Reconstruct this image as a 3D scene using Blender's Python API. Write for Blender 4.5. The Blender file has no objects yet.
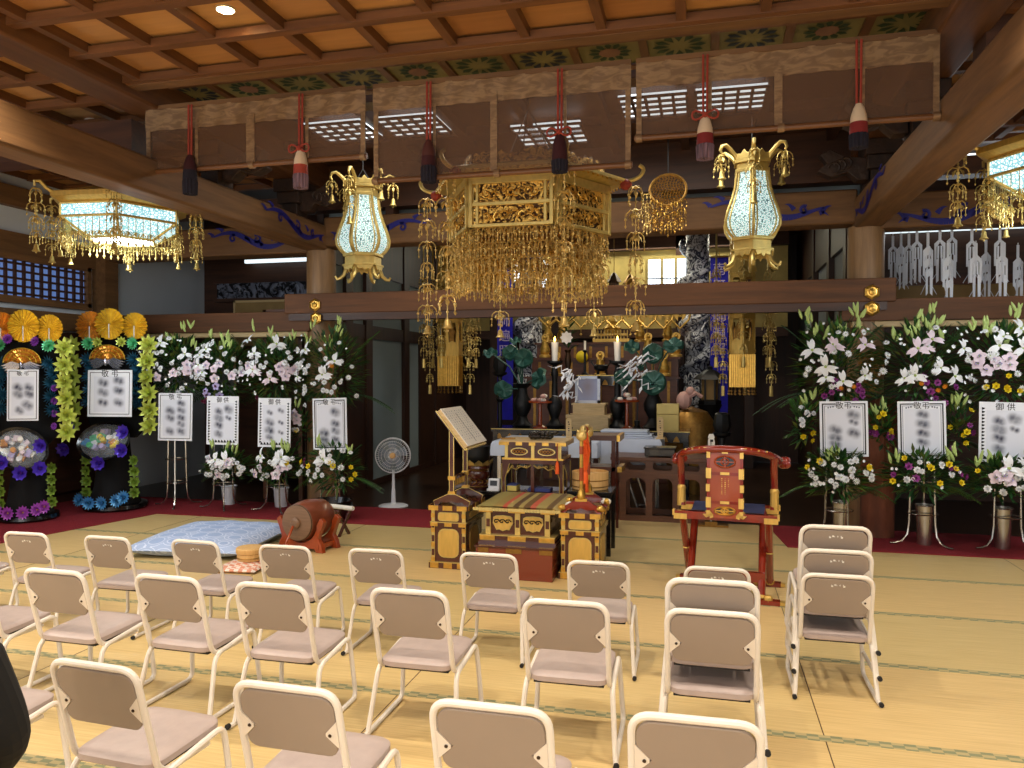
import bpy, bmesh, math, random
from mathutils import Vector, Matrix, Euler
random.seed(7)
S = bpy.context.scene
C = S.collection
PI = math.pi
def R(d): return math.radians(d)
# ---------------------------------------------------------------- camera
CAM = Vector((0, 0, 1.55))
camd = bpy.data.cameras.new('camera'); cam = bpy.data.objects.new('camera', camd); C.objects.link(cam)
camd.sensor_width = 36; camd.lens = 770/1024*36; camd.clip_end = 100
cam.location = CAM; cam.rotation_euler = (R(90-0.8), 0, R(14.05))
S.camera = cam
RM = cam.rotation_euler.to_matrix()
def ray(x, y): return RM @ Vector(((x-512)/770, (384-y)/770, -1))
def at(x, y, Y):                       # the point of depth Y seen at photograph pixel x, y
    d = ray(x, y); return CAM + d*(Y/d.y)
def onz(x, y, Z):                      # the point of height Z seen there
    d = ray(x, y); return CAM + d*((Z-1.55)/d.z)
# ---------------------------------------------------------------- materials
def lin(c): return tuple(((v/255)/12.92 if v/255 <= .04045 else ((v/255+.055)/1.055)**2.4) for v in c)
MATS = {}
def nt(name):
    m = bpy.data.materials.new(name); m.use_nodes = True
    n = m.node_tree; b = n.nodes['Principled BSDF']; MATS[name] = m
    return m, n, b
def mat(name, col, rough=.6, metal=0, var=0, vscale=8, emit=0, bump=0, bscale=60, alpha=1, sheen=0, coat=0, stretch=None, trans=0):
    m, n, b = nt(name); c = lin(col)
    b.inputs['Base Color'].default_value = (*c, 1); b.inputs['Roughness'].default_value = rough; b.inputs['Metallic'].default_value = metal
    if alpha < 1: b.inputs['Alpha'].default_value = alpha
    if coat: b.inputs['Coat Weight'].default_value = coat
    if trans: b.inputs['Transmission Weight'].default_value = trans
    if emit: b.inputs['Emission Color'].default_value = (*c, 1); b.inputs['Emission Strength'].default_value = emit
    L = n.links
    if var or bump:
        tc = n.nodes.new('ShaderNodeTexCoord'); mp = n.nodes.new('ShaderNodeMapping'); L.new(tc.outputs['Object'], mp.inputs[0])
        if stretch: mp.inputs['Scale'].default_value = stretch
    if var:
        no = n.nodes.new('ShaderNodeTexNoise'); no.inputs['Scale'].default_value = vscale; no.inputs['Detail'].default_value = 5
        L.new(mp.outputs[0], no.inputs['Vector'])
        cr = n.nodes.new('ShaderNodeValToRGB'); L.new(no.outputs[0], cr.inputs[0])
        cr.color_ramp.elements[0].position = .3; cr.color_ramp.elements[1].position = .7
        cr.color_ramp.elements[0].color = (*[v*(1-var) for v in c], 1); cr.color_ramp.elements[1].color = (*[min(1, v*(1+var)) for v in c], 1)
        L.new(cr.outputs[0], b.inputs['Base Color'])
    if bump:
        n2 = n.nodes.new('ShaderNodeTexNoise'); n2.inputs['Scale'].default_value = bscale; L.new(mp.outputs[0], n2.inputs['Vector'])
        bp = n.nodes.new('ShaderNodeBump'); bp.inputs['Strength'].default_value = bump; bp.inputs['Distance'].default_value = .01
        L.new(n2.outputs[0], bp.inputs['Height']); L.new(bp.outputs[0], b.inputs['Normal'])
    return m
def wood(name, c1, c2, axis='x', rough=.5, scale=1.0, coord='Object'):
    m, n, b = nt(name); L = n.links; b.inputs['Roughness'].default_value = rough
    tc = n.nodes.new('ShaderNodeTexCoord'); mp = n.nodes.new('ShaderNodeMapping'); L.new(tc.outputs[coord], mp.inputs[0])
    s = {'x': (.7, 9, 9), 'y': (9, .7, 9), 'z': (9, 9, .7)}[axis]; mp.inputs['Scale'].default_value = [v*scale for v in s]
    no = n.nodes.new('ShaderNodeTexNoise'); no.inputs['Scale'].default_value = 1.6; no.inputs['Detail'].default_value = 8; no.inputs['Distortion'].default_value = .6
    no.inputs['Roughness'].default_value = .65
    L.new(mp.outputs[0], no.inputs['Vector'])
    cr = n.nodes.new('ShaderNodeValToRGB'); L.new(no.outputs[0], cr.inputs[0])
    cr.color_ramp.elements[0].position = .35; cr.color_ramp.elements[1].position = .65
    cr.color_ramp.elements[0].color = (*lin(c1), 1); cr.color_ramp.elements[1].color = (*lin(c2), 1)
    L.new(cr.outputs[0], b.inputs['Base Color'])
    return m
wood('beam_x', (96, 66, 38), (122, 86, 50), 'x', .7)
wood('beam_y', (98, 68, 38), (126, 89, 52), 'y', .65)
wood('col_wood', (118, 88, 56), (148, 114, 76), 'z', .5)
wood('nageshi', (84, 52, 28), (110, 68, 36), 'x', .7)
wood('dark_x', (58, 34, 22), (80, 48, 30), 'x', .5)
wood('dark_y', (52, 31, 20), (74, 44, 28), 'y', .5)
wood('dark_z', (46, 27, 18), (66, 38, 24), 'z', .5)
wood('darkfloor', (40, 26, 18), (62, 40, 26), 'x', .3)
wood('batten_x', (94, 58, 30), (122, 78, 42), 'x', .5)
wood('batten_y', (88, 54, 28), (114, 72, 38), 'y', .5)
wood('redbrown', (72, 36, 18), (96, 50, 28), 'x', .4)
wood('tablewood', (84, 50, 32), (106, 66, 42), 'x', .4, 3)
wood('palewood', (190, 160, 110), (214, 186, 136), 'x', .6, 4)
wood('hinoki', (206, 160, 96), (224, 182, 118), 'z', .5, 4)
wood('drumskin', (112, 84, 62), (128, 98, 74), 'x', .5, 4)
mat('lacquer_brown', (74, 30, 20), .22, coat=.5)
mat('lacquer_red', (128, 34, 16), .18, coat=.7, var=.15, vscale=12)
mat('lacquer_orange', (150, 62, 26), .25, coat=.5, var=.2, vscale=6)
mat('lacquer_step', (120, 48, 28), .25, coat=.5)
mat('black_lacquer', (16, 13, 12), .25, coat=.4)
mat('gold', (214, 170, 82), .32, .9, var=.18, vscale=30)
mat('gold_pale', (212, 186, 112), .4, .7, var=.12, vscale=20)
mat('gold_leaf', (214, 176, 92), .38, .6, var=.12, vscale=40, stretch=(1, 1, .15))
mat('gold_deep', (226, 194, 118), .4, .55, var=.3, vscale=18, bump=.4, bscale=40)
mat('gold_dark', (150, 112, 54), .4, .8, var=.25, vscale=25)
mat('bronze', (62, 46, 34), .4, .6, var=.2)
mat('black_iron', (22, 24, 26), .45, .4)
mat('chrome', (190, 186, 178), .25, .95)
mat('white_metal', (222, 213, 200), .35)
mat('gusset', (220, 208, 192), .4)
mat('back_panel', (146, 130, 116), .45, var=.05, vscale=3)
mat('seat_vinyl', (170, 153, 146), .42, var=.06, vscale=14, bump=.15, bscale=30)
mat('under_black', (24, 22, 24), .6)
mat('rubber', (20, 20, 22), .7)
mat('red_carpet', (128, 10, 26), .95, var=.15, vscale=40, bump=.3, bscale=300)
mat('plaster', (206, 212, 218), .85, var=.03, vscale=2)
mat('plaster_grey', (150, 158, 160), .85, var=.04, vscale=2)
mat('shoji_grey', (128, 142, 146), .8, var=.05, vscale=1.5)
mat('gold_wall', (206, 184, 112), .5, .35, var=.12, vscale=6)
mat('tan_screen', (146, 118, 70), .7, var=.1)
mat('paper', (236, 232, 222), .8)
mat('card_white', (236, 238, 244), .6)
mat('ink', (22, 22, 30), .7)
mat('ink_soft', (120, 122, 140), .8)
mat('blue_paint', (22, 20, 116), .6)
mat('banner_blue', (22, 18, 178), .7, var=.15, vscale=10)
mat('cloth_white', (196, 204, 220), .8, var=.04)
mat('cloth_grey', (140, 138, 142), .8, var=.06)
mat('leaf_dark', (36, 74, 34), .5, var=.45, vscale=9)
mat('leaf_mid', (70, 118, 46), .5, var=.4, vscale=9)
mat('leaf_light', (120, 150, 52), .5, var=.3, vscale=9)
mat('leaf_olive', (92, 104, 38), .55, var=.3, vscale=9)
mat('lotus_green', (44, 86, 76), .35, .3, var=.25, vscale=14)
mat('petal_white', (236, 238, 240), .6)
mat('petal_pinkish', (226, 208, 218), .6)
mat('petal_lilac', (182, 170, 214), .6)
mat('petal_yellow', (232, 206, 30), .6)
mat('petal_orange', (214, 140, 30), .6)
mat('petal_purple', (130, 44, 120), .6)
mat('petal_crimson', (150, 24, 44), .6)
mat('petal_magenta', (92, 22, 54), .6)
mat('bud_green', (170, 190, 110), .6)
mat('foil_yellow', (204, 214, 100), .32, .25, var=.2, vscale=30)
mat('foil_green', (108, 210, 150), .3, .3, var=.2, vscale=30)
mat('foil_teal', (40, 92, 118), .3, .4, var=.5, vscale=30)
mat('foil_purple', (86, 60, 190), .35, .2, var=.2, vscale=30)
mat('foil_violet', (138, 66, 168), .35, .2, var=.2, vscale=30)
mat('foil_magenta', (168, 80, 186), .35, .2, var=.25, vscale=30)
mat('foil_blue', (84, 158, 214), .3, .3, var=.2, vscale=30)
mat('foil_gold', (250, 200, 70), .28, .6, var=.25, vscale=22)
mat('foil_amber', (226, 156, 60), .3, .6, var=.25, vscale=22)
mat('foil_silver', (200, 200, 212), .25, .8)
mat('black_cloth', (9, 9, 11), .95, var=.3, vscale=4)
mat('cord_red', (150, 52, 34), .7)
mat('cord_dark', (78, 34, 26), .7)
mat('tassel_red', (120, 30, 30), .85)
mat('tassel_cream', (214, 190, 160), .85)
mat('tassel_indigo', (24, 20, 34), .9, var=.3, vscale=60, stretch=(1, 1, .1))
mat('tassel_plum', (110, 86, 96), .9, var=.5, vscale=60, stretch=(1, 1, .1))
mat('tassel_maroon', (56, 14, 20), .9)
mat('orange_silk', (238, 92, 20), .7)
mat('wax', (244, 240, 228), .4)
mat('plastic_white', (214, 216, 220), .4)
mat('plastic_grey', (112, 124, 136), .4)
mat('screen_dark', (30, 36, 44), .3)
mat('book_blue', (44, 56, 120), .6)
mat('book_yellow', (206, 186, 96), .6)
mat('seat_blue', (40, 44, 84), .8)
mat('denim', (22, 24, 32), .9, var=.25, vscale=6, bump=.4, bscale=20)
mat('skin', (206, 160, 132), .5)
mat('hair', (20, 16, 14), .6)
mat('bark', (116, 66, 44), .8, var=.4, vscale=8, bump=.8, bscale=20, stretch=(1, 1, .3))
mat('cellophane', (225, 235, 245), .12, alpha=.12)
mat('drum_barrel', (118, 58, 34), .35, coat=.3, var=.2)
mat('flame', (255, 190, 80), .5, emit=14)
mat('downlight', (255, 236, 200), .5, emit=22)
mat('downlight_dim', (255, 226, 180), .5, emit=.7)
mat('shoji_light', (226, 236, 240), .5, emit=2.6)
mat('window_light', (226, 240, 255), .5, emit=3.0)
mat('window_blue', (104, 134, 196), .5, emit=.5)
mat('strip_light', (220, 236, 240), .5, emit=1.4)
mat('lantern_lit', (196, 232, 226), .5, emit=1.0)
mat('statue_gold', (196, 160, 78), .4, .7, var=.4, vscale=20)
mat('fruit_pink', (214, 170, 160), .6)
mat('carve_dark', (52, 34, 24), .6, var=.4, vscale=14, bump=.8, bscale=20)
def ramp2(name, build, **kw):
    m, n, b = nt(name); build(n, b, n.links); return m
def _tatami(n, b, L):
    tc = n.nodes.new('ShaderNodeTexCoord'); 
    mp = n.nodes.new('ShaderNodeMapping'); mp.inputs['Scale'].default_value = (3, 110, 1); L.new(tc.outputs['Object'], mp.inputs[0])
    no = n.nodes.new('ShaderNodeTexNoise'); no.inputs['Scale'].default_value = 1.0; no.inputs['Detail'].default_value = 3; L.new(mp.outputs[0], no.inputs['Vector'])
    n2 = n.nodes.new('ShaderNodeTexNoise'); n2.inputs['Scale'].default_value = .9; L.new(tc.outputs['Object'], n2.inputs['Vector'])
    cr = n.nodes.new('ShaderNodeValToRGB'); L.new(no.outputs[0], cr.inputs[0])
    cr.color_ramp.elements[0].position = .3; cr.color_ramp.elements[0].color = (*lin((196, 164, 108)), 1)
    cr.color_ramp.elements[1].position = .7; cr.color_ramp.elements[1].color = (*lin((218, 186, 128)), 1)
    # per-mat tint: light catching the rush weave differently, put into each mat's colour
    br = n.nodes.new('ShaderNodeTexBrick'); br.offset = 0; br.inputs['Scale'].default_value = 1; br.inputs['Mortar Size'].default_value = 0
    br.inputs['Brick Width'].default_value = 1.93; br.inputs['Row Height'].default_value = .958; br.inputs['Bias'].default_value = 0
    br.inputs['Color1'].default_value = (1, 1, 1, 1); br.inputs['Color2'].default_value = (.86, .93, .94, 1)
    m2 = n.nodes.new('ShaderNodeMapping'); m2.inputs['Location'].default_value = (1.43+1.93*5, -3.47+.958*6, 0); L.new(tc.outputs['Object'], m2.inputs[0]); L.new(m2.outputs[0], br.inputs['Vector'])
    mx = n.nodes.new('ShaderNodeMix'); mx.data_type = 'RGBA'; mx.blend_type = 'MULTIPLY'; mx.inputs[0].default_value = 1
    L.new(cr.outputs[0], mx.inputs[6]); L.new(br.outputs[0], mx.inputs[7]); L.new(mx.outputs[2], b.inputs['Base Color'])
    b.inputs['Roughness'].default_value = .48
    bp = n.nodes.new('ShaderNodeBump'); bp.inputs['Strength'].default_value = .25; bp.inputs['Distance'].default_value = .003
    L.new(no.outputs[0], bp.inputs['Height']); L.new(bp.outputs[0], b.inputs['Normal'])
ramp2('tatami', _tatami)
def _heri(n, b, L):
    tc = n.nodes.new('ShaderNodeTexCoord'); ck = n.nodes.new('ShaderNodeTexChecker'); ck.inputs['Scale'].default_value = 42
    mp = n.nodes.new('ShaderNodeMapping'); mp.inputs['Scale'].default_value = (.5, 1, 1); L.new(tc.outputs['Object'], mp.inputs[0]); L.new(mp.outputs[0], ck.inputs['Vector'])
    ck.inputs['Color1'].default_value = (*lin((124, 126, 92)), 1); ck.inputs['Color2'].default_value = (*lin((172, 156, 110)), 1)
    L.new(ck.outputs[0], b.inputs['Base Color']); b.inputs['Roughness'].default_value = .7
ramp2('heri', _heri)
def _lantern(n, b, L):
    tc = n.nodes.new('ShaderNodeTexCoord'); v = n.nodes.new('ShaderNodeTexVoronoi'); v.feature = 'DISTANCE_TO_EDGE'; v.inputs['Scale'].default_value = 58
    L.new(tc.outputs['Object'], v.inputs['Vector'])
    cr = n.nodes.new('ShaderNodeValToRGB'); L.new(v.outputs['Distance'], cr.inputs[0]); cr.color_ramp.interpolation = 'LINEAR'
    cr.color_ramp.elements[0].position = .05; cr.color_ramp.elements[0].color = (.05, .11, .12, 1)
    cr.color_ramp.elements[1].position = .17; cr.color_ramp.elements[1].color = (.66, .86, .84, 1)
    L.new(cr.outputs[0], b.inputs['Base Color']); L.new(cr.outputs[0], b.inputs['Emission Color']); b.inputs['Emission Strength'].default_value = .95
ramp2('lantern_fret', _lantern)
def _fret2(n, b, L):
    tc = n.nodes.new('ShaderNodeTexCoord'); v = n.nodes.new('ShaderNodeTexVoronoi'); v.feature = 'DISTANCE_TO_EDGE'; v.inputs['Scale'].default_value = 38
    L.new(tc.outputs['Object'], v.inputs['Vector'])
    cr = n.nodes.new('ShaderNodeValToRGB'); L.new(v.outputs['Distance'], cr.inputs[0])
    cr.color_ramp.elements[0].position = .08; cr.color_ramp.elements[0].color = (.16, .40, .46, 1)
    cr.color_ramp.elements[1].position = .2; cr.color_ramp.elements[1].color = (.80, .95, 1, 1)
    L.new(cr.outputs[0], b.inputs['Base Color']); L.new(cr.outputs[0], b.inputs['Emission Color']); b.inputs['Emission Strength'].default_value = 1.3
ramp2('lantern_fret_blue', _fret2)
def _relief(name, dark, light, sc, metal):
    def f(n, b, L):
        tc = n.nodes.new('ShaderNodeTexCoord'); v = n.nodes.new('ShaderNodeTexNoise'); v.inputs['Scale'].default_value = sc; v.inputs['Distortion'].default_value = 2.5; v.inputs['Detail'].default_value = 3
        L.new(tc.outputs['Object'], v.inputs['Vector'])
        cr = n.nodes.new('ShaderNodeValToRGB'); L.new(v.outputs[0], cr.inputs[0])
        cr.color_ramp.elements[0].position = .44; cr.color_ramp.elements[0].color = (*lin(dark), 1)
        cr.color_ramp.elements[1].position = .54; cr.color_ramp.elements[1].color = (*lin(light), 1)
        L.new(cr.outputs[0], b.inputs['Base Color']); b.inputs['Metallic'].default_value = metal; b.inputs['Roughness'].default_value = .4
        bp = n.nodes.new('ShaderNodeBump'); bp.inputs['Strength'].default_value = .9; bp.inputs['Distance'].default_value = .02
        L.new(v.outputs[0], bp.inputs['Height']); L.new(bp.outputs[0], b.inputs['Normal'])
    ramp2(name, f)
_relief('relief_gold', (64, 38, 14), (236, 190, 96), 14, .75)
_relief('relief_silver', (14, 15, 22), (120, 124, 140), 6, .3)
_relief('relief_dragon', (30, 38, 66), (206, 212, 224), 9, .1)
_relief('zabuton_blue', (146, 166, 206), (128, 150, 196), 5, 0)
def _zab(n, b, L):
    tc = n.nodes.new('ShaderNodeTexCoord'); v = n.nodes.new('ShaderNodeTexVoronoi'); v.inputs['Scale'].default_value = 6.5; v.inputs['Randomness'].default_value = .25
    L.new(tc.outputs['Object'], v.inputs['Vector'])
    cr = n.nodes.new('ShaderNodeValToRGB'); L.new(v.outputs['Distance'], cr.inputs[0]); cr.color_ramp.interpolation = 'CONSTANT'
    e = cr.color_ramp.elements; e[0].position = 0; e[0].color = (*lin((150, 170, 208)), 1); e[1].position = .42; e[1].color = (*lin((196, 208, 232)), 1)
    x = e.new(.47); x.color = (*lin((162, 180, 214)), 1); y = e.new(.6); y.color = (*lin((204, 214, 236)), 1); z = e.new(.64); z.color = (*lin((162, 180, 214)), 1)
    L.new(cr.outputs[0], b.inputs['Base Color']); b.inputs['Roughness'].default_value = .8
ramp2('zabuton_pattern', _zab)
def _pad(n, b, L):
    tc = n.nodes.new('ShaderNodeTexCoord'); ck = n.nodes.new('ShaderNodeTexChecker'); ck.inputs['Scale'].default_value = 28; L.new(tc.outputs['Object'], ck.inputs['Vector'])
    ck.inputs['Color1'].default_value = (*lin((232, 214, 200)), 1); ck.inputs['Color2'].default_value = (*lin((214, 140, 110)), 1); L.new(ck.outputs[0], b.inputs['Base Color'])
ramp2('pad_check', _pad)
def _sudare(n, b, L):                 # split-bamboo blind: gaps between the reeds let light through
    tc = n.nodes.new('ShaderNodeTexCoord'); w = n.nodes.new('ShaderNodeTexWave'); w.bands_direction = 'Z'; w.inputs['Scale'].default_value = 60; w.inputs['Distortion'].default_value = .3
    L.new(tc.outputs['Object'], w.inputs['Vector'])
    mr = n.nodes.new('ShaderNodeMapRange'); L.new(w.outputs['Fac'], mr.inputs[0]); mr.inputs[3].default_value = .25; mr.inputs[4].default_value = .68
    L.new(mr.outputs[0], b.inputs['Alpha']); b.inputs['Base Color'].default_value = (*lin((112, 80, 56)), 1); b.inputs['Roughness'].default_value = .6
ramp2('sudare', _sudare)
def _brocade(n, b, L):
    tc = n.nodes.new('ShaderNodeTexCoord'); v = n.nodes.new('ShaderNodeTexNoise'); v.inputs['Scale'].default_value = 9; v.inputs['Distortion'].default_value = 1.5
    mp = n.nodes.new('ShaderNodeMapping'); mp.inputs['Scale'].default_value = (.8, 1, 2.4); L.new(tc.outputs['Object'], mp.inputs[0]); L.new(mp.outputs[0], v.inputs['Vector'])
    cr = n.nodes.new('ShaderNodeValToRGB'); L.new(v.outputs[0], cr.inputs[0])
    cr.color_ramp.elements[0].position = .42; cr.color_ramp.elements[0].color = (*lin((124, 94, 64)), 1)
    cr.color_ramp.elements[1].position = .6; cr.color_ramp.elements[1].color = (*lin((152, 120, 84)), 1)
    L.new(cr.outputs[0], b.inputs['Base Color']); b.inputs['Roughness'].default_value = .6; b.inputs['Alpha'].default_value = .93
ramp2('brocade', _brocade)
def _stripes(n, b, L):
    tc = n.nodes.new('ShaderNodeTexCoord'); sx = n.nodes.new('ShaderNodeSeparateXYZ'); L.new(tc.outputs['Object'], sx.inputs[0])
    mr = n.nodes.new('ShaderNodeMapRange'); mr.inputs[1].default_value = -.45; mr.inputs[2].default_value = .45; L.new(sx.outputs[0], mr.inputs[0])
    cr = n.nodes.new('ShaderNodeValToRGB'); cr.color_ramp.interpolation = 'CONSTANT'; L.new(mr.outputs[0], cr.inputs[0])
    cols = [(0, (152, 138, 78)), (.3, (150, 128, 70)), (.38, (186, 84, 62)), (.42, (160, 140, 84)), (.47, (94, 70, 44)), (.52, (166, 148, 88)), (.56, (112, 84, 48)), (.62, (190, 92, 70)), (.67, (160, 142, 84)), (.76, (108, 84, 50)), (.81, (170, 150, 90))]
    e = cr.color_ramp.elements; e[0].position = 0; e[0].color = (*lin(cols[0][1]), 1); e[1].position = cols[1][0]; e[1].color = (*lin(cols[1][1]), 1)
    for p, c in cols[2:]: q = e.new(p); q.color = (*lin(c), 1)
    L.new(cr.outputs[0], b.inputs['Base Color']); b.inputs['Roughness'].default_value = .6
ramp2('mat_stripes', _stripes)
def _smudge(name, pts):               # brush writing blurred beyond reading
    def f(n, b, L):
        tc = n.nodes.new('ShaderNodeTexCoord'); acc = None
        no = n.nodes.new('ShaderNodeTexNoise'); no.inputs['Scale'].default_value = 16; L.new(tc.outputs['Object'], no.inputs['Vector'])
        for (px, pz, r) in pts:
            d = n.nodes.new('ShaderNodeVectorMath'); d.operation = 'DISTANCE'; L.new(tc.outputs['Object'], d.inputs[0]); d.inputs[1].default_value = (px, 0, pz)
            mr = n.nodes.new('ShaderNodeMapRange'); mr.inputs[1].default_value = 0; mr.inputs[2].default_value = r; mr.inputs[3].default_value = .95; mr.inputs[4].default_value = 0; mr.interpolation_type = 'SMOOTHSTEP'
            L.new(d.outputs['Value'], mr.inputs[0])
            if acc is None: acc = mr.outputs[0]
            else:
                a = n.nodes.new('ShaderNodeMath'); a.operation = 'MAXIMUM'; L.new(acc, a.inputs[0]); L.new(mr.outputs[0], a.inputs[1]); acc = a.outputs[0]
        ml = n.nodes.new('ShaderNodeMath'); ml.operation = 'MULTIPLY'; L.new(acc, ml.inputs[0])
        m2 = n.nodes.new('ShaderNodeMapRange'); m2.inputs[1].default_value = .3; m2.inputs[2].default_value = .65; m2.inputs[3].default_value = .6; m2.inputs[4].default_value = 1.1; L.new(no.outputs[0], m2.inputs[0]); L.new(m2.outputs[0], ml.inputs[1])
        mx = n.nodes.new('ShaderNodeMix'); mx.data_type = 'RGBA'; L.new(ml.outputs[0], mx.inputs[0])
        mx.inputs[6].default_value = (*lin((226, 228, 238)), 1); mx.inputs[7].default_value = (*lin((52, 54, 74)), 1)
        L.new(mx.outputs[2], b.inputs['Base Color']); b.inputs['Roughness'].default_value = .7
    ramp2(name, f)
def _grille(n, b, L):
    tc = n.nodes.new('ShaderNodeTexCoord'); b.inputs['Base Color'].default_value = (*lin((206, 206, 200)), 1); b.inputs['Alpha'].default_value = .55
ramp2('fan_mesh', _grille)
def _portrait(n, b, L):
    tc = n.nodes.new('ShaderNodeTexCoord'); d = n.nodes.new('ShaderNodeVectorMath'); d.operation = 'DISTANCE'
    mp = n.nodes.new('ShaderNodeMapping'); mp.inputs['Scale'].default_value = (1.2, 0, .8); L.new(tc.outputs['Object'], mp.inputs[0]); L.new(mp.outputs[0], d.inputs[0]); d.inputs[1].default_value = (0, 0, .16)
    cr = n.nodes.new('ShaderNodeValToRGB'); L.new(d.outputs['Value'], cr.inputs[0]); cr.color_ramp.elements[0].position = .02; cr.color_ramp.elements[0].color = (*lin((136, 128, 140)), 1)
    cr.color_ramp.elements[1].position = .15; cr.color_ramp.elements[1].color = (*lin((146, 152, 182)), 1)
    L.new(cr.outputs[0], b.inputs['Base Color'])
ramp2('portrait_photo', _portrait)
# ---------------------------------------------------------------- mesh builder
def _split(s):
    par = list(range(len(s.v)))
    def fd(a):
        while par[a] != a: par[a] = par[par[a]]; a = par[a]
        return a
    for f in s.f:
        for q in f[1:]: par[fd(q)] = fd(f[0])
    g = {}
    for i, f in enumerate(s.f): g.setdefault(fd(f[0]), []).append(i)
    return list(g.values())
class MB:
    def __init__(s, T=None): s.v = []; s.f = []; s.mi = []; s.mats = []; s.cur = 0; s.T = T or Matrix.Identity(4)
    def m(s, name):
        if name not in s.mats: s.mats.append(name)
        s.cur = s.mats.index(name); return s
    def add(s, vs, fs, M=None):
        b = len(s.v); T = s.T @ M if M is not None else s.T
        s.v += [T @ Vector(p) for p in vs]; s.f += [tuple(b+i for i in f) for f in fs]; s.mi += [s.cur]*len(fs); return s
    def box(s, c, d, M=None, rz=0, rx=0, ry=0):
        x, y, z = d[0]/2, d[1]/2, d[2]/2
        vs = [(-x, -y, -z), (x, -y, -z), (x, y, -z), (-x, y, -z), (-x, -y, z), (x, -y, z), (x, y, z), (-x, y, z)]
        fs = [(0, 3, 2, 1), (4, 5, 6, 7), (0, 1, 5, 4), (1, 2, 6, 5), (2, 3, 7, 6), (3, 0, 4, 7)]
        Q = Matrix.Translation(c) @ Euler((rx, ry, rz)).to_matrix().to_4x4()
        return s.add(vs, fs, (M @ Q) if M is not None else Q)
    def bx(s, a, b): return s.box([(a[i]+b[i])/2 for i in range(3)], [abs(b[i]-a[i]) for i in range(3)])
    def bar(s, p, q, w, h, up=(0, 0, 1)):
        p, q = Vector(p), Vector(q); d = q-p; L = d.length; z = d.normalized(); u = Vector(up)
        if abs(z.dot(u)) > .98: u = Vector((0, 1, 0))
        x = u.cross(z).normalized(); y = z.cross(x)
        M = Matrix((x, y, z)).transposed().to_4x4(); M.translation = (p+q)/2
        return s.box((0, 0, 0), (w, h, L), M)
    def tube(s, pts, r, n=8, closed=False, cap=True):
        pts = [Vector(p) for p in pts]; N = len(pts); rs = r if isinstance(r, (list, tuple)) else [r]*N
        vs = []; prev = None
        for i, p in enumerate(pts):
            if closed: t = (pts[(i+1) % N]-pts[i-1])
            else: t = (pts[min(i+1, N-1)]-pts[max(i-1, 0)])
            t.normalize()
            if prev is None:
                a = Vector((0, 0, 1)) if abs(t.z) < .9 else Vector((1, 0, 0)); u = t.cross(a).normalized()
            else:
                u = prev - t*prev.dot(t); u.normalize()
            prev = u; w = t.cross(u)
            for k in range(n):
                a = 2*PI*k/n; vs.append(p + (u*math.cos(a)+w*math.sin(a))*rs[i])
        fs = []
        for i in range(N if closed else N-1):
            j = (i+1) % N
            for k in range(n): fs.append((i*n+k, i*n+(k+1) % n, j*n+(k+1) % n, j*n+k))
        if cap and not closed: fs.append(tuple(range(n-1, -1, -1))); fs.append(tuple((N-1)*n+k for k in range(n)))
        return s.add(vs, fs)
    def lathe(s, prof, n=16, c=(0, 0, 0), M=None, a0=0):
        vs = []; fs = []; 
        for r, z in prof:
            for k in range(n):
                a = a0+2*PI*k/n; vs.append((r*math.cos(a), r*math.sin(a), z))
        for i in range(len(prof)-1):
            for k in range(n): fs.append((i*n+k, i*n+(k+1) % n, (i+1)*n+(k+1) % n, (i+1)*n+k))
        if prof[0][0] > 1e-5: fs.append(tuple(range(n-1, -1, -1)))
        if prof[-1][0] > 1e-5: fs.append(tuple((len(prof)-1)*n+k for k in range(n)))
        Q = Matrix.Translation(c); return s.add(vs, fs, Q @ M if M is not None else Q)
    def prism(s, poly, th, M=None):    # poly in x,z ; thickness along y centred
        n = len(poly); vs = [(x, -th/2, z) for x, z in poly]+[(x, th/2, z) for x, z in poly]
        fs = [tuple(range(n)), tuple(range(2*n-1, n-1, -1))]+[(i, n+i, n+(i+1) % n, (i+1) % n) for i in range(n)]
        return s.add(vs, fs, M)
    def ball(s, c, r, n=8, m=5, sc=(1, 1, 1)):
        prof = [(max(1e-6, math.sin(PI*i/m))*r, -math.cos(PI*i/m)*r) for i in range(m+1)]
        return s.lathe(prof, n, c, Matrix.Diagonal((*sc, 1)))
    def quad(s, a, b, c, d): return s.add([a, b, c, d], [(0, 1, 2, 3)])
    def mesh(s, name, smooth=35):
        me = bpy.data.meshes.new(name); me.from_pydata([tuple(p) for p in s.v], [], s.f)
        for m in s.mats: me.materials.append(MATS[m])
        me.polygons.foreach_set('material_index', s.mi)
        bm = bmesh.new(); bm.from_mesh(me); bmesh.ops.recalc_face_normals(bm, faces=bm.faces); bm.to_mesh(me); bm.free()
        if smooth:
            me.polygons.foreach_set('use_smooth', [True]*len(me.polygons)); me.set_sharp_from_angle(angle=R(smooth))
        me.update(); return me
    def build(s, name, mat=None, parent=None, bevel=0, smooth=35, loc=None, seg=2):
        if mat and not s.mats: s.mats.append(mat)
        o = bpy.data.objects.new(name, s.mesh(name, smooth)); C.objects.link(o)
        if parent: o.parent = parent
        if loc is not None: o.location = loc
        if bevel:
            b = o.modifiers.new('bevel', 'BEVEL'); b.width = bevel; b.segments = seg; b.limit_method = 'ANGLE'; b.angle_limit = R(40)
        return o
def each(mb, name, parent, bevel=0, smooth=35):   # every separate piece becomes a part of its own
    for idx in _split(mb):
        q = MB(); mp = {}; q.mats = list(mb.mats)
        for i in idx:
            for v in mb.f[i]:
                if v not in mp: mp[v] = len(q.v); q.v.append(mb.v[v])
            q.f.append(tuple(mp[v] for v in mb.f[i])); q.mi.append(mb.mi[i])
        q.build(name, None, parent, bevel, smooth)
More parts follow.
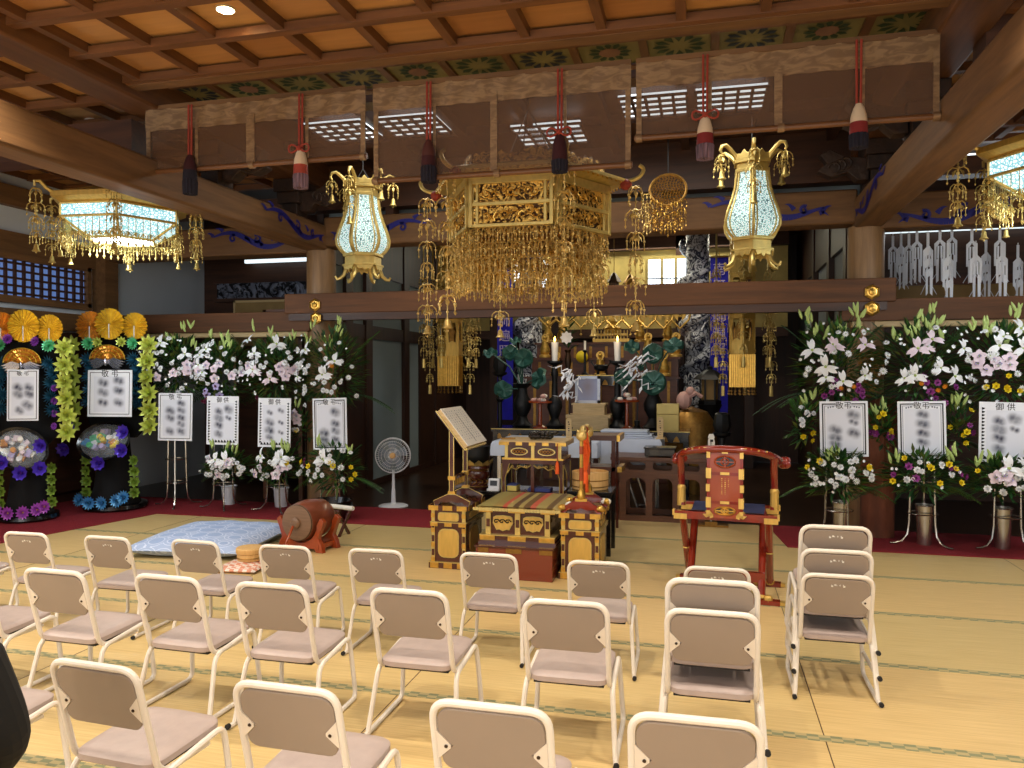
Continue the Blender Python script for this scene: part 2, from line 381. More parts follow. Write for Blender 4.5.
def fil(pts, r, n=5):                  # rounds the corners of a polyline
    pts = [Vector(p) for p in pts]; out = [pts[0]]
    for i in range(1, len(pts)-1):
        a, b, c = pts[i-1], pts[i], pts[i+1]; d1 = (a-b); d2 = (c-b); q = min(r, d1.length*.48, d2.length*.48)
        p1 = b+d1.normalized()*q; p2 = b+d2.normalized()*q
        for k in range(n+1):
            t = k/n; out.append(p1*(1-t)**2+b*2*t*(1-t)+p2*t*t)
    out.append(pts[-1]); return out
def tag(o, label=None, cat=None, group=None, kind=None):
    if label: o['label'] = label
    if cat: o['category'] = cat
    if group: o['group'] = group
    if kind: o['kind'] = kind
    return o
def thing(name, label, cat, loc=(0, 0, 0), rz=0, group=None):
    o = bpy.data.objects.new(name, None); C.objects.link(o); o.location = loc; o.rotation_euler = (0, 0, rz); o.empty_display_size = .1
    return tag(o, label, cat, group)
def struct(name, mb, mat=None, bevel=0, smooth=35):
    return tag(mb.build(name, mat, None, bevel, smooth), kind='structure')
def kids(o): return [c for c in C.objects if c.parent == o]
KIDS = {}
def snap(o):                           # remembers a prototype's tree so that copying is quick
    KIDS[o.name] = [(c, snap(c)) for c in kids(o)]; return KIDS[o.name]
def copy_tree(o, tree, parent=None):
    c = o.copy(); C.objects.link(c); c.parent = parent
    for ch, sub in tree: copy_tree(ch, sub, c)
    return c
def dup(o, loc, rz, label, group=None, scale=None, tree=None):
    if o.name not in KIDS: snap(o)
    c = copy_tree(o, KIDS[tree or o.name]); c.location = loc; c.rotation_euler = (0, 0, rz); c['label'] = label
    if group: c['group'] = group
    if scale: c.scale = scale
    return c
def inst(name, me, parent, loc, rot=(0, 0, 0), sc=1):
    o = bpy.data.objects.new(name, me); C.objects.link(o); o.parent = parent; o.location = loc; o.rotation_euler = rot
    o.scale = (sc, sc, sc) if not isinstance(sc, tuple) else sc; return o
FONT = None
def text(body, size, mat, parent, loc, rot=(PI/2, 0, 0), name='lettering', ext=.001, align='CENTER'):
    cu = bpy.data.curves.new(name, 'FONT'); cu.body = body; cu.size = size; cu.extrude = ext; cu.align_x = align; cu.align_y = 'CENTER'
    t = bpy.data.objects.new(name, cu); C.objects.link(t); dg = bpy.context.evaluated_depsgraph_get(); me = bpy.data.meshes.new_from_object(t.evaluated_get(dg)); bpy.data.objects.remove(t)
    me.materials.clear(); me.materials.append(MATS[mat]); o = bpy.data.objects.new(name, me); C.objects.link(o); o.parent = parent; o.location = loc; o.rotation_euler = rot
    return o
# ================================================================ the hall
LX, RX = -4.40, 1.55          # column lines either side of the nave
CX = -1.45                    # altar axis
WL, WR = -7.5, 6.2
CZ = 3.90                     # coffer panels
# floor of tatami with woven borders
f = MB(); f.m('tatami'); f.bx((WL, -3.5, -.05), (WR, 8.22, 0))
f.m('heri')
ys = [3.47+.958*k for k in range(-6, 5)]
for y in ys: f.bx((WL, y-.028, -.01), (WR, y+.028, .0015))
f.m('dark_y')
for k in range(-3, 4):
    x = -1.43+1.93*k; f.bx((x-.002, -3.5, -.01), (x+.002, 7.3, .0012))
struct('floor', f, smooth=0)
f = MB(); f.bx((WL-.2, 8.22, -.05), (WR+.2, 14.2, -.004)); struct('floor_sanctuary', f, 'darkfloor')
# carpets
f = MB(); f.bx((-2.55-1.95, 7.26, .001), (-2.62, 8.2, .008)); 
f = MB()
poly = [(-7.45, 5.0), (-6.35, 5.0), (-5.85, 7.26), (-2.55, 7.26), (-2.75, 8.2), (-7.45, 8.2)]
n = len(poly); f.add([(x, y, .001) for x, y in poly]+[(x, y, .008) for x, y in poly], [tuple(range(n-1, -1, -1)), tuple(range(n, 2*n))]+[(i, (i+1) % n, n+(i+1) % n, n+i) for i in range(n)])
tag(f.build('carpet', 'red_carpet'), 'red carpet along the left side under wreaths and flower stands', 'carpet')
f = MB(); poly = [(.72, 7.22), (6.1, 7.22), (6.1, 8.2), (.62, 8.2)]
f.add([(x, y, .001) for x, y in poly]+[(x, y, .008) for x, y in poly], [(3, 2, 1, 0), (4, 5, 6, 7), (0, 1, 5, 4), (1, 2, 6, 5), (2, 3, 7, 6), (3, 0, 4, 7)])
tag(f.build('carpet', 'red_carpet'), 'red carpet on the right behind the lacquered folding chair', 'carpet')
# coffered ceiling over the nave and the aisles
def coffer(name, x0, x1, y0, y1, nx, ny, z=3.80, zb=3.735, panel='coffer_panel', xs=0):
    c = MB(); c.m(panel); c.bx((x0, y0, z), (x1, y1, z+.05)); x0, x1 = x0+xs, x1+xs
    c.m('batten_y')
    for i in range(nx+1):
        x = x0+(x1-x0)*i/nx; c.bx((x-.03, y0, zb), (x+.03, y1, z))
    c.m('batten_x')
    for j in range(ny+1):
        y = y0+(y1-y0)*j/ny; c.bx((x0, y-.035, zb-.01), (x1, y+.035, z-.02))
    return struct(name, c)
def _cof(n, b, L):
    tc = n.nodes.new('ShaderNodeTexCoord'); 
    br = n.nodes.new('ShaderNodeTexBrick'); br.offset = 0; br.inputs['Scale'].default_value = 1; br.inputs['Mortar Size'].default_value = 0
    br.inputs['Brick Width'].default_value = .4958; br.inputs['Row Height'].default_value = .495
    br.inputs['Color1'].default_value = (*lin((196, 146, 88)), 1); br.inputs['Color2'].default_value = (*lin((158, 106, 58)), 1)
    mp = n.nodes.new('ShaderNodeMapping'); mp.inputs['Location'].default_value = (4.61, 3.465, 0); L.new(tc.outputs['Object'], mp.inputs[0]); L.new(mp.outputs[0], br.inputs['Vector'])
    no = n.nodes.new('ShaderNodeTexNoise'); m2 = n.nodes.new('ShaderNodeMapping'); m2.inputs['Scale'].default_value = (1.5, 14, 1); L.new(tc.outputs['Object'], m2.inputs[0]); L.new(m2.outputs[0], no.inputs['Vector']); no.inputs['Scale'].default_value = 1.5
    mr = n.nodes.new('ShaderNodeMapRange'); L.new(no.outputs[0], mr.inputs[0]); mr.inputs[3].default_value = .8; mr.inputs[4].default_value = 1.2
    mx = n.nodes.new('ShaderNodeVectorMath'); mx.operation = 'SCALE'; L.new(br.outputs[0], mx.inputs[0]); L.new(mr.outputs[0], mx.inputs['Scale'])
    L.new(mx.outputs[0], b.inputs['Base Color']); b.inputs['Roughness'].default_value = .5
ramp2('coffer_panel', _cof)
mat('coffer_paint', (122, 112, 66), .6, var=.2, vscale=3)
coffer('ceiling', LX, LX+.4958*12, 4.95-.495*17, 4.95, 12, 17, xs=-.21)
coffer('ceiling_left', WL, LX-.1, 4.95-.495*17, 8.2, 6, 24, 3.82, 3.75)
coffer('ceiling_right', RX+.1, WR, 4.95-.495*17, 8.2, 9, 24, 3.82, 3.75)
# painted coffers behind the blinds' rail
c = coffer('ceiling_painted', LX, RX, 5.42, 5.92, 12, 1, 3.90, 3.875, 'coffer_paint')
f = MB(); f.bx((LX, 5.05, 3.88), (RX, 5.42, 3.93)); struct('ceiling_board', f, 'batten_x')
mat('paint_green', (44, 62, 34), .7); mat('paint_navy', (34, 42, 52), .7); mat('paint_rose', (130, 92, 70), .7)
for i in range(12):
    for j in range(1):
        x = LX+.4958*(i+.5); y = 5.67; k = (i+j) % 3; m = MB()
        m.m(['paint_navy', 'paint_green', 'paint_green'][k])
        for q in range(12):
            a = 2*PI*q/12; r1, r2 = (.07, .19) if k != 1 else (.04, .16)
            m.add([(x+math.cos(a)*r1, y+math.sin(a)*r1, 3.894), (x+math.cos(a-.2)*r2*.8, y+math.sin(a-.2)*r2*.8, 3.894), (x+math.cos(a)*r2, y+math.sin(a)*r2, 3.894), (x+math.cos(a+.2)*r2*.8, y+math.sin(a+.2)*r2*.8, 3.894)], [(0, 3, 2, 1)])
        if k == 1: m.m('paint_rose'); m.add([(x+.08*math.cos(2*PI*q/10), y+.08*math.sin(2*PI*q/10), 3.892) for q in range(10)], [tuple(range(9, -1, -1))])
        o = m.build('flower_medallion', None, c, smooth=0)
# dark ceiling of the sanctuary
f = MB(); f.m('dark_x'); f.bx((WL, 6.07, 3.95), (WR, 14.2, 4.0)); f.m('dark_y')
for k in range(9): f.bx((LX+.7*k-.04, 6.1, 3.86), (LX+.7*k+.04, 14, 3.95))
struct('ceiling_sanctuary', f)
# walls
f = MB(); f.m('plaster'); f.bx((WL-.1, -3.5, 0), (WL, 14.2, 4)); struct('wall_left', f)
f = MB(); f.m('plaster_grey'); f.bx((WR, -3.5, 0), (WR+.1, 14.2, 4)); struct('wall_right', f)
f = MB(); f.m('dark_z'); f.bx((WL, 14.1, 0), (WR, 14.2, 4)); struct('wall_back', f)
# left aisle wall timbers: rail below, rail above, lattice window, grey panels
f = MB(); f.m('beam_y'); f.bx((WL, -3.5, 2.06), (WL+.07, 8.15, 2.27)); f.bx((WL, -3.5, 2.86), (WL+.06, 8.15, 3.12)); f.bx((WL, -3.5, 3.4), (WL+.1, 8.15, 3.62))
for y in (8.15, 5.2, 2.2): f.bx((WL, y, 0), (WL+.2, y+.22, 3.6))
f.m('dark_y'); f.bx((WL, 8.4, 1.9), (WL+.07, 10.4, 2.2)); f.m('shoji_grey'); f.m('dark_y'); f.bx((WL+.01, 4.4, .1), (WL+.05, 8.1, 2.04)); f.bx((WL, 5.4, 0), (WL+.05, 8.1, .12))
struct('trim_1', f)
f = MB(); f.m('beam_y'); wy0, wy1, wz0, wz1 = 5.45, 8.05, 2.36, 2.86
f.bx((WL, wy0, wz0-.03), (WL+.09, wy1, wz0+.05)); f.bx((WL, wy0, wz1-.05), (WL+.09, wy1, wz1+.03)); f.bx((WL, wy0, wz0), (WL+.09, wy0+.06, wz1)); f.bx((WL, wy1-.06, wz0), (WL+.09, wy1, wz1))
w = struct('window_1', f)
f = MB(); f.bx((WL+.02, wy0, wz0), (WL+.03, wy1, wz1)); f.build('pane', 'window_blue', w)
f = MB()
for k in range(1, 22): y = wy0+(wy1-wy0)*k/22; f.bx((WL+.03, y-.014, wz0), (WL+.06, y+.014, wz1))
for k in range(1, 6): z = wz0+(wz1-wz0)*k/6; f.bx((WL+.03, wy0, z-.012), (WL+.055, wy1, z+.012))
f.build('lattice', 'dark_y', w)
# main columns and cross beams
for (x, y, nm) in ((LX, 8.3, 'column_left'), (RX, 8.3, 'column_right')):
    f = MB(); f.lathe([(.17, 0), (.17, 3.0)], 32, (x, y, 0)); struct(nm, f, 'col_wood')
f = MB()
f.bx((LX+.1, 8.16, 3.02), (RX-.1, 8.44, 3.36)); f.bx((WL, 8.16, 2.96), (LX-.1, 8.44, 3.3)); f.bx((RX+.1, 8.16, 2.96), (WR, 8.44, 3.3)); f.m('beam_x')
koryo = struct('beam_cross', f, 'beam_x', .02)
f = MB(); f.m('beam_y')
for x in (LX, RX):
    f.bx((x-.13, -3.5, 2.98), (x+.13, 8.3, 3.27)); 
struct('beam_long', f, None, .025)
f = MB(); f.m('batten_y')
for x in (LX, RX): f.bx((x-.16, -3.5, 3.66), (x+.16, 8.3, 4.0))
struct('beam_upper', f, None, .02)
f = MB(); f.m('beam_x'); f.bx((LX, 4.97, 3.72), (RX, 5.08, 3.92)); f.m('dark_x'); f.bx((LX, 6.05, 3.84), (RX, 6.25, 3.95)); f.bx((WL, 5.35, 3.35), (LX-.13, 5.6, 3.62)); f.bx((RX+.13, 5.35, 3.5), (WR, 5.6, 3.8)); f.bx((LX, 8.2, 3.62), (RX, 8.4, 3.95)); f.bx((WL, 8.2, 3.45), (WR, 8.4, 3.62))
f.bx((LX, 7.2, 3.86), (RX, 7.35, 3.95))
for x in (-3.5, -2.4, -.5, .6): f.bx((x-.05, 8.22, 3.36), (x+.05, 8.38, 3.46))
struct('beam_rail', f)
# white infill seen above the cross beam and thin bright gap below it in the aisles
f = MB(); f.m('plaster_grey'); f.bx((LX, 8.5, 3.36), (RX, 8.55, 3.6)); struct('wall_infill', f)
# lower rails: middle one carries gold hexagon studs
f = MB(); f.bx((-4.75, 8.06, 2.24), (1.78, 8.2, 2.47)); rail = struct('beam_middle_rail', f, 'nageshi', .01)
f = MB(); f.m('dark_x'); f.bx((-4.7, 8.07, 2.16), (1.7, 8.19, 2.24)); struct('trim_2', f)
f = MB(); f.m('nageshi'); f.bx((WL+.05, 8.1, 2.04), (LX-.05, 8.3, 2.27)); f.bx((1.3, 8.1, 2.06), (WR, 8.3, 2.27)); f.m('palewood'); f.bx((WL, 8.14, 1.98), (LX-.1, 8.26, 2.04)); f.bx((1.4, 8.14, 2.0), (WR, 8.26, 2.06)); struct('beam_side_rail', f, None, .006)
def hexstud(p, parent=None):
    m = MB(); m.m('gold'); Q = Matrix.Rotation(PI/2, 4, 'X')
    m.lathe([(.075, 0), (.075, .012), (.055, .02), (.05, .012), (.035, .014), (.03, .03), (.0, .038)], 6, p, Q, PI/6)
    o = m.build('hexagon_stud', None, parent, smooth=20); return o
tag(hexstud(at(315, 305, 8.05)), 'gold hexagonal stud on the left end of the middle rail', 'stud', 'hexagonal studs')
tag(hexstud(at(872, 292, 8.05)), 'gold hexagonal stud on the right end of the middle rail', 'stud', 'hexagonal studs')
tag(hexstud(at(316, 320, 8.05)+Vector((0, 0, .02))), 'lower gold stud beneath the left end of the middle rail', 'stud', 'hexagonal studs')
tag(hexstud(at(872, 308.5, 8.05)), 'lower gold stud beneath the right end of the middle rail', 'stud', 'hexagonal studs')
# blue arabesques painted on the beams
def arabesque(M):
    m = MB(); m.m('blue_paint'); T = Matrix(M)
    def stroke(pts, w):
        pts = [Vector((a, 0, b)) for a, b in pts]
        for i in range(len(pts)-1):
            t = (pts[i+1]-pts[i]).normalized(); nn = Vector((-t.z, 0, t.x)); w0 = w[i]/2; w1 = w[i+1]/2
            m.add([pts[i]-nn*w0, pts[i+1]-nn*w1, pts[i+1]+nn*w1, pts[i]+nn*w0], [(0, 1, 2, 3)], T)
    def cur(f, n=26): return [f(k/n) for k in range(n+1)]
    a = cur(lambda t: (1.15*t, .07*math.sin(t*2*PI*1.15)+.05-.12*t)); stroke(a, [.02+.05*math.sin(PI*k/26) for k in range(27)])
    for cx, cz, r, s in ((.28, .02, .05, 1), (.62, .0, .06, -1), (.95, -.03, .045, 1)):
        b = cur(lambda t: (cx+s*r*(1-t*.75)*math.cos(t*7+1), cz+r*(1-t*.75)*math.sin(t*7+1))); stroke(b, [.032*(1-.5*k/26)+.004 for k in range(27)])
    for bx_, bz, dx, dz in ((.0, .06, -.09, .035), (.14, .12, -.11, .03), (.45, .03, .1, -.09), (.7, -.08, -.1, .07), (.85, -.02, -.09, .06), (1.12, -.06, .1, .06), (1.1, -.07, .09, -.03)):
        b = cur(lambda t: (bx_+dx*t, bz+dz*t+.02*math.sin(PI*t)), 8); stroke(b, [.05*(1-k/8)+.002 for k in range(9)])
    return m
def place_arab(M, label):
    o = arabesque(M).build('arabesque', None, None, smooth=0); tag(o, label, 'beam ornament', 'blue arabesques painted on the beams'); return o
def TX(x, y, z, sx, s=1): return Matrix.Translation((x, y, z)) @ Matrix.Diagonal((sx*s, 1, s, 1))
place_arab(TX(-5.75, 8.15, 3.14, 1, .95), 'blue painted arabesque on the cross beam left of the left column')
place_arab(TX(-3.05, 8.15, 3.18, -1, .95), 'blue painted arabesque on the cross beam beside the pot-bellied left lantern')
place_arab(TX(.05, 8.15, 3.20, 1, .95), 'blue painted arabesque on the cross beam behind the right lantern')
place_arab(TX(3.0, 8.15, 3.10, -1, 1), 'blue painted arabesque on the cross beam above the paper streamers')
place_arab(Matrix.Translation((LX+.135, 6.9, 3.14)) @ Matrix.Rotation(PI/2, 4, 'Z') @ Matrix.Diagonal((1.0, 1, .9, 1)), 'blue painted arabesque on the inner side of the left long beam')
place_arab(Matrix.Translation((RX-.135, 6.9, 3.14)) @ Matrix.Rotation(PI/2, 4, 'Z') @ Matrix.Diagonal((1.0, 1, .9, 1)), 'blue painted arabesque on the inner side of the right long beam')
# carved bracket ends between long beam and upper beam
def bracket(x, y, sgn, label):
    m = MB(); m.m('carve_dark')
    m.bx((x-.09, y-.12, 3.272), (x+.09, y+.12, 3.40)); m.bx((x-.13, y-.16, 3.40), (x+.13, y+.16, 3.52)); m.bx((x-.15, y-.2, 3.52), (x+.15, y+.2, 3.655))
    pts = [(0, 0), (.2, .02), (.34, .1), (.42, .05), (.36, -.03), (.44, -.1), (.32, -.16), (.18, -.12), (.1, -.2), (0, -.2)]
    m.prism([(a*sgn, b) for a, b in pts], .14, Matrix.Translation((x+.1*sgn, y, 3.52)))
    for q in range(3): m.tube([(x+sgn*(.3+.05*q+.05*math.cos(t)), y-.075, 3.48-.02*q+.05*math.sin(t)) for t in [k*.7 for k in range(8)]], .012, 5)
    tag(m.build('carved_bracket', None, None, .008), label, 'carved bracket', 'carved brackets on the long beams')
bracket(LX, 6.3, 1, 'carved dark bracket on the left long beam beside the blind')
bracket(RX, 6.3, -1, 'carved dark bracket on the right long beam beside the blind')
bracket(LX, 7.7, 1, 'carved dark bracket over the left column'); bracket(RX, 7.7, -1, 'carved dark bracket over the right column')
# sanctuary side walls (running in depth) : left posts and grey sliding panels, right dark boards
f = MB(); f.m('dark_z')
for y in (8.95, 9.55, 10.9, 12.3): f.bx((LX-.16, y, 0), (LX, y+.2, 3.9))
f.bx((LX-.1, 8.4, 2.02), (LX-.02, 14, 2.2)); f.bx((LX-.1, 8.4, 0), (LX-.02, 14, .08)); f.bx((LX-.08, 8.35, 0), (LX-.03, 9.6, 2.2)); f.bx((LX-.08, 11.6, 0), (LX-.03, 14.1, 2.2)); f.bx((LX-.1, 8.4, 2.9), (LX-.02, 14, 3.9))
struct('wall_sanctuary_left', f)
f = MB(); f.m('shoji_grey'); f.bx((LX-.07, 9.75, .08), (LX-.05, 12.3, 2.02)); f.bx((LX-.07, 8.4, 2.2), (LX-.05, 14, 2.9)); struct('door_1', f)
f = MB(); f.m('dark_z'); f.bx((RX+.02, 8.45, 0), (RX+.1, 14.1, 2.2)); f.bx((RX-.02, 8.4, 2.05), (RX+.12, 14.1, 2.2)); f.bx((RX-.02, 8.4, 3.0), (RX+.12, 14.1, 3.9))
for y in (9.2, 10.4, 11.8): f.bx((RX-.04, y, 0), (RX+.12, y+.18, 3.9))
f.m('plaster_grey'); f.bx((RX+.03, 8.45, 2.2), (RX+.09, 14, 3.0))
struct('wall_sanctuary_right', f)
# rear walls of the aisles
f = MB(); f.m('dark_x'); f.bx((WL, 10.4, 0), (LX-.16, 10.5, 4)); f.m('plaster_grey'); f.bx((WL+.1, 10.36, .25), (WL+1.1, 10.4, 1.85)); f.m('dark_x'); f.bx((WL, 10.3, 1.85), (LX-.16, 10.4, 2.05)); struct('wall_aisle_left', f)
f = MB(); f.m('dark_x'); f.bx((RX+.12, 10.4, 0), (WR, 10.5, 4)); f.m('tan_screen'); f.bx((RX+.2, 10.34, 2.2), (WR, 10.4, 2.62)); f.m('redbrown'); f.bx((RX+.2, 10.3, 2.62), (WR, 10.4, 2.72)); struct('wall_aisle_right', f)
f = MB(); pass; f.bx((-7.0, 8.6, 3.24), (-4.7, 8.62, 3.262)); f.bx((1.9, 8.6, 3.24), (5.9, 8.62, 3.262))
# thin lit gaps
f = MB(); f.bx((-6.7, 10.25, 3.20), (-5.0, 10.3, 3.25)); tag(f.build('strip_lamp', 'strip_light'), 'thin lit strip lamp behind the left cross beam', 'lamp')
f = MB(); f.bx((1.9, 10.25, 3.26), (5.9, 10.3, 3.32)); tag(f.build('strip_lamp', 'strip_light'), 'thin lit strip lamp behind the right cross beam', 'lamp')
# silver dark openwork transoms and screen at the rear of the left aisle
def transom(x0, x1, y, z0, z1, label):
    m = MB(); m.m('relief_silver'); m.bx((x0, y-.03, z0), (x1, y, z1))
    rnd = random.Random(int(x0*100))
    for k in range(int((x1-x0)*7)):
        cx = x0+.1+(x1-x0-.2)*rnd.random(); cz = z0+.06+(z1-z0-.12)*rnd.random(); r = .05+.05*rnd.random(); a0 = rnd.random()*6
        m.tube([(cx+r*(1-t/9)*math.cos(a0+t*.8), y-.05-.01*t, cz+r*(1-t/9)*math.sin(a0+t*.8)) for t in range(8)], .014, 5)
    m.m('dark_x'); m.bx((x0-.04, y-.06, z0-.05), (x1+.04, y, z0)); m.bx((x0-.04, y-.06, z1), (x1+.04, y, z1+.05))
    return tag(m.build('carved_transom'), label, 'carved transom')
a = at(217, 299, 10.25); b = at(309, 281, 10.25); transom(a.x, b.x, 10.28, a.z, b.z, 'dark silver openwork transom left of the left column')
a = at(337, 295, 9.6); b = at(375, 272, 9.6); transom(-4.95, -4.57, 10.1, a.z, b.z+.1, 'short dark silver transom right of the left column')
m = MB(); a = at(236, 318, 9.9); b = at(306, 301, 9.9); m.m('tan_screen'); m.bx((a.x, 9.9, 1.95), (b.x, 9.94, b.z)); m.m('dark_x'); m.bx((a.x, 9.9, .1), (b.x, 9.94, 1.95)); m.m('palewood'); m.bx((a.x-.03, 9.88, .1), (a.x, 9.96, b.z+.03)); m.bx((a.x-.03, 9.88, b.z), (b.x, 9.96, b.z+.03))
m.m('dark_x'); m.bx((a.x, 9.88, .1), (b.x, 9.96, .16))
tag(m.build('folding_screen'), 'tan folding screen behind the left side rail', 'screen')
m = MB(); a = at(369, 398, 9.0); m.m('relief_silver'); m.bx((LX-.06, 8.7, .9), (LX-.02, 8.9, 2.0))
# ---------------------------------------------------------------- lattice ceiling lights of the sanctuary
def lattice_light(cx, cy, w, d, label, z=3.84):
    r = thing('ceiling_light', label, 'ceiling light', (cx, cy, z), 0, 'lattice ceiling lights behind the blinds')
    m = MB(); m.bx((-w/2, -d/2, .0), (w/2, d/2, .02)); m.build('diffuser', 'shoji_light', r)
    m = MB(); m.m('dark_x')
    for k in range(6): x = -w/2+w*k/5; m.bx((x-.012, -d/2, -.02), (x+.012, d/2, 0))
    for k in range(5): y = -d/2+d*k/4; m.bx((-w/2, y-.012, -.02), (w/2, y+.012, 0))
    m.build('lattice', None, r)
for x, lab in ((-3.32, 'leftmost lattice ceiling light behind the blinds'), (-2.62, 'second lattice ceiling light from the left, over the left hanging lantern'), (-.43, 'lattice ceiling light right of the middle blind'), (.2, 'rightmost lattice ceiling light behind the right blind')):
    lattice_light(x, 6.72, .56, .52, lab)
lattice_light(-1.45, 7.6-.25, .66, .6, 'lattice ceiling light seen through the middle blind above the canopy', 3.86)
p = onz(985, 160, 3.66); lattice_light(p.x, p.y, .75, .42, 'lattice ceiling light in the right aisle beyond the long beam', 3.66)
# ---------------------------------------------------------------- round downlights
def downlight(p, mat_, label, E, spot):
    r = thing('downlight', label, 'downlight', p)
    m = MB(); m.lathe([(.046, 0), (.06, 0), (.06, .012), (.046, .012)], 24, (0, 0, -.012)); m.build('trim_ring', 'white_metal', r)
    m = MB(); m.lathe([(.0001, 0), (.050, 0)], 24, (0, 0, -.0135)); m.build('bulb_face', mat_, r)
dp = onz(227, 19, 3.80); gx_ = LX-.21; dp = Vector((gx_+.4958*(math.floor((dp.x-gx_)/.4958)+.5), 4.95-.495*(math.floor((4.95-dp.y)/.495)+.5), 3.80))
downlight(dp, 'downlight', 'bright round downlight in the coffered ceiling', 1, 1)
downlight(onz(92, 120, 3.82)+Vector((0, 0, .0)), 'downlight_dim', 'dim round downlight in the left aisle ceiling', 1, 1)
downlight(Vector((LX+.4958*8.5, 4.95-.495*4.5, CZ)), 'downlight', 'round downlight above the chairs, out of the picture', 1, 1) if False else None
# ---------------------------------------------------------------- lighting
def area(name, loc, rot, size, E, col, sy=None, spread=180):
    l = bpy.data.lights.new(name, 'AREA'); l.energy = E; l.size = size; l.color = col; l.spread = R(spread)
    if sy: l.shape = 'RECTANGLE'; l.size_y = sy
    o = bpy.data.objects.new(name, l); C.objects.link(o); o.location = loc; o.rotation_euler = rot; return o
def spot(name, loc, E, col, ang=110, blend=.6, r=.06, aim=None):
    l = bpy.data.lights.new(name, 'SPOT'); l.energy = E; l.color = col; l.spot_size = R(ang); l.spot_blend = blend; l.shadow_soft_size = r
    o = bpy.data.objects.new(name, l); C.objects.link(o); o.location = loc
    if aim: o.rotation_euler = (Vector(aim)-Vector(loc)).to_track_quat('-Z', 'Y').to_euler()
    return o
WARM = (1, .90, .75)
for x in (-3.9, -1.6, .8, 3.6, -6.0):
    for y in (-1.2, 1.2, 3.4): spot('downlight_lamp', (x, y, 3.40 if x < -5 else CZ-.25), 170, WARM, 130)
area('rear_fill_light', (-1.4, -3.4, 1.9), (R(90), 0, 0), 8, 210, (1, .965, .91), 2.6)  # soft fill added behind the camera to brighten beams and hall
area('left_window_light', (WL+.15, 2, 2.0), (R(90), 0, R(-90)), 5, 60, (.75, .86, 1), 1.2)
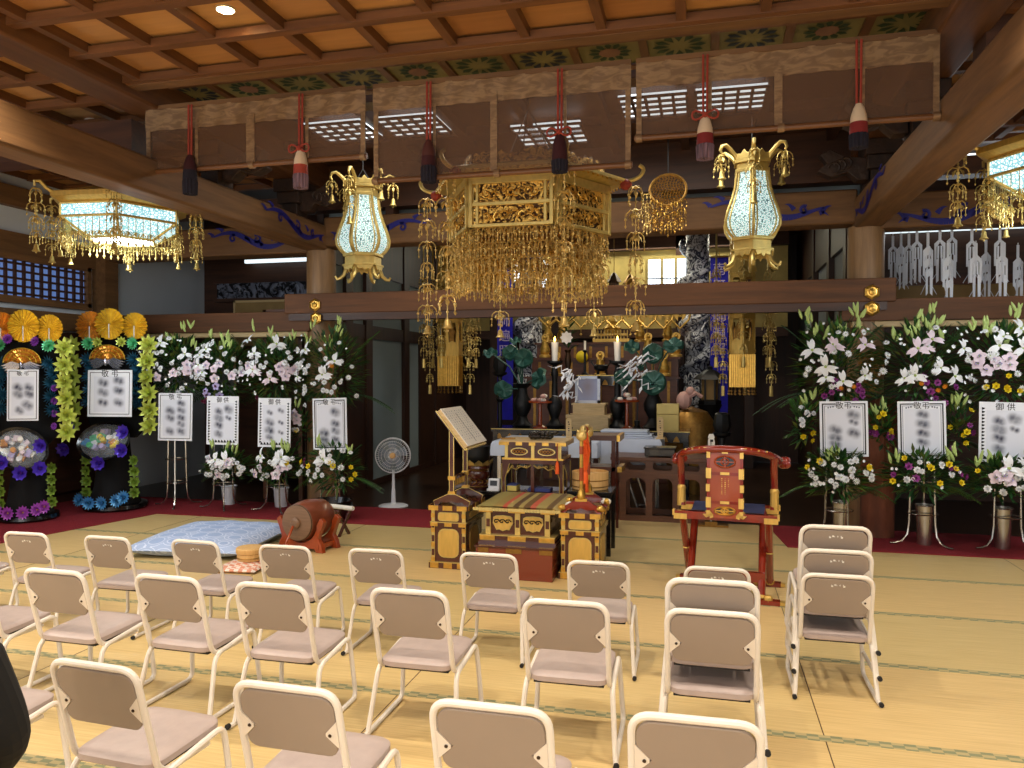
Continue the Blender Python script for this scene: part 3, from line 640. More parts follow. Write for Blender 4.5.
# ================================================================ steel chairs
def rrect(w, h, r, n=4, tl=None):
    pts = []
    for cx, cz, a0 in ((w/2-r, h/2-r, 0), (-w/2+r, h/2-r, 90), (-w/2+r, -h/2+r, 180), (w/2-r, -h/2+r, 270)):
        for k in range(n+1): a = R(a0+90*k/n); pts.append((cx+r*math.cos(a), cz+r*math.sin(a)))
    return pts
def make_chair():
    r = thing('stacking_chair', 'chair', 'chair')
    W = .172; tr = .0115
    # back frame: inverted U that runs down the sides and turns under the seat
    bz, by = .665, -.235
    pts = fil([(-W, .10, .285), (-W, -.135, .285), (-W, by, bz), (W, by, bz), (W, -.135, .285), (W, .10, .285)], .06, 6)
    MB().tube(pts, tr, 10).build('back_frame', 'white_metal', r)
    lean = math.atan2(.10, .38)
    # panel
    pan = MB(); w2 = W-.013; zt = bz-.004; zb = .455
    P = []
    for k in range(7): a = R(0+90*k/6); P.append((w2-.045+.045*math.cos(a), zt-.045+.045*math.sin(a)))
    for k in range(7): a = R(90+90*k/6); P.append((-w2+.045+.045*math.cos(a), zt-.045+.045*math.sin(a)))
    P += [(-w2, .565), (-w2+.042, .535), (-w2+.004, .495)]
    for k in range(5): a = R(180+90*k/4); P.append((-w2+.04+.035*math.cos(a), zb+.035+.035*math.sin(a)))
    for k in range(5): a = R(270+90*k/4); P.append((w2-.04+.035*math.cos(a), zb+.035+.035*math.sin(a)))
    P += [(w2-.004, .495), (w2-.042, .535), (w2, .565)]
    def tilt(M=0): return Matrix.Translation((0, -.135, .285)) @ Matrix.Rotation(math.atan2(.10, .38), 4, 'X') @ Matrix.Translation((0, 0, -.285))
    pan.prism(P, .012, tilt()); pan.build('backrest', 'back_panel', r, .003)
    for s in (-1, 1):
        g = MB(); g.prism([(s*(w2+.004), .585), (s*(w2+.004), .49), (s*(w2-.036), .53), (s*(w2-.036), .54)], .018, tilt()); o = g.build('gusset', 'gusset', r)
        q = MB(); q.lathe([(.0055, 0), (.0055, .003), (0.0, .005)], 8, (0, 0, 0), tilt() @ Matrix.Translation((s*(w2-.022), -.009, .535)) @ Matrix.Rotation(PI/2, 4, 'X')); q.build('rivet', 'bronze', o)
    lb = MB(); rnd = random.Random(3)
    for k in range(4):
        x = -.028+.019*k
        for q in range(3): lb.box((x+rnd.uniform(-.004, .004), -.0072, .625+rnd.uniform(-.004, .004)), (rnd.choice((.010, .002)), .001, rnd.choice((.002, .009))), tilt())
    lb.build('stamped_lettering', 'paper', r)
    # seat
    st = MB(); SP = []
    for (x, y) in fil([(0, .19, 0), (-.175, .185, 0), (-.168, -.165, 0), (.168, -.165, 0), (.175, .185, 0), (0, .19, 0)], .06, 5)[:-1] and [(p.x, p.y) for p in fil([(0, .19, 0), (-.175, .185, 0), (-.168, -.165, 0), (.168, -.165, 0), (.175, .185, 0), (0, .19, 0)], .06, 5)[:-1]]: SP.append((x, y))
    n = len(SP); vs = []; lv = [(.96, .300), (1, .305), (1, .325), (.95, .333), (.75, .337)]
    for sc, z in lv: vs += [(x*sc, (y-.01)*sc+.01, z+.012*max(0, y)/.19) for x, y in SP]
    fs = [tuple(range(n-1, -1, -1))]+[(i*n+k, i*n+(k+1) % n, (i+1)*n+(k+1) % n, (i+1)*n+k) for i in range(len(lv)-1) for k in range(n)]+[tuple((len(lv)-1)*n+k for k in range(n))]
    st.add(vs, fs); st.build('seat', 'seat_vinyl', r)
    un = MB(); un.bx((-.15, -.14, .288), (.15, .17, .300)); un.build('seat_board', 'under_black', r)
    # side frames
    for s in (-1, 1):
        x = s*(W+.012)
        pts = fil([(x+s*.025, -.235, tr), (x+s*.02, -.185, tr), (x+s*.02, .20, tr), (x, .17, .318), (x, -.13, .285), (x+s*.02, -.20, .02)], .045, 5)
        MB().tube(pts, tr, 8).build('side_frame', 'white_metal', r)
        MB().lathe([(.0125, 0), (.0125, .016)], 10, (x+s*.027, -.25, .0115+.003), Matrix.Rotation(-PI/2, 4, 'X')).build('foot_cap', 'rubber', r)
    MB().tube([(-W, .17, .296), (W, .17, .296)], .009, 8).build('cross_bar', 'white_metal', r)
    return r
ch = make_chair(); snap(ch); chp = ch; KIDS['plain'] = [t for t in KIDS[ch.name] if not t[0].name.startswith('stamped')]
used = False
def put_chair(x, y, label, group, z=0, rz=0, px=None, fwd=0):
    k_ = {G1: .88, G2: .965, 'stack of three beige chairs': .90, G3: .965, 'stacked pair of beige chairs': .97}.get(group, .92)
    """x, y: photograph pixel of the middle of the backrest's top edge"""
    global used
    p = onz(x, y, .676*k_)
    loc = Vector((p.x - math.sin(rz)*.235*k_, p.y+.235*k_*math.cos(rz)+fwd, z))
    if not used:
        used = True; ch.location = loc; ch.rotation_euler = (0, 0, rz); ch['label'] = label; ch['group'] = group; ch.scale = (k_,)*3; return ch
    return dup(ch, loc, rz, label, group, (k_,)*3, None if group in (G1, 'stack of three beige chairs') else 'plain')
G1, G2, G3 = 'beige steel chairs in the row nearest the altar', 'beige steel chairs in the middle row', 'beige steel chairs in the front row by the camera'
put_chair(-60, 528, 'beige chair cut off at the far left end of the row nearest the altar', G1)
put_chair(25, 532, 'beige steel chair below the left wreath in the row nearest the altar', G1, rz=.02)
put_chair(106, 536, 'beige steel chair left of the blue cushion in the row nearest the altar', G1)
put_chair(194, 540, 'beige steel chair directly in front of the blue cushion', G1, rz=-.03)
put_chair(284, 545, 'beige steel chair in front of the round wooden box', G1, rz=.02)
put_chair(375, 549, 'beige steel chair between the barrel drum and the lacquered step, nearest the altar', G1, rz=.03)
put_chair(488, 553, 'beige steel chair right in front of the lacquered step', G1)
put_chair(598, 561, 'beige steel chair in front of the right gilt side desk', G1, rz=.02)
put_chair(717, 567, 'beige steel chair behind the stacked pair, close to the red folding chair', G1)
put_chair(-45, 564, 'beige chair cut off by the left picture edge in the middle row', G2)
put_chair(53, 569, 'whole beige chair at the left of the middle row', G2, rz=-.02)
put_chair(166, 575, 'second whole beige chair from the left in the middle row', G2, rz=-.03)
put_chair(270, 583, 'third whole beige chair from the left in the middle row', G2)
put_chair(408, 589, 'fourth beige chair of the middle row, lined up with the book stand', G2)
put_chair(565, 600, 'fifth beige chair of the middle row, left of the stacked pair', G2, rz=.02)
put_chair(-80, 640, 'beige chair at the left picture edge beside the dark-clothed person', G3)
put_chair(92, 662, 'beige chair at the left of the row nearest the camera', G3, rz=-.06)
put_chair(284, 684, 'second beige chair in the row nearest the camera', G3, rz=-.02)
put_chair(489, 703, 'third beige chair in the row nearest the camera, cut by the lower edge', G3)
put_chair(695, 716, 'rightmost beige chair in the row nearest the camera, cut by the lower edge', G3, rz=.02)
def stack(x, y, n, labels, group, dz=.108):
    b = put_chair(x, y, labels[0], group)
    for k in range(1, n): dup(ch, b.location+Vector((0, .035*k, dz*k)), b.rotation_euler.z, labels[k], group, tuple(b.scale), None if n == 3 else 'plain')
stack(712, 610, 2, ['lower chair of the stacked pair in the middle row', 'upper chair of the stacked pair in the middle row'], 'stacked pair of beige chairs')
stack(838, 574, 3, ['bottom chair of the stack of three on the right', 'middle chair of the stack of three on the right', 'top chair of the stack of three on the right'], 'stack of three beige chairs')
# ================================================================ bamboo blinds and tassels
BY = 5.33
def blind(x0, x1, zb, zt, strips, label):
    r = thing('bamboo_blind', label, 'bamboo blind', ((x0+x1)/2, BY, zb), 0, 'bamboo blinds across the nave'); w = (x1-x0)/2; h = zt-zb
    m = MB(); m.bx((-w, -.002, .02), (w, .002, h-.16)); m.build('reed_sheet', 'sudare', r, smooth=0)
    # wavy brocade valance
    m = MB(); n = 60; vs = []
    for k in range(n+1):
        x = -w+2*w*k/n
        for j in range(4): vs.append((x, -.012-.008*math.sin(k*1.1+j)-.006*math.sin(k*.37), h-.17*j/3))
    fs = [(k*4+j, (k+1)*4+j, (k+1)*4+j+1, k*4+j+1) for k in range(n) for j in range(3)]
    m.add(vs, fs); m.build('valance', 'brocade', r)
    m = MB()
    for x, ww in [(-w+.02, .035), (w-.02, .035)]+[(s-(x0+x1)/2, q) for s, q in strips]: m = MB(); m.bx((x-ww/2, -.012, 0), (x+ww/2, -.004, h-.1)); m.build('brocade_strip', 'brocade', r)
    m = MB(); m.tube([(-w-.01, -.005, .012), (w+.01, -.005, .012)], .02, 10); m.build('bottom_rod', 'batten_x', r)
    m = MB(); m.bx((-w, -.02, h-.005), (w, .02, h+.03)); m.build('top_rail', 'beam_x', r)
    for s in (-w+.02, 0, w-.02): 
        m = MB(); m.lathe([(.03, -.02), (.03, .02)], 12, (s, -.005, .012), Matrix.Rotation(PI/2, 4, 'Y')); m.build('rod_wrap', 'brocade', r)
    return r
xs = [at(x, 150, BY).x for x in (147, 366, 374, 631, 636, 939)]
tx = [at(x, 150, BY).x for x in (194, 304, 431, 561, 705, 857)]
sx = [at(x, 150, BY).x for x in (251, 494, 778)]
blind(xs[0], xs[1], 3.155, 3.66, [(sx[0], .07), (tx[0]+.03, .025), (tx[1]+.03, .025)], 'left bamboo blind with brocade border above the left hanging lantern')
blind(xs[2], xs[3], 2.965, 3.66, [(sx[1], .05), (tx[2]+.03, .02), (tx[3]+.03, .02)], 'middle bamboo blind, hanging lower in front of the gold canopy')
blind(xs[4], xs[5], 3.14, 3.66, [(sx[2], .05), (tx[4]+.03, .025), (tx[5]+.03, .025)], 'right bamboo blind with brocade border beside the right long beam')
def tassel(x, ztop, zk, L, mats, bow, label):
    r = thing('tassel', label, 'tassel', (x, BY-.05, zk-L), 0, 'silk tassels on the blinds')
    m = MB()
    for s in (-1, 1): m.tube([(s*.012, 0, L+.0), (s*.014, .005, (ztop-zk)+L)], .008, 6)
    m.build('cord', 'cord_red', r)
    prof = [(.018, L+.02), (.034, L-.01), (.048, L-.06), (.052, L-.1)]; mid = [(.052, L-.1), (.055, L-.17)]; low = [(.055, L-.17), (.060, L*.35), (.056, .01), (.0, .0)]
    for nm, p, mt in (('head', prof, mats[0]), ('band', mid, mats[1]), ('skirt', low, mats[2])):
        m = MB(); vs = []; n = 28
        p2 = [(rr*1.0, z) for rr, z in p]
        m.lathe(p2, n); 
        if nm == 'skirt':
            for k in range(len(m.v)):
                if (k % n) % 2: v = m.v[k]; m.v[k] = Vector((v.x*.86, v.y*.86, v.z+(.006 if v.z < .05 else 0)))
        m.build(nm, mt, r)
    if bow:
        m = MB()
        for s in (-1, 1): m.tube([(s*.085*math.sin(t)*(1), -.03, L+.02+.03*math.sin(2*t)) for t in [k*PI/8 for k in range(9)]], .007, 5)
        m.lathe([(.001, -.02), (.02, -.01), (.02, .01), (.001, .02)], 8, (0, -.03, L+.02)); m.build('bow', mats[3], r)
T = [(.0, 3.24, .26, ('tassel_maroon', 'tassel_indigo', 'tassel_indigo', 'cord_dark'), 0, 'leftmost tassel on the blinds, dark indigo'),
     (.0, 3.26, .26, ('tassel_cream', 'cord_red', 'tassel_plum', 'cord_red'), 1, 'cream, red and plum tassel above the left hanging lantern'),
     (.0, 3.23, .29, ('cord_dark', 'tassel_maroon', 'tassel_indigo', 'cord_dark'), 0, 'dark tassel on the left half of the middle blind'),
     (.0, 3.20, .27, ('tassel_maroon', 'tassel_maroon', 'tassel_indigo', 'cord_red'), 1, 'dark tassel with red bow on the right half of the middle blind'),
     (.0, 3.20, .26, ('tassel_cream', 'tassel_red', 'tassel_plum', 'cord_red'), 1, 'cream, red and plum tassel above the right hanging lantern'),
     (.0, 3.18, .27, ('tassel_cream', 'tassel_red', 'tassel_indigo', 'cord_dark'), 0, 'rightmost tassel on the blinds, with dark skirt')]
yk = [(155, 193), (149, 187), (140, 181), (133, 171), (116, 158), (104, 147)]
for (d, zk, L, mt, bw, lab), x, px, (y0, y1) in zip(T, tx, (194, 304, 431, 561, 705, 857), yk):
    za = at(px, y0, BY-.05).z; zb = at(px, y1, BY-.05).z; tassel(x, 3.66, za-.02, za-zb, mt, bw, lab)
# ================================================================ gold pendants
def tier_mesh(big=1.0, seed=1):
    m = MB(); m.m('gold_deep'); b = big
    m.lathe([(.001, 0), (.012*b, -.008), (.02*b, -.02), (.006*b, -.028)], 6)
    for k in range(4):
        a = PI/4+k*PI/2; c, s = math.cos(a), math.sin(a)
        pts = [(0, 0, -.02*b), (.035*b*c, .035*b*s, -.012*b), (.06*b*c, .06*b*s, -.035*b), (.066*b*c, .066*b*s, -.06*b)]
        m.tube(pts, .0045*b, 4)
        m.ball((.066*b*c, .066*b*s, -.075*b), .011*b, 5, 3)
        m.tube([(.066*b*c, .066*b*s, -.08*b), (.066*b*c, .066*b*s, -.115*b)], .0028*b, 3); m.lathe([(.001, .0), (.009*b, -.016*b), (.001, -.03*b)], 4, (.066*b*c, .066*b*s, -.11*b))
        # openwork leaf between the arms
        a2 = a+PI/4; c2, s2 = math.cos(a2), math.sin(a2)
        m.add([(.012*b*c2, .012*b*s2, -.03*b), (.04*b*c2-.012*b*s2, .04*b*s2+.012*b*c2, -.05*b), (.05*b*c2, .05*b*s2, -.085*b), (.04*b*c2+.012*b*s2, .04*b*s2-.012*b*c2, -.05*b)], [(0, 1, 2, 3)])
    m.tube([(0, 0, 0), (0, 0, -.17*b)], .0035*b, 4); m.ball((0, 0, -.06*b), .014*b, 6, 4); m.ball((0, 0, -.12*b), .010*b, 5, 3)
    return m
def bell(m, z, s=1.0):
    m.lathe([(.001, 0), (.012*s, -.004), (.02*s, -.02), (.024*s, -.055), (.038*s, -.075), (.034*s, -.078), (.0, -.06)], 10, (0, 0, z)); m.ball((0, 0, z-.085*s), .009*s, 5, 3)
def strand_mesh(n, big, pitch, end='bell', mt='gold_deep'):
    m = MB(); t = tier_mesh(big); 
    for k in range(n):
        sc = 1.0+.12*math.sin(k*1.7)
        m.m(mt); m.add([v*Vector((1, 1, 1)).x for v in [Vector((p.x*sc, p.y*sc, p.z)) for p in t.v]], t.f, Matrix.Translation((0, 0, -pitch*k)) @ Matrix.Rotation(k*.6, 4, 'Z'))
    z = -pitch*n
    m.tube([(0, 0, z+pitch*.4), (0, 0, z)], .004, 4)
    if end == 'bell': bell(m, z, big)
    elif end == 'tube': m.lathe([(.02, 0), (.022, -.02), (.024, -.12), (.02, -.125)], 8, (0, 0, z))
    elif end == 'drop': m.lathe([(.001, 0), (.012, -.02), (.001, -.045)], 5, (0, 0, z))
    return m.mesh('strand')
ST_long = strand_mesh(6, 1.15, .185, 'bell')
ST_mid = strand_mesh(4, .95, .118, 'drop', 'gold_deep')
ST_short = strand_mesh(3, .8, .11, 'drop', 'gold')
ST_ban = strand_mesh(7, .9, .155, 'tube', 'gold_pale')
ST_one = strand_mesh(1, 1.0, .14, 'bell', 'gold_pale')
ST_two = strand_mesh(3, .9, .13, 'bell', 'gold_pale')
ST_rim = strand_mesh(1, .55, .09, 'drop', 'gold_pale')
# ---- hexagonal canopy
def hexpts(Rr, z, a0=0): return [(Rr*math.cos(a0+k*PI/3), Rr*math.sin(a0+k*PI/3), z) for k in range(6)]
r = thing('altar_canopy', 'large hexagonal gold canopy with carved panels and curtains of gold pendants', 'altar canopy', (CX, 6.35, 2.68))
Hx = .67
for k in range(6):
    a = hexpts(Hx, 0)[k]; b = hexpts(Hx, 0)[(k+1) % 6]; A = Vector(a); B = Vector(b); d = (B-A).normalized(); nrm = Vector((d.y, -d.x, 0))
    ang = math.atan2(d.y, d.x); L = (B-A).length
    T_ = Matrix.Translation((A+B)/2) @ Matrix.Rotation(ang, 4, 'Z')
    m = MB(T_); m.m('gold_pale')
    for z0, z1 in ((0, .028), (.165, .195), (.335, .40)): m.bx((-L/2, -.03, z0), (L/2, .02, z1))
    for s in (-1, 1): m.bx((s*L/2-.03*(s > 0), -.035, 0), (s*L/2+.03*(s < 0), .02, .36)); m.bx((s*(L/2-.065)-.012, -.022, 0), (s*(L/2-.065)+.012, .01, .36))
    m.build('panel_frame', None, r, .004)
    for z0, z1, nm in ((.03, .165, 'lower'), (.195, .335, 'upper')):
        m = MB(T_); m.m('relief_gold'); m.bx((-L/2+.07, -.005, z0), (L/2-.07, .012, z1)); rnd = random.Random(k*7+int(z0*100))
        m.m('gold')
        for q in range(9):
            x = -L/2+.12+(L-.24)*(q+.5)/9; zc = (z0+z1)/2+rnd.uniform(-.02, .02); rr = .035+.015*rnd.random(); a0 = rnd.random()*6; sg = rnd.choice((-1, 1))
            m.tube([(x+rr*(1-t/9)*math.cos(a0+sg*t*.8), -.012-.004*(t % 3), zc+rr*(1-t/9)*math.sin(a0+sg*t*.8)) for t in range(8)], .0065, 5)
        m.build('carved_panel', None, r)
    # flared eave and pierced crest
    m = MB(); m.m('gold_pale'); o1 = [Vector(p) for p in hexpts(Hx, .40)]; o2 = [Vector(p) for p in hexpts(Hx+.16, .43)]; o3 = [Vector(p) for p in hexpts(Hx+.16, .455)]; o4 = [Vector(p) for p in hexpts(Hx-.06, .52)]
    j = (k+1) % 6
    m.add([o1[k], o1[j], o2[j], o2[k], o3[k], o3[j], o4[j], o4[k]], [(0, 1, 2, 3), (3, 2, 5, 4), (4, 5, 6, 7)])
    m.m('gold')
    for q in range(14):
        t = (q+.5)/14; p = o2[k].lerp(o2[j], t); m.ball((p.x, p.y, p.z-.012), .011, 5, 3)
    m.build('eave', None, r, smooth=20)
    m = MB(T_); m.m('relief_gold'); pts = []; n = 24
    for q in range(n+1):
        x = -L/2+.02+(L-.04)*q/n; pts.append((x, .50+.07+.035*abs(math.sin(q/n*PI*2))+.015*math.sin(q*2.2)))
    m.prism([(-L/2+.02, .47)]+[(L/2-.02, .47)]+pts[::-1], .02, Matrix.Translation((0, .03, 0))); m.m('gold')
    for q in range(4):
        x = -L/2+.1+(L-.2)*q/3; m.tube([(x+.035*(1-t/9)*math.cos(t*.8), .012, .54+.035*(1-t/9)*math.sin(t*.8)) for t in range(8)], .006, 5)
    m.build('crest', None, r)
    # corner hook, dragon-headed
    c, s = math.cos(k*PI/3), math.sin(k*PI/3)
    hp = [(Hx+.10, .44), (Hx+.20, .44), (Hx+.27, .47), (Hx+.30, .53), (Hx+.26, .56)]
    m = MB(); m.m('gold_pale'); m.tube([(q*c, q*s, z) for q, z in fil([(a_, 0, b_) for a_, b_ in hp], .04, 3) and [(p.x, p.z) for p in fil([(a_, 0, b_) for a_, b_ in hp], .04, 3)]], .017, 6); m.build('corner_hook', None, r)
    m = MB(); m.m('cord_red'); m.ball((c*(Hx+.15), s*(Hx+.15), .41), .05, 8, 6, (1, 1, .9)); m.build('corner_knot', None, r)
    inst('long_pendant', ST_long, r, (c*(Hx+.23), s*(Hx+.23), .40), (0, 0, k*.5))
    # curtains of pendants below every face
    for q in range(7):
        t = (q+.5)/7; p = A.lerp(B, t); inst('pendant', ST_mid, r, (p.x*.96, p.y*.96, .02), (0, 0, q*.7+k))
    for q in range(3):
        t = (q+.5)/3; p = A.lerp(B, t); inst('pendant', ST_short, r, (p.x*.7, p.y*.7, -.02+.04*math.sin(q*2)), (0, 0, q))
m = MB(); m.m('gold_dark'); m.add(hexpts(Hx-.02, .03), [(0, 1, 2, 3, 4, 5)]); m.tube([(x*.7, y*.7, .0) for x, y, z in hexpts(Hx, 0)], .012, 5, closed=True)
m.build('ceiling_board', None, r, smooth=0)
for k in range(6):
    c, s = math.cos(k*PI/3+PI/6), math.sin(k*PI/3+PI/6); inst('pendant', ST_mid, r, (c*.30, s*.30, .0), (0, 0, k))
m = MB(); m.m('black_iron')
for k in range(3): m.tube([(.3*math.cos(k*2.1), .3*math.sin(k*2.1), .5), (0, 0, 1.1)], .006, 5)
m.tube([(0, 0, 1.1), (0, 0, 1.26)], .01, 6)
m.build('hanging_chain', None, r)
# ---- pot-shaped hanging lanterns
def lantern(x, label):
    p = at(x, 200, 7.1); r = thing('hanging_lantern', label, 'hanging lantern', (p.x, 7.1, 2.46), 0, 'pot-shaped gold hanging lanterns')
    prof = [(.150, .84), (.157, .78), (.168, .70), (.200, .60), (.240, .50), (.262, .42), (.255, .36), (.225, .31), (.185, .275)]
    a0 = -PI/2
    for k in range(6):
        m = MB(); a = a0+k*PI/3; b = a+PI/3
        vs = []
        for rr, z in prof: vs += [(rr*.97*math.cos(a), rr*.97*math.sin(a), z), (rr*.97*math.cos(b), rr*.97*math.sin(b), z)]
        m.add(vs, [(2*i, 2*i+1, 2*i+3, 2*i+2) for i in range(len(prof)-1)]); m.build('glass_panel', 'lantern_fret', r)
        m = MB(); m.tube([(rr*math.cos(a), rr*math.sin(a), z) for rr, z in prof], .014, 6)
        for s in (.86, .14):     # side edging on the panels
            m.tube([((rr*.985)*(math.cos(a)*s+math.cos(b)*(1-s)), (rr*.985)*(math.sin(a)*s+math.sin(b)*(1-s)), z) for rr, z in prof], .007, 5)
        m.build('rib', 'gold_pale', r)
        m = MB(); c, s = math.cos(a), math.sin(a)
        m.tube([(q*c, q*s, z) for q, z in [(.14, .93), (.17, .99), (.22, 1.04), (.26, 1.07), (.30, 1.06), (.315, 1.02), (.30, .995)]], [.02, .02, .018, .017, .016, .013, .010], 6); m.build('top_scroll', 'gold_pale', r)
        m = MB(); m.tube([(q*c, q*s, z) for q, z in [(.15, .17), (.17, .11), (.19, .06), (.225, .03), (.255, .02), (.27, .05)]], [.022, .02, .018, .017, .016, .012], 6); m.build('foot_scroll', 'gold_pale', r)
        inst('pendant', ST_two if k in (0, 3) else ST_one, r, (c*.30, s*.30, .99), (0, 0, k))
        # cornices
        m = MB(); T_ = Matrix.Rotation(a+PI/6, 4, 'Z'); m.T = T_
        for rr, z0, z1 in ((.165, .84, .87), (.150, .87, .92), (.172, .92, .95), (.20, .245, .275), (.18, .17, .245), (.205, .15, .17)):
            m.bx((rr*math.cos(PI/6)-.03, -rr*.5, z0), (rr*math.cos(PI/6), rr*.5, z1))
        m.m('gold_pale'); 
        m.prism([(-.08, 0), (.08, 0), (.075, .05), (.03, .045), (0, .08), (-.03, .045), (-.075, .05)], .012, Matrix.Translation((.145, 0, .95)) @ Matrix.Rotation(PI/2, 4, 'Z'))
        m.prism([(-.08, 0), (.08, 0), (.06, -.045), (.02, -.03), (0, -.06), (-.02, -.03), (-.06, -.045)], .012, Matrix.Translation((.17, 0, .15)) @ Matrix.Rotation(PI/2, 4, 'Z'))
        m.mats = ['gold_pale']; m.mi = [0]*len(m.f); each(m, 'cornice', r, .003)
    m = MB(); m.add(hexpts(.15, .16), [(0, 1, 2, 3, 4, 5)]); m.build('base_plate', 'gold_dark', r)
    m = MB()
    for k in range(3): m.tube([(.12*math.cos(k*2.1), .12*math.sin(k*2.1), .93), (0, 0, 1.12)], .004, 4)
    m.tube([(0, 0, 1.12), (0, 0, 1.34)], .006, 4); m.build('hanging_chain', 'black_iron', r)
    l = bpy.data.lights.new('lantern_bulb', 'POINT'); l.energy = 9; l.color = (.85, .97, .95); l.shadow_soft_size = .05; o = bpy.data.objects.new('lantern_bulb', l); C.objects.link(o); o.location = (p.x, 7.1, 2.46+.5)
lantern(363, 'pot-shaped gold hanging lantern with lit pale panels, beside the left column')
lantern(752, 'pot-shaped gold hanging lantern with lit pale panels, right of the gold canopy')
# ---- wide hexagonal lanterns of the aisles
def wide_lantern(cx, cy, label, a0=0):
    r = thing('hexagonal_lantern', label, 'hanging lantern', (cx, cy, 2.74), 0, 'wide hexagonal lanterns of the aisles')
    Rt, Rb = .53, .30
    def P(rr, a, z): return Vector((rr*math.cos(a), rr*math.sin(a), z))
    for k in range(6):
        a = a0+k*PI/3; b = a+PI/3
        m = MB(); m.add([P(Rt, a, .275), P(Rt, b, .275), P(Rt, b, .175), P(Rt, a, .175)], [(0, 1, 2, 3)]); m.build('upper_pane', 'lantern_fret_blue', r)
        m = MB(); m.add([P(Rt-.02, a, .16), P(Rt-.02, b, .16), P(Rb, b, .03), P(Rb, a, .03)], [(0, 1, 2, 3)]); m.build('lower_pane', 'lantern_fret_blue', r)
        m = MB()
        for rr, z in ((Rt, .28), (Rt, .168), (Rb, .02)): m.tube([P(rr, a, z), P(rr, b, z)], .012, 6)
        m.tube([P(Rt, a, .28), P(Rt, a, .168), P(Rb, a, .02)], .012, 6); m.build('frame', 'gold_pale', r)
        m = MB(); m.add([P(Rt-.02, a, .28), P(Rt-.02, b, .28), P(Rt+.08, b, .33), P(Rt+.08, a, .33), P(Rt+.08, a, .37), P(Rt+.08, b, .37), P(.18, b, .50), P(.18, a, .50)], [(0, 1, 2, 3), (3, 2, 5, 4), (4, 5, 6, 7)]); m.build('roof', 'gold_leaf', r, smooth=10)
        c, s = math.cos(a), math.sin(a); m = MB(); m.tube([(q*c, q*s, z) for q, z in [(Rt+.05, .36), (Rt+.11, .39), (Rt+.16, .44), (Rt+.20, .43), (Rt+.20, .39)]], [.018, .017, .015, .013, .010], 6); m.build('corner_scroll', 'gold_pale', r)
        inst('corner_pendant', strand6, r, (c*(Rt+.19), s*(Rt+.19), .38), (0, 0, k), .85)
        inst('corner_pendant', ST_two, r, (c*(Rt-.0), s*(Rt-.0), .17), (0, 0, k), .75)
        for q in range(8):
            t = (q+.5)/8; p = P(Rt-.01, a, .04).lerp(P(Rt-.01, b, .04), t); inst('rim_pendant', ST_rim, r, p, (0, 0, q))
            m = MB()
        m = MB()
        for q in range(8): t = (q+.5)/8; p = P(Rt-.01, a, .168).lerp(P(Rt-.01, b, .168), t); m.tube([p, p-Vector((0, 0, .13))], .003, 3)
        m.build('rim_chain', 'gold_pale', r)
    m = MB(); m.add([P(Rb-.01, a0+k*PI/3, .025) for k in range(6)], [(0, 1, 2, 3, 4, 5)]); m.build('bottom_pane', 'window_light', r)
    m = MB(); m.tube([(0, 0, .48), (0, 0, 1.02)], .012, 6); m.build('hanging_rod', 'black_iron', r)
    l = bpy.data.lights.new('lantern_bulb', 'POINT'); l.energy = 14; l.color = (.88, .97, 1); l.shadow_soft_size = .08; o = bpy.data.objects.new('lantern_bulb', l); C.objects.link(o); o.location = (cx, cy, 2.68)
strand6 = strand_mesh(4, 1.05, .14, 'bell', 'gold_pale')
wide_lantern(-5.18, 6.0, 'wide hexagonal gold lantern with bluish lit fretwork over the left aisle', .1)
pr = at(1076, 190, 6.0); wide_lantern(pr.x, 6.0, 'wide hexagonal lantern cut off by the right picture edge', 0)
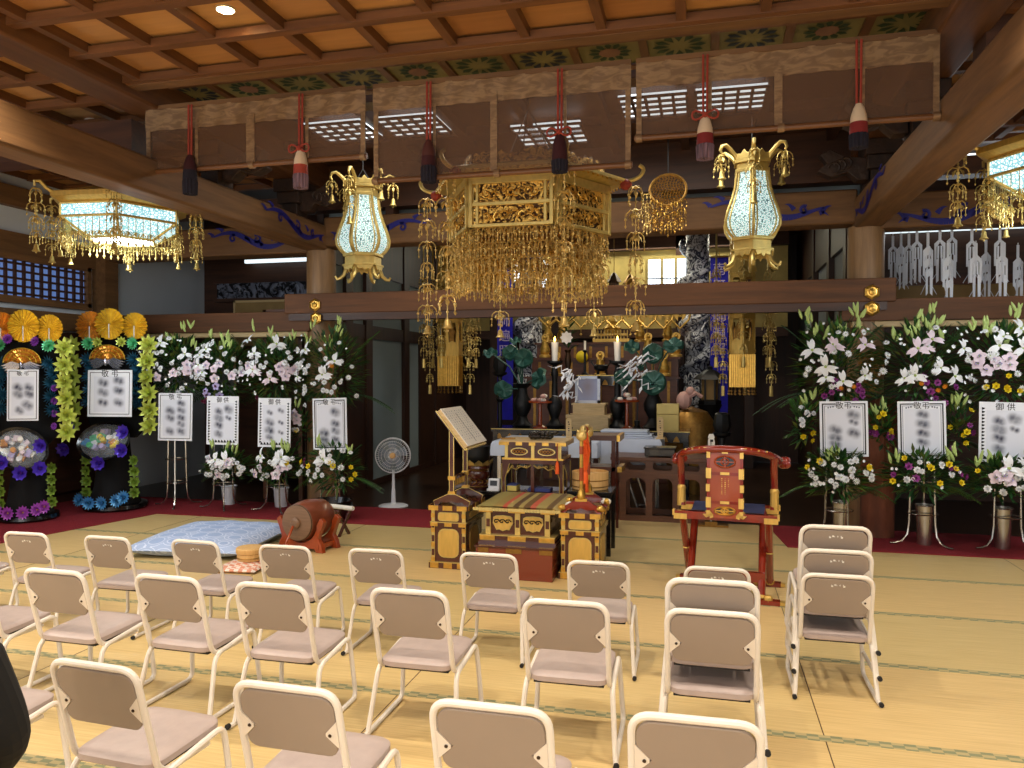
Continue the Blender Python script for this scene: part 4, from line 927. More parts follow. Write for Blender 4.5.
# ---- gold banners of the sanctuary
def gold_banner(x, label):
    r = thing('gold_banner', label, 'temple banner', (x, 9.9, 1.28), 0, 'hexagonal gold banners in the sanctuary')
    def hx(m, R1, R2, z0, z1): m.lathe([(R1, z0), (R2, z1)], 6, (0, 0, 0), None, PI/6)
    m = MB(); m.m('gold_leaf'); hx(m, .165, .165, .10, .52); m.m('gold')
    for k in range(6):
        for q in range(7):
            a = PI/6+k*PI/3; b = a+PI/3; t = (q+.5)/7; A = Vector((.17*math.cos(a), .17*math.sin(a), 0)); B = Vector((.17*math.cos(b), .17*math.sin(b), 0)); p = A.lerp(B, t)
            m.tube([(p.x, p.y, .10), (p.x, p.y, .50)], .009, 5)
    m.build('fluted_skirt', None, r)
    for i, (z0, z1) in enumerate(((.56, 1.0), (1.06, 1.5), (1.56, 1.95))):
        m = MB(); m.m('gold_leaf'); 
        for k in range(6):
            a = PI/6+k*PI/3; b = a+PI/3; A = Vector((.165*math.cos(a), .165*math.sin(a), 0)); B = Vector((.165*math.cos(b), .165*math.sin(b), 0)); d = (B-A).normalized(); T_ = Matrix.Translation((A+B)/2) @ Matrix.Rotation(math.atan2(d.y, d.x), 4, 'Z')
            h = z1-z0; L = (B-A).length/2
            Q = [(-L, 0), (L, 0), (L, h), (-L, h)]
            for poly in ([(-L, 0), (L, 0), (L, h*.22), (0, h*.32), (-L, h*.22)], [(-L, h*.86), (L, h*.86), (L, h), (-L, h)], [(-L, h*.2), (-L*.55, h*.28), (-L*.7, h*.6), (-L*.45, h*.9), (-L, h*.9)], [(L, h*.2), (L, h*.9), (L*.45, h*.9), (L*.7, h*.6), (L*.55, h*.28)]):
                m.prism([(px, z0+pz) for px, pz in poly], .012, T_)
            m.m('gold_dark'); m.prism([(-.035, z0+h*.3), (.035, z0+h*.3), (.03, z0+h*.5), (.045, z0+h*.62), (0, z0+h*.78), (-.045, z0+h*.62), (-.03, z0+h*.5)], .02, T_ @ Matrix.Translation((0, .05, 0))); m.m('gold_leaf')
        hx(m, .185, .185, z1, z1+.05); hx(m, .18, .18, z0-.04, z0)
        m.build('tier', None, r)
    m = MB()
    for k in range(18):
        a = k*PI/9; c, s = .16*math.cos(a), .16*math.sin(a); m.tube([(c, s, .10), (c, s, .02)], .004, 4); m.ball((c, s, .05), .014, 5, 3); m.ball((c, s, .015), .016, 5, 3)
    m.build('bead_fringe', 'gold_dark', r)
    m = MB(); hx(m, .19, .34, 2.02, 2.0); hx(m, .34, .10, 2.02, 2.16); m.build('roof', 'gold_leaf', r)
    for k in range(6):
        a = PI/6+k*PI/3; c, s = math.cos(a), math.sin(a)
        inst('pendant', ST_ban, r, (c*.36, s*.36, 1.55), (0, 0, k)); inst('pendant', ST_ban, r, (c*.36*.9+.05, s*.36*.9, 1.2), (0, 0, k*2)) if k % 2 else None
        m = MB(); m.tube([(c*.2, s*.2, 2.04), (c*.33, s*.33, 2.06), (c*.36, s*.36, 2.02), (c*.36, s*.36, 1.55)], .01, 5); m.build('hook', 'gold_pale', r)
    m = MB(); m.tube([(0, 0, 2.16), (0, 0, 2.58)], .01, 5); m.build('hanging_rod', 'black_iron', r)
gold_banner(-3.34, 'hexagonal gold banner hanging left in the sanctuary above the book stand')
gold_banner(.446, 'hexagonal gold banner hanging right in the sanctuary below the right lantern')
# ---- round openwork plaque
p = at(668, 190, 7.6); r = thing('openwork_plaque', 'round dull gold openwork plaque with pendants, between canopy and right lantern', 'hanging ornament', (p.x, 7.6, p.z-.5))
m = MB(); m.m('gold_dark'); R0 = .165
pts = [(R0*math.cos(k*PI/16)*(1.05), R0*math.sin(k*PI/16)*.9+.5) for k in range(32)]
m.tube([(a, 0, b) for a, b in pts], .014, 6, closed=True)
for k in range(-5, 6):
    x = k*.028; h = math.sqrt(max(0, R0**2-x*x))*.88; m.tube([(x+.012*math.sin(t*2), 0, .5-h+2*h*t/8) for t in range(9)], .006, 4); m.tube([(-h*1.1+2.2*h*t/8, .004, .5+x*.9+.01*math.sin(t*2)) for t in range(9)], .005, 4)
m.build('plaque', None, r)
m = MB(); m.tube([(0, 0, .65), (0, 0, 1.0+ (3.95-p.z-.55))], .006, 5); m.build('hanging_wire', 'black_iron', r)
for k in range(5): inst('pendant', ST_short, r, (-.13+.065*k, 0, .36-.03*abs(2-k)*-1), (0, 0, k), .85)
for dx, yy in ((-.2, 7.4),):
    inst('pendant', ST_mid, r, (-.2, 0, .48), (0, 0, 0), .8)
# ---- white paper streamers in the right aisle
def streamer_mesh(seed, L=.5):
    m = MB(); rnd = random.Random(seed); k = L/.5
    m.tube([(0, 0, .02), (0, 0, -.03)], .004, 4)
    m.prism([(-.012, 0), (.012, 0), (.012, -.13*k), (-.012, -.13*k)], .003)
    for s in (-1, 1):       # folded shoulders, then two hanging tails with a slit between them
        m.prism([(s*.004, -.10*k), (s*.045, -.14*k), (s*.045, -.34*k), (s*.026, -.34*k), (s*.026, -.17*k), (s*.004, -.14*k)], .003, Matrix.Translation((0, -.01, 0)) @ Matrix.Rotation(s*.15, 4, 'Z'))
        m.prism([(s*.004, -.16*k), (s*.020, -.16*k), (s*.022, -.27*k), (s*.006, -.27*k)], .003)
        m.prism([(s*.008, -.26*k), (s*.034, -.30*k), (s*.030, -.50*k), (s*.010, -.48*k)], .003, Matrix.Translation((0, -.018, 0)) @ Matrix.Rotation(-s*.3, 4, 'Z'))
        m.tube([(s*.02, -.01, -.40*k), (s*.07, -.02, -.49*k)], .0025, 4)
    if seed == 1:
        for s in (-1, 1):
            for q in range(3): m.prism([(s*.0, -.12-.1*q), (s*.05, -.16-.1*q), (s*.03, -.22-.1*q), (s*-.01, -.17-.1*q)], .003, Matrix.Translation((0, -.03, 0)) @ Matrix.Rotation(s*.6, 4, 'Z'))
    return m.mesh('paper')
SM = [streamer_mesh(k, .5+.06*(k % 2)) for k in range(3)]
rope = MB(); 
spots = [(893, 236, 9.9), (901, 234, 9.7), (909, 234, 9.4), (917, 230, 9.1), (928, 233, 8.7), (940, 228, 8.9), (952, 226, 9.3), (948, 243, 8.5), (972, 229, 9.0), (976, 243, 8.5), (986, 240, 9.4), (1000, 228, 9.0), (1002, 243, 8.5), (1018, 245, 9.2)]
nm = ['farthest left', 'second', 'third', 'fourth', 'fifth', 'sixth', 'seventh', 'eighth', 'ninth', 'tenth', 'eleventh', 'twelfth', 'thirteenth', 'fourteenth']
for k, (x, y, Y) in enumerate(spots):
    p = at(x, y, Y); r = thing('paper_streamer', 'white folded paper streamer over the right aisle, %s from the left of the cluster' % nm[k] if k else 'white folded paper streamer nearest the right column', 'paper streamer', p, .25*math.sin(k*2.1), 'white folded paper streamers over the right aisle')
    inst('folded_paper', SM[k % 3], r, (0, 0, 0), (0, 0, 0), 1.15); r.children if 0 else None
for s in SM: s.materials.clear(); s.materials.append(MATS['card_white'])
m = MB()
for Y in (8.5, 9.0, 9.4, 9.9):
    m.tube([(1.75, Y, 3.24), (6.1, Y, 3.24)], .006, 5)
tag(m.build('streamer_line', 'bronze'), 'thin cords strung across the right aisle holding the paper streamers', 'cord')
# ================================================================ the priest's seat and its furniture
def cloud(w, h, n=6):                 # scalloped rounded panel outline
    P = []
    base = rrect(w, h, min(w, h)*.28, 4)
    for i, (x, z) in enumerate(base): P.append((x, z))
    return P
def fitting(m, x, z, w, h, y, T_=None): m.m('gold'); m.box((x, y, z), (w, .008, h))
def gilt_desk(loc, w, d, h, label, rz=0):
    r = thing('gilt_side_desk', label, 'side desk', loc, rz, 'gilt side desks beside the seat')
    m = MB(); m.m('lacquer_brown'); m.bx((-w/2, -d/2, .05), (w/2, d/2, h-.03)); m.build('body', None, r, .003)
    m = MB(); m.m('lacquer_brown'); m.bx((-w/2-.02, -d/2-.02, 0), (w/2+.02, d/2+.02, .05)); 
    m.m('gold')
    for s in (-1, 0, 1): m.bx((s*w*.4-.035, -d/2-.024, .004), (s*w*.4+.035, -d/2-.02, .046))
    m.m('gold_pale'); m.bx((-w/2-.022, -d/2-.022, .046), (w/2+.022, d/2+.022, .052)); m.build('plinth', None, r)
    m = MB(); m.m('lacquer_brown'); m.bx((-w/2-.025, -d/2-.025, h-.035), (w/2+.025, d/2+.025, h)); m.m('gold')
    for s in (-1, 0, 1): m.bx((s*w*.42-.04, -d/2-.029, h-.037), (s*w*.42+.04, -d/2-.024, h+.001))
    for s in (-1, 1):
        for q in (-1, 0, 1): m.bx((s*(w/2+.025), q*d*.4-.04, h-.037), (s*(w/2+.029), q*d*.4+.04, h+.001))
    m.build('top', None, r)
    zm = h*.70
    m = MB(); m.m('lacquer_brown'); m.bx((-w/2-.012, -d/2-.012, zm-.015), (w/2+.012, d/2+.012, zm+.015)); m.m('gold_pale'); m.bx((-w/2-.014, -d/2-.014, zm+.012), (w/2+.014, d/2+.014, zm+.018)); m.m('gold')
    for s in (-1, 0, 1): m.bx((s*w*.42-.03, -d/2-.016, zm-.016), (s*w*.42+.03, -d/2-.012, zm+.012))
    m.build('waist_band', None, r)
    for s in (-1, 1):
        m = MB(); m.m('gold_pale'); m.bx((s*(w/2-.012)-.014, -d/2-.006, .05), (s*(w/2-.012)+.014, -d/2+.01, h-.03)); m.m('lacquer_brown')
        for q in range(3): z = .1+q*h*.22; m.bx((s*(w/2-.012)-.011, -d/2-.008, z), (s*(w/2-.012)+.011, -d/2-.006, z+.05))
        m.m('gold'); 
        for q in range(4): z = .05+q*h*.235; m.bx((s*(w/2-.012)-.016, -d/2-.010, z), (s*(w/2-.012)+.016, -d/2-.004, z+.035))
        m.build('corner_post', None, r)
    for zc, hh in (((.05+zm)/2, zm-.05-.07), ((zm+h-.03)/2, h-.03-zm-.05)):
        m = MB(); m.m('gold_pale'); m.prism([(x, zc+z) for x, z in rrect(w*.62, hh, min(w*.62, hh)*.3)], .012, Matrix.Translation((0, -d/2, 0))); m.m('gold_leaf'); m.prism([(x, zc+z) for x, z in rrect(w*.56, hh-.02, min(w*.56, hh)*.3)], .016, Matrix.Translation((0, -d/2, 0))); m.build('gold_panel', None, r)
        for s in (-1, 1):
            m = MB(); m.m('gold_leaf'); m.prism([(x, zc+z) for x, z in rrect(d*.5, hh-.02, min(d*.5, hh)*.3)], .01, Matrix.Translation((s*w/2, 0, 0)) @ Matrix.Rotation(PI/2, 4, 'Z')); m.build('side_panel', None, r)
    return r
YF = 5.58
sx0 = onz(468.5, 584, 0).x; sx1 = onz(551.5, 584, 0).x; scx = (sx0+sx1)/2; sw = sx1-sx0
# lacquered step box under the seat
r = thing('lacquered_step', 'plain red-brown lacquered box under the priest seat', 'step box', (scx, YF+.40, 0))
m = MB(); m.m('lacquer_step'); m.bx((-sw/2, -.40, 0), (sw/2, .40, .235)); m.build('box', None, r, .004)
m = MB(); m.m('gold_dark'); m.bx((-sw/2+.02, -.404, .2), (-sw/2+.1, -.40, .235)); m.bx((sw/2-.1, -.404, .2), (sw/2, -.40, .235)); m.bx((-.06, -.404, .2), (.06, -.40, .235)); each(m, 'corner_fitting', r)
m = MB(); m.m('lacquer_brown'); m.bx((-sw/2-.01, -.41, .235), (sw/2+.01, .41, .25)); m.build('lid', None, r, .003)
# raised seat
w, d, z0, h = .565, .62, .25, .29
r = thing('priest_seat', 'low lacquered priest seat with gold flower panels and corner fittings', 'ritual seat', (scx, YF+.42, z0))
m = MB(); m.m('lacquer_brown'); m.bx((-w/2-.02, -d/2-.02, 0), (w/2+.02, d/2+.02, .02)); m.bx((-w/2-.012, -d/2-.012, .02), (w/2+.012, d/2+.012, .06)); m.m('gold_pale'); m.bx((-w/2-.014, -d/2-.014, .055), (w/2+.014, d/2+.014, .062)); m.m('gold')
for s, ww in ((-1, .06), (0, .07), (1, .06)): m.bx((s*(w/2-.05)-ww, -d/2-.017, .02), (s*(w/2-.05)+ww, -d/2-.012, .055))
m.build('plinth', None, r)
m = MB(); m.m('lacquer_brown'); m.bx((-w/2+.03, -d/2+.03, .06), (w/2-.03, d/2-.03, .235)); m.build('body', None, r)
for x in (-w/2+.05, 0, w/2-.05):
    m = MB(); m.m('gold_pale'); m.bx((x-.02, -d/2+.012, .06), (x+.02, -d/2+.03, .235)); m.m('lacquer_brown'); m.bx((x-.014, -d/2+.008, .12), (x+.014, -d/2+.012, .18)); m.build('post', None, r)
for s in (-1, 1):
    m = MB(); P = [(-.075, .045), (-.055, .055), (0, .06), (.055, .055), (.075, .045), (.08, .0), (.05, -.055), (.03, -.05), (0, -.062), (-.03, -.05), (-.05, -.055), (-.08, 0)]
    T_ = Matrix.Translation((s*w*.21, -d/2+.028, .148)); m.m('gold_pale'); m.prism(P, .012, T_); m.m('gold_leaf'); m.prism([(x*.9, z*.88) for x, z in P], .018, T_)
    m.m('bronze')
    for q in range(3): m.tube([T_ @ Vector((-.05+.045*q+.028*(1-t/8)*math.cos(t), -.012, .012+.02*(1-t/8)*math.sin(t))) for t in range(8)], .005, 4)
    m.build('flower_panel', None, r)
m = MB(); m.m('lacquer_brown'); m.bx((-w/2-.02, -d/2-.02, .235), (w/2+.02, d/2+.02, .275)); m.m('gold')
for s, ww in ((-1, .055), (0, .065), (1, .055)): m.bx((s*(w/2-.04)-ww, -d/2-.026, .237), (s*(w/2-.04)+ww, -d/2-.02, .277))
for q in (-1, 0, 1): m.bx((w/2+.02, q*.25-.05, .237), (w/2+.025, q*.25+.05, .277))
m.build('seat_board', None, r)
m = MB(); n = 22; vs = []; W2, D2 = .335, .37
for j in range(n+1):
    for i in range(n+1):
        x = -W2+2*W2*i/n; y = -D2+2*D2*j/n; z = .285+.012*(1-(abs(x)/W2)**4)*(1-(abs(y)/D2)**6)-.02*max(0, abs(x)/W2-.85)/.15; vs.append((x, y, z))
N = n+1; fs = [(j*N+i, j*N+i+1, (j+1)*N+i+1, (j+1)*N+i) for j in range(n) for i in range(n)]
m.m('mat_stripes'); m.add(vs, fs); m.add([(x, y, z-.012) for x, y, z in vs], [f_[::-1] for f_ in fs])
o = m.build('woven_mat', None, None); o.location = (scx, YF+.42+.02, z0); tag(o, 'striped woven rush mat on top of the priest seat', 'mat')
m = MB(); m.m('leaf_olive')
for k in range(60):
    x = -W2+2*W2*k/59; m.tube([(x, -D2, .272), (x+.004, -D2-.004, .262), (x, -D2-.006, .25)], .005, 4)
o2 = m.build('braided_edge', 'leaf_olive', o); o2.data.materials[0] = MATS['gold_wall']
# side desks
ld = onz(449, 568, 0); LDX, LDY = ld.x, ld.y+.22
gilt_desk((LDX, LDY, 0), .28, .46, .50, 'lacquered gilt side desk left of the priest seat, under the book stand')
rdx = at(580, 560, 5.72).x; RDY = 5.72+.23
gilt_desk((rdx, RDY, 0), .28, .46, .50, 'lacquered gilt side desk right of the priest seat, under the chime stand')
# book stand with open sutra book
def scroll_foot(m, L, h, t, mt='lacquer_brown', edge='gold_pale'):
    P = [(-L/2, 0), (-L/2+.03, .0), (-L/2+.05, .025), (-.04, .02), (0, .035), (.04, .02), (L/2-.05, .025), (L/2-.03, 0), (L/2, 0), (L/2+.01, .03), (L/2-.03, .05), (.07, h*.8), (.03, h), (-.03, h), (-.07, h*.8), (-L/2+.03, .05), (-L/2-.01, .03)]
    return P
bz = .50
r = thing('book_stand', 'lacquered book stand with gold edges on the left side desk', 'book stand', (LDX+.02, LDY-.02, bz))
for y in (-.17, .19):
    m = MB(); P = scroll_foot(m, .28, .085, .04); m.m('lacquer_brown'); m.prism(P, .035, Matrix.Translation((0, y, 0))); m.m('gold_pale'); m.prism([(x*1.03, z*1.06) for x, z in P], .006, Matrix.Translation((0, y-.02, 0))); m.m('lacquer_brown'); m.prism(P, .01, Matrix.Translation((0, y-.022, 0))); m.build('foot', None, r)
    m = MB(); m.m('lacquer_brown'); m.bx((-.02, y-.014, .08), (.016, y+.014, .60)); m.m('gold_pale'); m.bx((-.024, y-.017, .08), (-.018, y-.012, .59)); m.bx((.012, y-.017, .08), (.018, y-.012, .56)); m.m('gold'); m.bx((-.032, y-.022, .08), (.028, y+.02, .11)); m.bx((-.032, y-.022, .20), (.028, y+.02, .23)); m.build('post', None, r)
m = MB(); m.m('lacquer_brown'); m.bx((-.016, -.17, .20), (.012, .19, .225)); m.bx((-.012, -.17, .12), (.008, .19, .145)); m.m('gold')
for k in range(7): m.tube([(-.002, -.13+.045*k, .145), (-.002, -.13+.045*k+.01, .2)], .006, 4)
m.build('rail', None, r)
th = math.atan2(.29, .23)
TB = Matrix.Translation((.015, .01, .60)) @ Matrix.Rotation(th, 4, 'Y')
m = MB(TB); m.m('lacquer_brown'); m.bx((-.19, -.27, -.012), (.19, .27, 0)); m.m('gold_pale'); m.bx((-.195, -.275, -.004), (.195, -.268, .004)); m.bx((.185, -.27, 0), (.20, .27, .02)); m.build('rest_board', None, r)
b = thing('sutra_book', 'thick open sutra book with cream pages lying on the book stand', 'book', (LDX+.02, LDY-.02, bz))
m = MB(TB); m.m('palewood'); m.bx((-.185, -.262, .0), (.18, .262, .034)); m.build('page_block', None, b)
m = MB(TB); m.m('paper'); m.bx((-.187, -.264, .034), (.182, .264, .038)); m.build('top_page', None, b)
m = MB(TB); m.m('ink'); m.bx((-.13, -.002, .038), (.16, .004, .0388)); rnd = random.Random(5); m.m('ink_soft')
for c_ in range(8):
    y = -.22+.055*c_+(.02 if c_ > 3 else 0)
    for q in range(14): m.box((-.15+.021*q, y, .0384), (.011, rnd.choice((.004, .010)), .0006))
m.build('writing', None, b, smooth=0)
# gong bowl on carved stand, side tables
def side_table(x0, x1, y0, y1, h, label):
    r = thing('black_side_table', label, 'side table', ((x0+x1)/2, (y0+y1)/2, 0)); w = (x1-x0)/2; d = (y1-y0)/2
    m = MB(); m.bx((-w, -d, h-.03), (w, d, h)); m.build('top', 'black_lacquer', r, .004)
    for sx in (-1, 1):
        for sy in (-1, 1): m = MB(); m.bx((sx*(w-.03)-.02, sy*(d-.03)-.02, 0), (sx*(w-.03)+.02, sy*(d-.03)+.02, h-.03)); m.build('leg', 'black_lacquer', r)
    m = MB(); m.bx((-w+.02, -d+.02, h-.11), (w-.02, -d+.035, h-.03)); m.build('apron', 'black_lacquer', r)
g0 = at(461, 480, 6.62).x; g1 = at(502, 480, 6.62).x
side_table(g0, g1, 6.45, 6.85, .52, 'low black side table behind the left side desk, under the gong')
gx = at(478, 470, 6.64).x
r = thing('gong_stand', 'dark red carved round gong stand with gold lotus rim', 'gong stand', (gx, 6.65, .52))
m = MB(); m.lathe([(.10, 0), (.105, .02), (.085, .035), (.075, .06), (.09, .085), (.105, .12), (.10, .15), (.085, .165), (.10, .18), (.098, .21)], 24); m.build('carved_base', 'lacquer_brown', r)
m = MB(); m.m('gold_dark')
for k in range(10):
    a = k*PI/5; m.tube([(.088*math.cos(a+.5*math.sin(t)), .088*math.sin(a+.5*math.sin(t)), .04+.014*t) for t in range(8)], .006, 4)
for z, q in ((.02, .108), (.165, .09), (.205, .102)): m.tube([(q*math.cos(k*PI/12), q*math.sin(k*PI/12), z) for k in range(24)], .005, 4, closed=True)
m.build('gilding', None, r)
m = MB()
for k in range(10):
    a = k*PI/5; T_ = Matrix.Rotation(a, 4, 'Z') @ Matrix.Translation((.098, 0, .205)) @ Matrix.Rotation(.35, 4, 'Y'); m.add([T_ @ Vector(p) for p in ((0, -.034, 0), (0, .034, 0), (.012, .034, .035), (.02, 0, .065), (.012, -.034, .035))], [(0, 1, 2, 3, 4)])
m.build('lotus_petals', 'gold_pale', r)
m = MB(); m.lathe([(.0, 0), (.06, .005), (.095, .04), (.108, .09), (.104, .14), (.108, .165), (.100, .165), (.095, .12), (.05, .03), (0, .02)], 28); o = m.build('gong_bowl', 'black_iron', None); o.location = (gx, 6.65, .73); tag(o, 'black metal gong bowl resting in the gold lotus rim', 'gong')
p = at(494, 484, 6.5); r = thing('desk_device', 'small white electronic device with a dark screen beside the gong', 'device', (p.x, 6.52, .52))
m = MB(); m.box((0, 0, .055), (.10, .06, .10), rx=-.15); m.build('housing', 'plastic_white', r, .008)
m = MB(); m.box((0, -.034, .068), (.062, .006, .045), rx=-.15); m.build('screen', 'screen_dark', r)
m = MB(); m.box((.0, -.04, .012), (.11, .05, .022)); m.build('keypad', 'plastic_white', r, .004)
# front ritual desk with two tiers
fx0 = at(500, 440, 6.5).x; fx1 = at(566, 440, 6.5).x; fcx = (fx0+fx1)/2; fw = fx1-fx0
r = thing('ritual_desk', 'two-tier lacquered ritual desk with gold edges and scalloped legs, facing the seat', 'ritual desk', (fcx, 6.68, 0))
TZ = .965
m = MB(); m.m('palewood'); m.bx((-fw/2, -.2, TZ-.012), (fw/2, .2, TZ)); m.m('gold'); m.bx((-fw/2-.005, -.205, TZ-.04), (fw/2+.005, .205, TZ-.012)); m.m('lacquer_brown')
for s in (-.6, -.2, .2, .6): m.bx((s*fw/2-.03, -.207, TZ-.041), (s*fw/2+.03, -.204, TZ-.012))
m.build('top', None, r)
bw = fw*.86
m = MB(); m.m('lacquer_brown'); m.bx((-bw/2, -.17, TZ-.15), (bw/2, .17, TZ-.04)); m.build('frieze', None, r)
for x in (-bw/2+.015, 0, bw/2-.015): m = MB(); m.m('gold_pale'); m.bx((x-.014, -.178, TZ-.15), (x+.014, -.168, TZ-.04)); m.build('frieze_post', None, r)
for s in (-1, 1):
    m = MB(); T_ = Matrix.Translation((s*bw*.24, -.172, TZ-.095)); m.m('gold_pale'); m.prism([(.078*math.cos(k*PI/8), .034*math.sin(k*PI/8)) for k in range(16)], .01, T_); m.m('lacquer_brown'); m.prism([(.066*math.cos(k*PI/8), .026*math.sin(k*PI/8)) for k in range(16)], .014, T_); m.m('gold')
    for q in range(4): m.tube([T_ @ Vector((-.04+.027*q+.012*math.cos(t), -.010, .012*math.sin(t))) for t in range(7)], .004, 4)
    m.build('oval_ornament', None, r)
m = MB(); m.m('gold'); m.bx((-bw/2-.02, -.19, TZ-.165), (bw/2+.02, .19, TZ-.15)); m.m('lacquer_brown'); m.bx((-bw/2-.02, -.2, TZ-.20), (bw/2+.02, .2, TZ-.165)); m.build('shelf', None, r)
for s in (-1, 1):
    for y in (-.18, .18):
        m = MB(); x = s*(bw/2); m.m('lacquer_brown'); P = [(x+s*.0, 0), (x+s*.02, 0), (x+s*.02, TZ-.2), (x-s*.05, TZ-.2), (x-s*.03, TZ-.27), (x-s*.012, TZ-.32), (x-s*.012, .08), (x-s*.04, .0)]; m.prism(P, .03, Matrix.Translation((0, y, 0)))
        m.m('gold_pale'); m.tube([(x-s*.05, y-.02, TZ-.2), (x-s*.03, y-.02, TZ-.27), (x-s*.012, y-.02, TZ-.32), (x-s*.012, y-.02, .08)], .004, 4); m.tube([(x+s*.02, y-.02, TZ-.2), (x+s*.02, y-.02, 0)], .004, 4); m.build('leg', None, r)
m = MB(); m.m('lacquer_brown'); m.bx((-.015, -.19, .1), (.015, .19, TZ-.2)); m.bx((-bw/2, -.18, .49), (bw/2, .18, .52)); m.m('gold_pale'); 
for s in (-1, 1):
    m.tube([(s*.012, -.20, TZ-.21), (s*.05, -.20, TZ-.235), (s*.10, -.20, TZ-.222), (s*.14, -.20, TZ-.25), (s*.19, -.20, TZ-.232), (s*.22, -.20, TZ-.28)], .006, 4)
    for q in range(3): m.tube([(s*(.06+.06*q)+.014*(1-t/7)*math.cos(t), -.2, TZ-.225+.014*(1-t/7)*math.sin(t)) for t in range(7)], .004, 4)
m.build('scalloped_apron', None, r)
for lab, x0, w_, z_, mt, nm in (('pale yellow book with a blue upper cover on the shelf of the ritual desk', -.19, .085, .045, 'book_yellow', 1), ('flat dark blue booklets lying on the right of the desk shelf', .05, .2, .018, 'book_blue', 0)):
    b = thing('book', lab, 'book', (fcx+x0, 6.585, .521)); m = MB(); m.m(mt); m.box((0, 0, z_/2), (w_, .14, z_)); m.build('pages', None, b, .003); m = MB(); m.box((0, .0, z_+.006), (w_*.96, .13, .01)); m.build('cover', 'book_blue', b)
m = MB(); rnd = random.Random(9)
for k in range(34):
    a = k*.55; m.ball((.055*math.cos(a)*(1+.2*math.sin(k))+.01*rnd.random(), .035*math.sin(a), .016+.016*(k % 3 == 0)+.004*rnd.random()), .014, 6, 4)
for k in range(8): m.ball((.02+.012*k-.02, -.01+.004*k, .04+.006*math.sin(k)), .013, 6, 4)
o = m.build('prayer_beads', 'black_lacquer', None); o.scale = (1.7, 1.4, 1.5); q = at(540, 434, 6.64); o.location = (q.x, 6.64, TZ+.0); tag(o, 'heap of black prayer beads on the ritual desk', 'prayer beads')
m = MB(); m.m('gold_dark'); m.box((0, 0, .008), (.13, .018, .012), rz=.25); m.m('tassel_maroon'); m.box((.0, .03, .008), (.12, .016, .012), rz=-.15); o = m.build('ritual_sticks', None, None); q = at(508, 438, 6.6); o.location = (q.x, 6.6, TZ); tag(o, 'pair of short ritual sticks at the left end of the ritual desk', 'ritual sticks')
q = at(557, 470, 6.45); r = thing('orange_tassel', 'thin cord with an orange tassel hanging at the right of the ritual desk', 'tassel', (q.x, 6.46, .69))
m = MB(); m.tube([(0, 0, .10), (0, .0, .26)], .004, 5); m.build('cord', 'cord_red', r); m = MB(); m.lathe([(.004, .11), (.014, .09), (.018, .0), (.0, 0)], 10); m.build('skirt', 'orange_silk', r)
# chime stand
r = thing('chime_stand', 'gold and red chime stand with an orange tassel on the right side desk', 'chime stand', (rdx+.005, RDY-.02, .50))
for y in (-.18, .17):
    m = MB(); P = scroll_foot(m, .30, .10, .04); m.m('lacquer_red'); m.prism(P, .036, Matrix.Translation((0, y, 0))); m.m('gold')
    for s in (-1, 1): m.ball((s*.145, y, .03), .036, 8, 6, (1, .8, .8))
    m.box((0, y, .095), (.09, .045, .02)); m.build('foot', None, r)
    m = MB(); m.m('gold'); m.tube([(0, y, .10), (0, y, .13), (0, y, .17)], [.028, .034, .022], 10); m.tube([(0, y, .17), (0, y, .56)], .015, 10); m.m('lacquer_orange'); m.tube([(0, y, .24), (0, y, .34)], .0165, 10); m.tube([(0, y, .44), (0, y, .50)], .0165, 10); m.build('post', None, r)
m = MB(); m.m('gold_deep')
for y in (-.18, .17):
    m.ball((0, y, .58), .042, 10, 8); 
    for q in range(3): m.tube([(.03*math.cos(t*.9+q*2), y+.03*math.sin(t*.9+q*2), .56+.008*t) for t in range(8)], .009, 5)
m.tube(fil([(0, -.18, .59), (0, -.12, .64), (0, 0, .60), (0, .11, .64), (0, .17, .59)], .05, 4), .022, 8); m.m('lacquer_orange'); m.ball((0, -.02, .615), .03, 8, 6); m.build('arch', None, r)
m = MB(); m.m('gold_dark'); m.bx((-.01, -.18, .13), (.01, .17, .20)); m.build('rail', None, r)
m = MB(); m.m('orange_silk')
for s in (-1, 0, 1): m.tube([(.012*s, -.02+.014*s, .60), (.02*s+.01, -.02+.02*math.sin(s), .45), (.006*s, -.02+.02*s, .30)], [.008, .014, .016], 6)
for k in range(6): m.ball((.012*math.sin(k*2), -.02+.02*math.cos(k*2), .55-.03*k), .018, 6, 4)
m.lathe([(.016, .30), (.028, .27), (.032, .13), (.0, .13)], 12, (0, -.02, 0)); m.build('orange_tassel', None, r)
side_table(at(570, 480, 6.65).x, at(614, 480, 6.65).x, 6.48, 6.86, .545, 'low black side table behind the right side desk, under the wooden tub')
p = at(590, 480, 6.66); r = thing('wooden_tub', 'round pale wooden tub with two hoops behind the chime stand', 'tub', (p.x, 6.67, .545))
m = MB(); m.lathe([(.15, 0), (.158, .005), (.16, .15), (.15, .155), (.15, .13), (0, .13)], 32); m.build('body', 'hinoki', r)
for z in (.03, .085): m = MB(); m.tube([(.161*math.cos(k*PI/20), .161*math.sin(k*PI/20), z) for k in range(40)], .004, 5, closed=True); m.build('hoop', 'gold_dark', r)
for x, y, lab in ((570, 5.87, 'white cloth-headed mallet at the left foot of the chime stand'), (604, 6.1, 'white cloth-headed mallet at the right of the side desk')):
    q = at(x, 488, y); r = thing('mallet', lab, 'mallet', (q.x if x > 590 else q.x-.0, y, .50), 0); m = MB(); m.ball((0, 0, .032), .03, 10, 7, (1.3, .8, .9)); m.ball((.035, .0, .032), .022, 8, 6); m.build('head', 'paper', r); m = MB(); m.tube([(-.03, 0, .03), (-.0, .12, .012)], .007, 6); m.build('handle', 'hinoki', r)
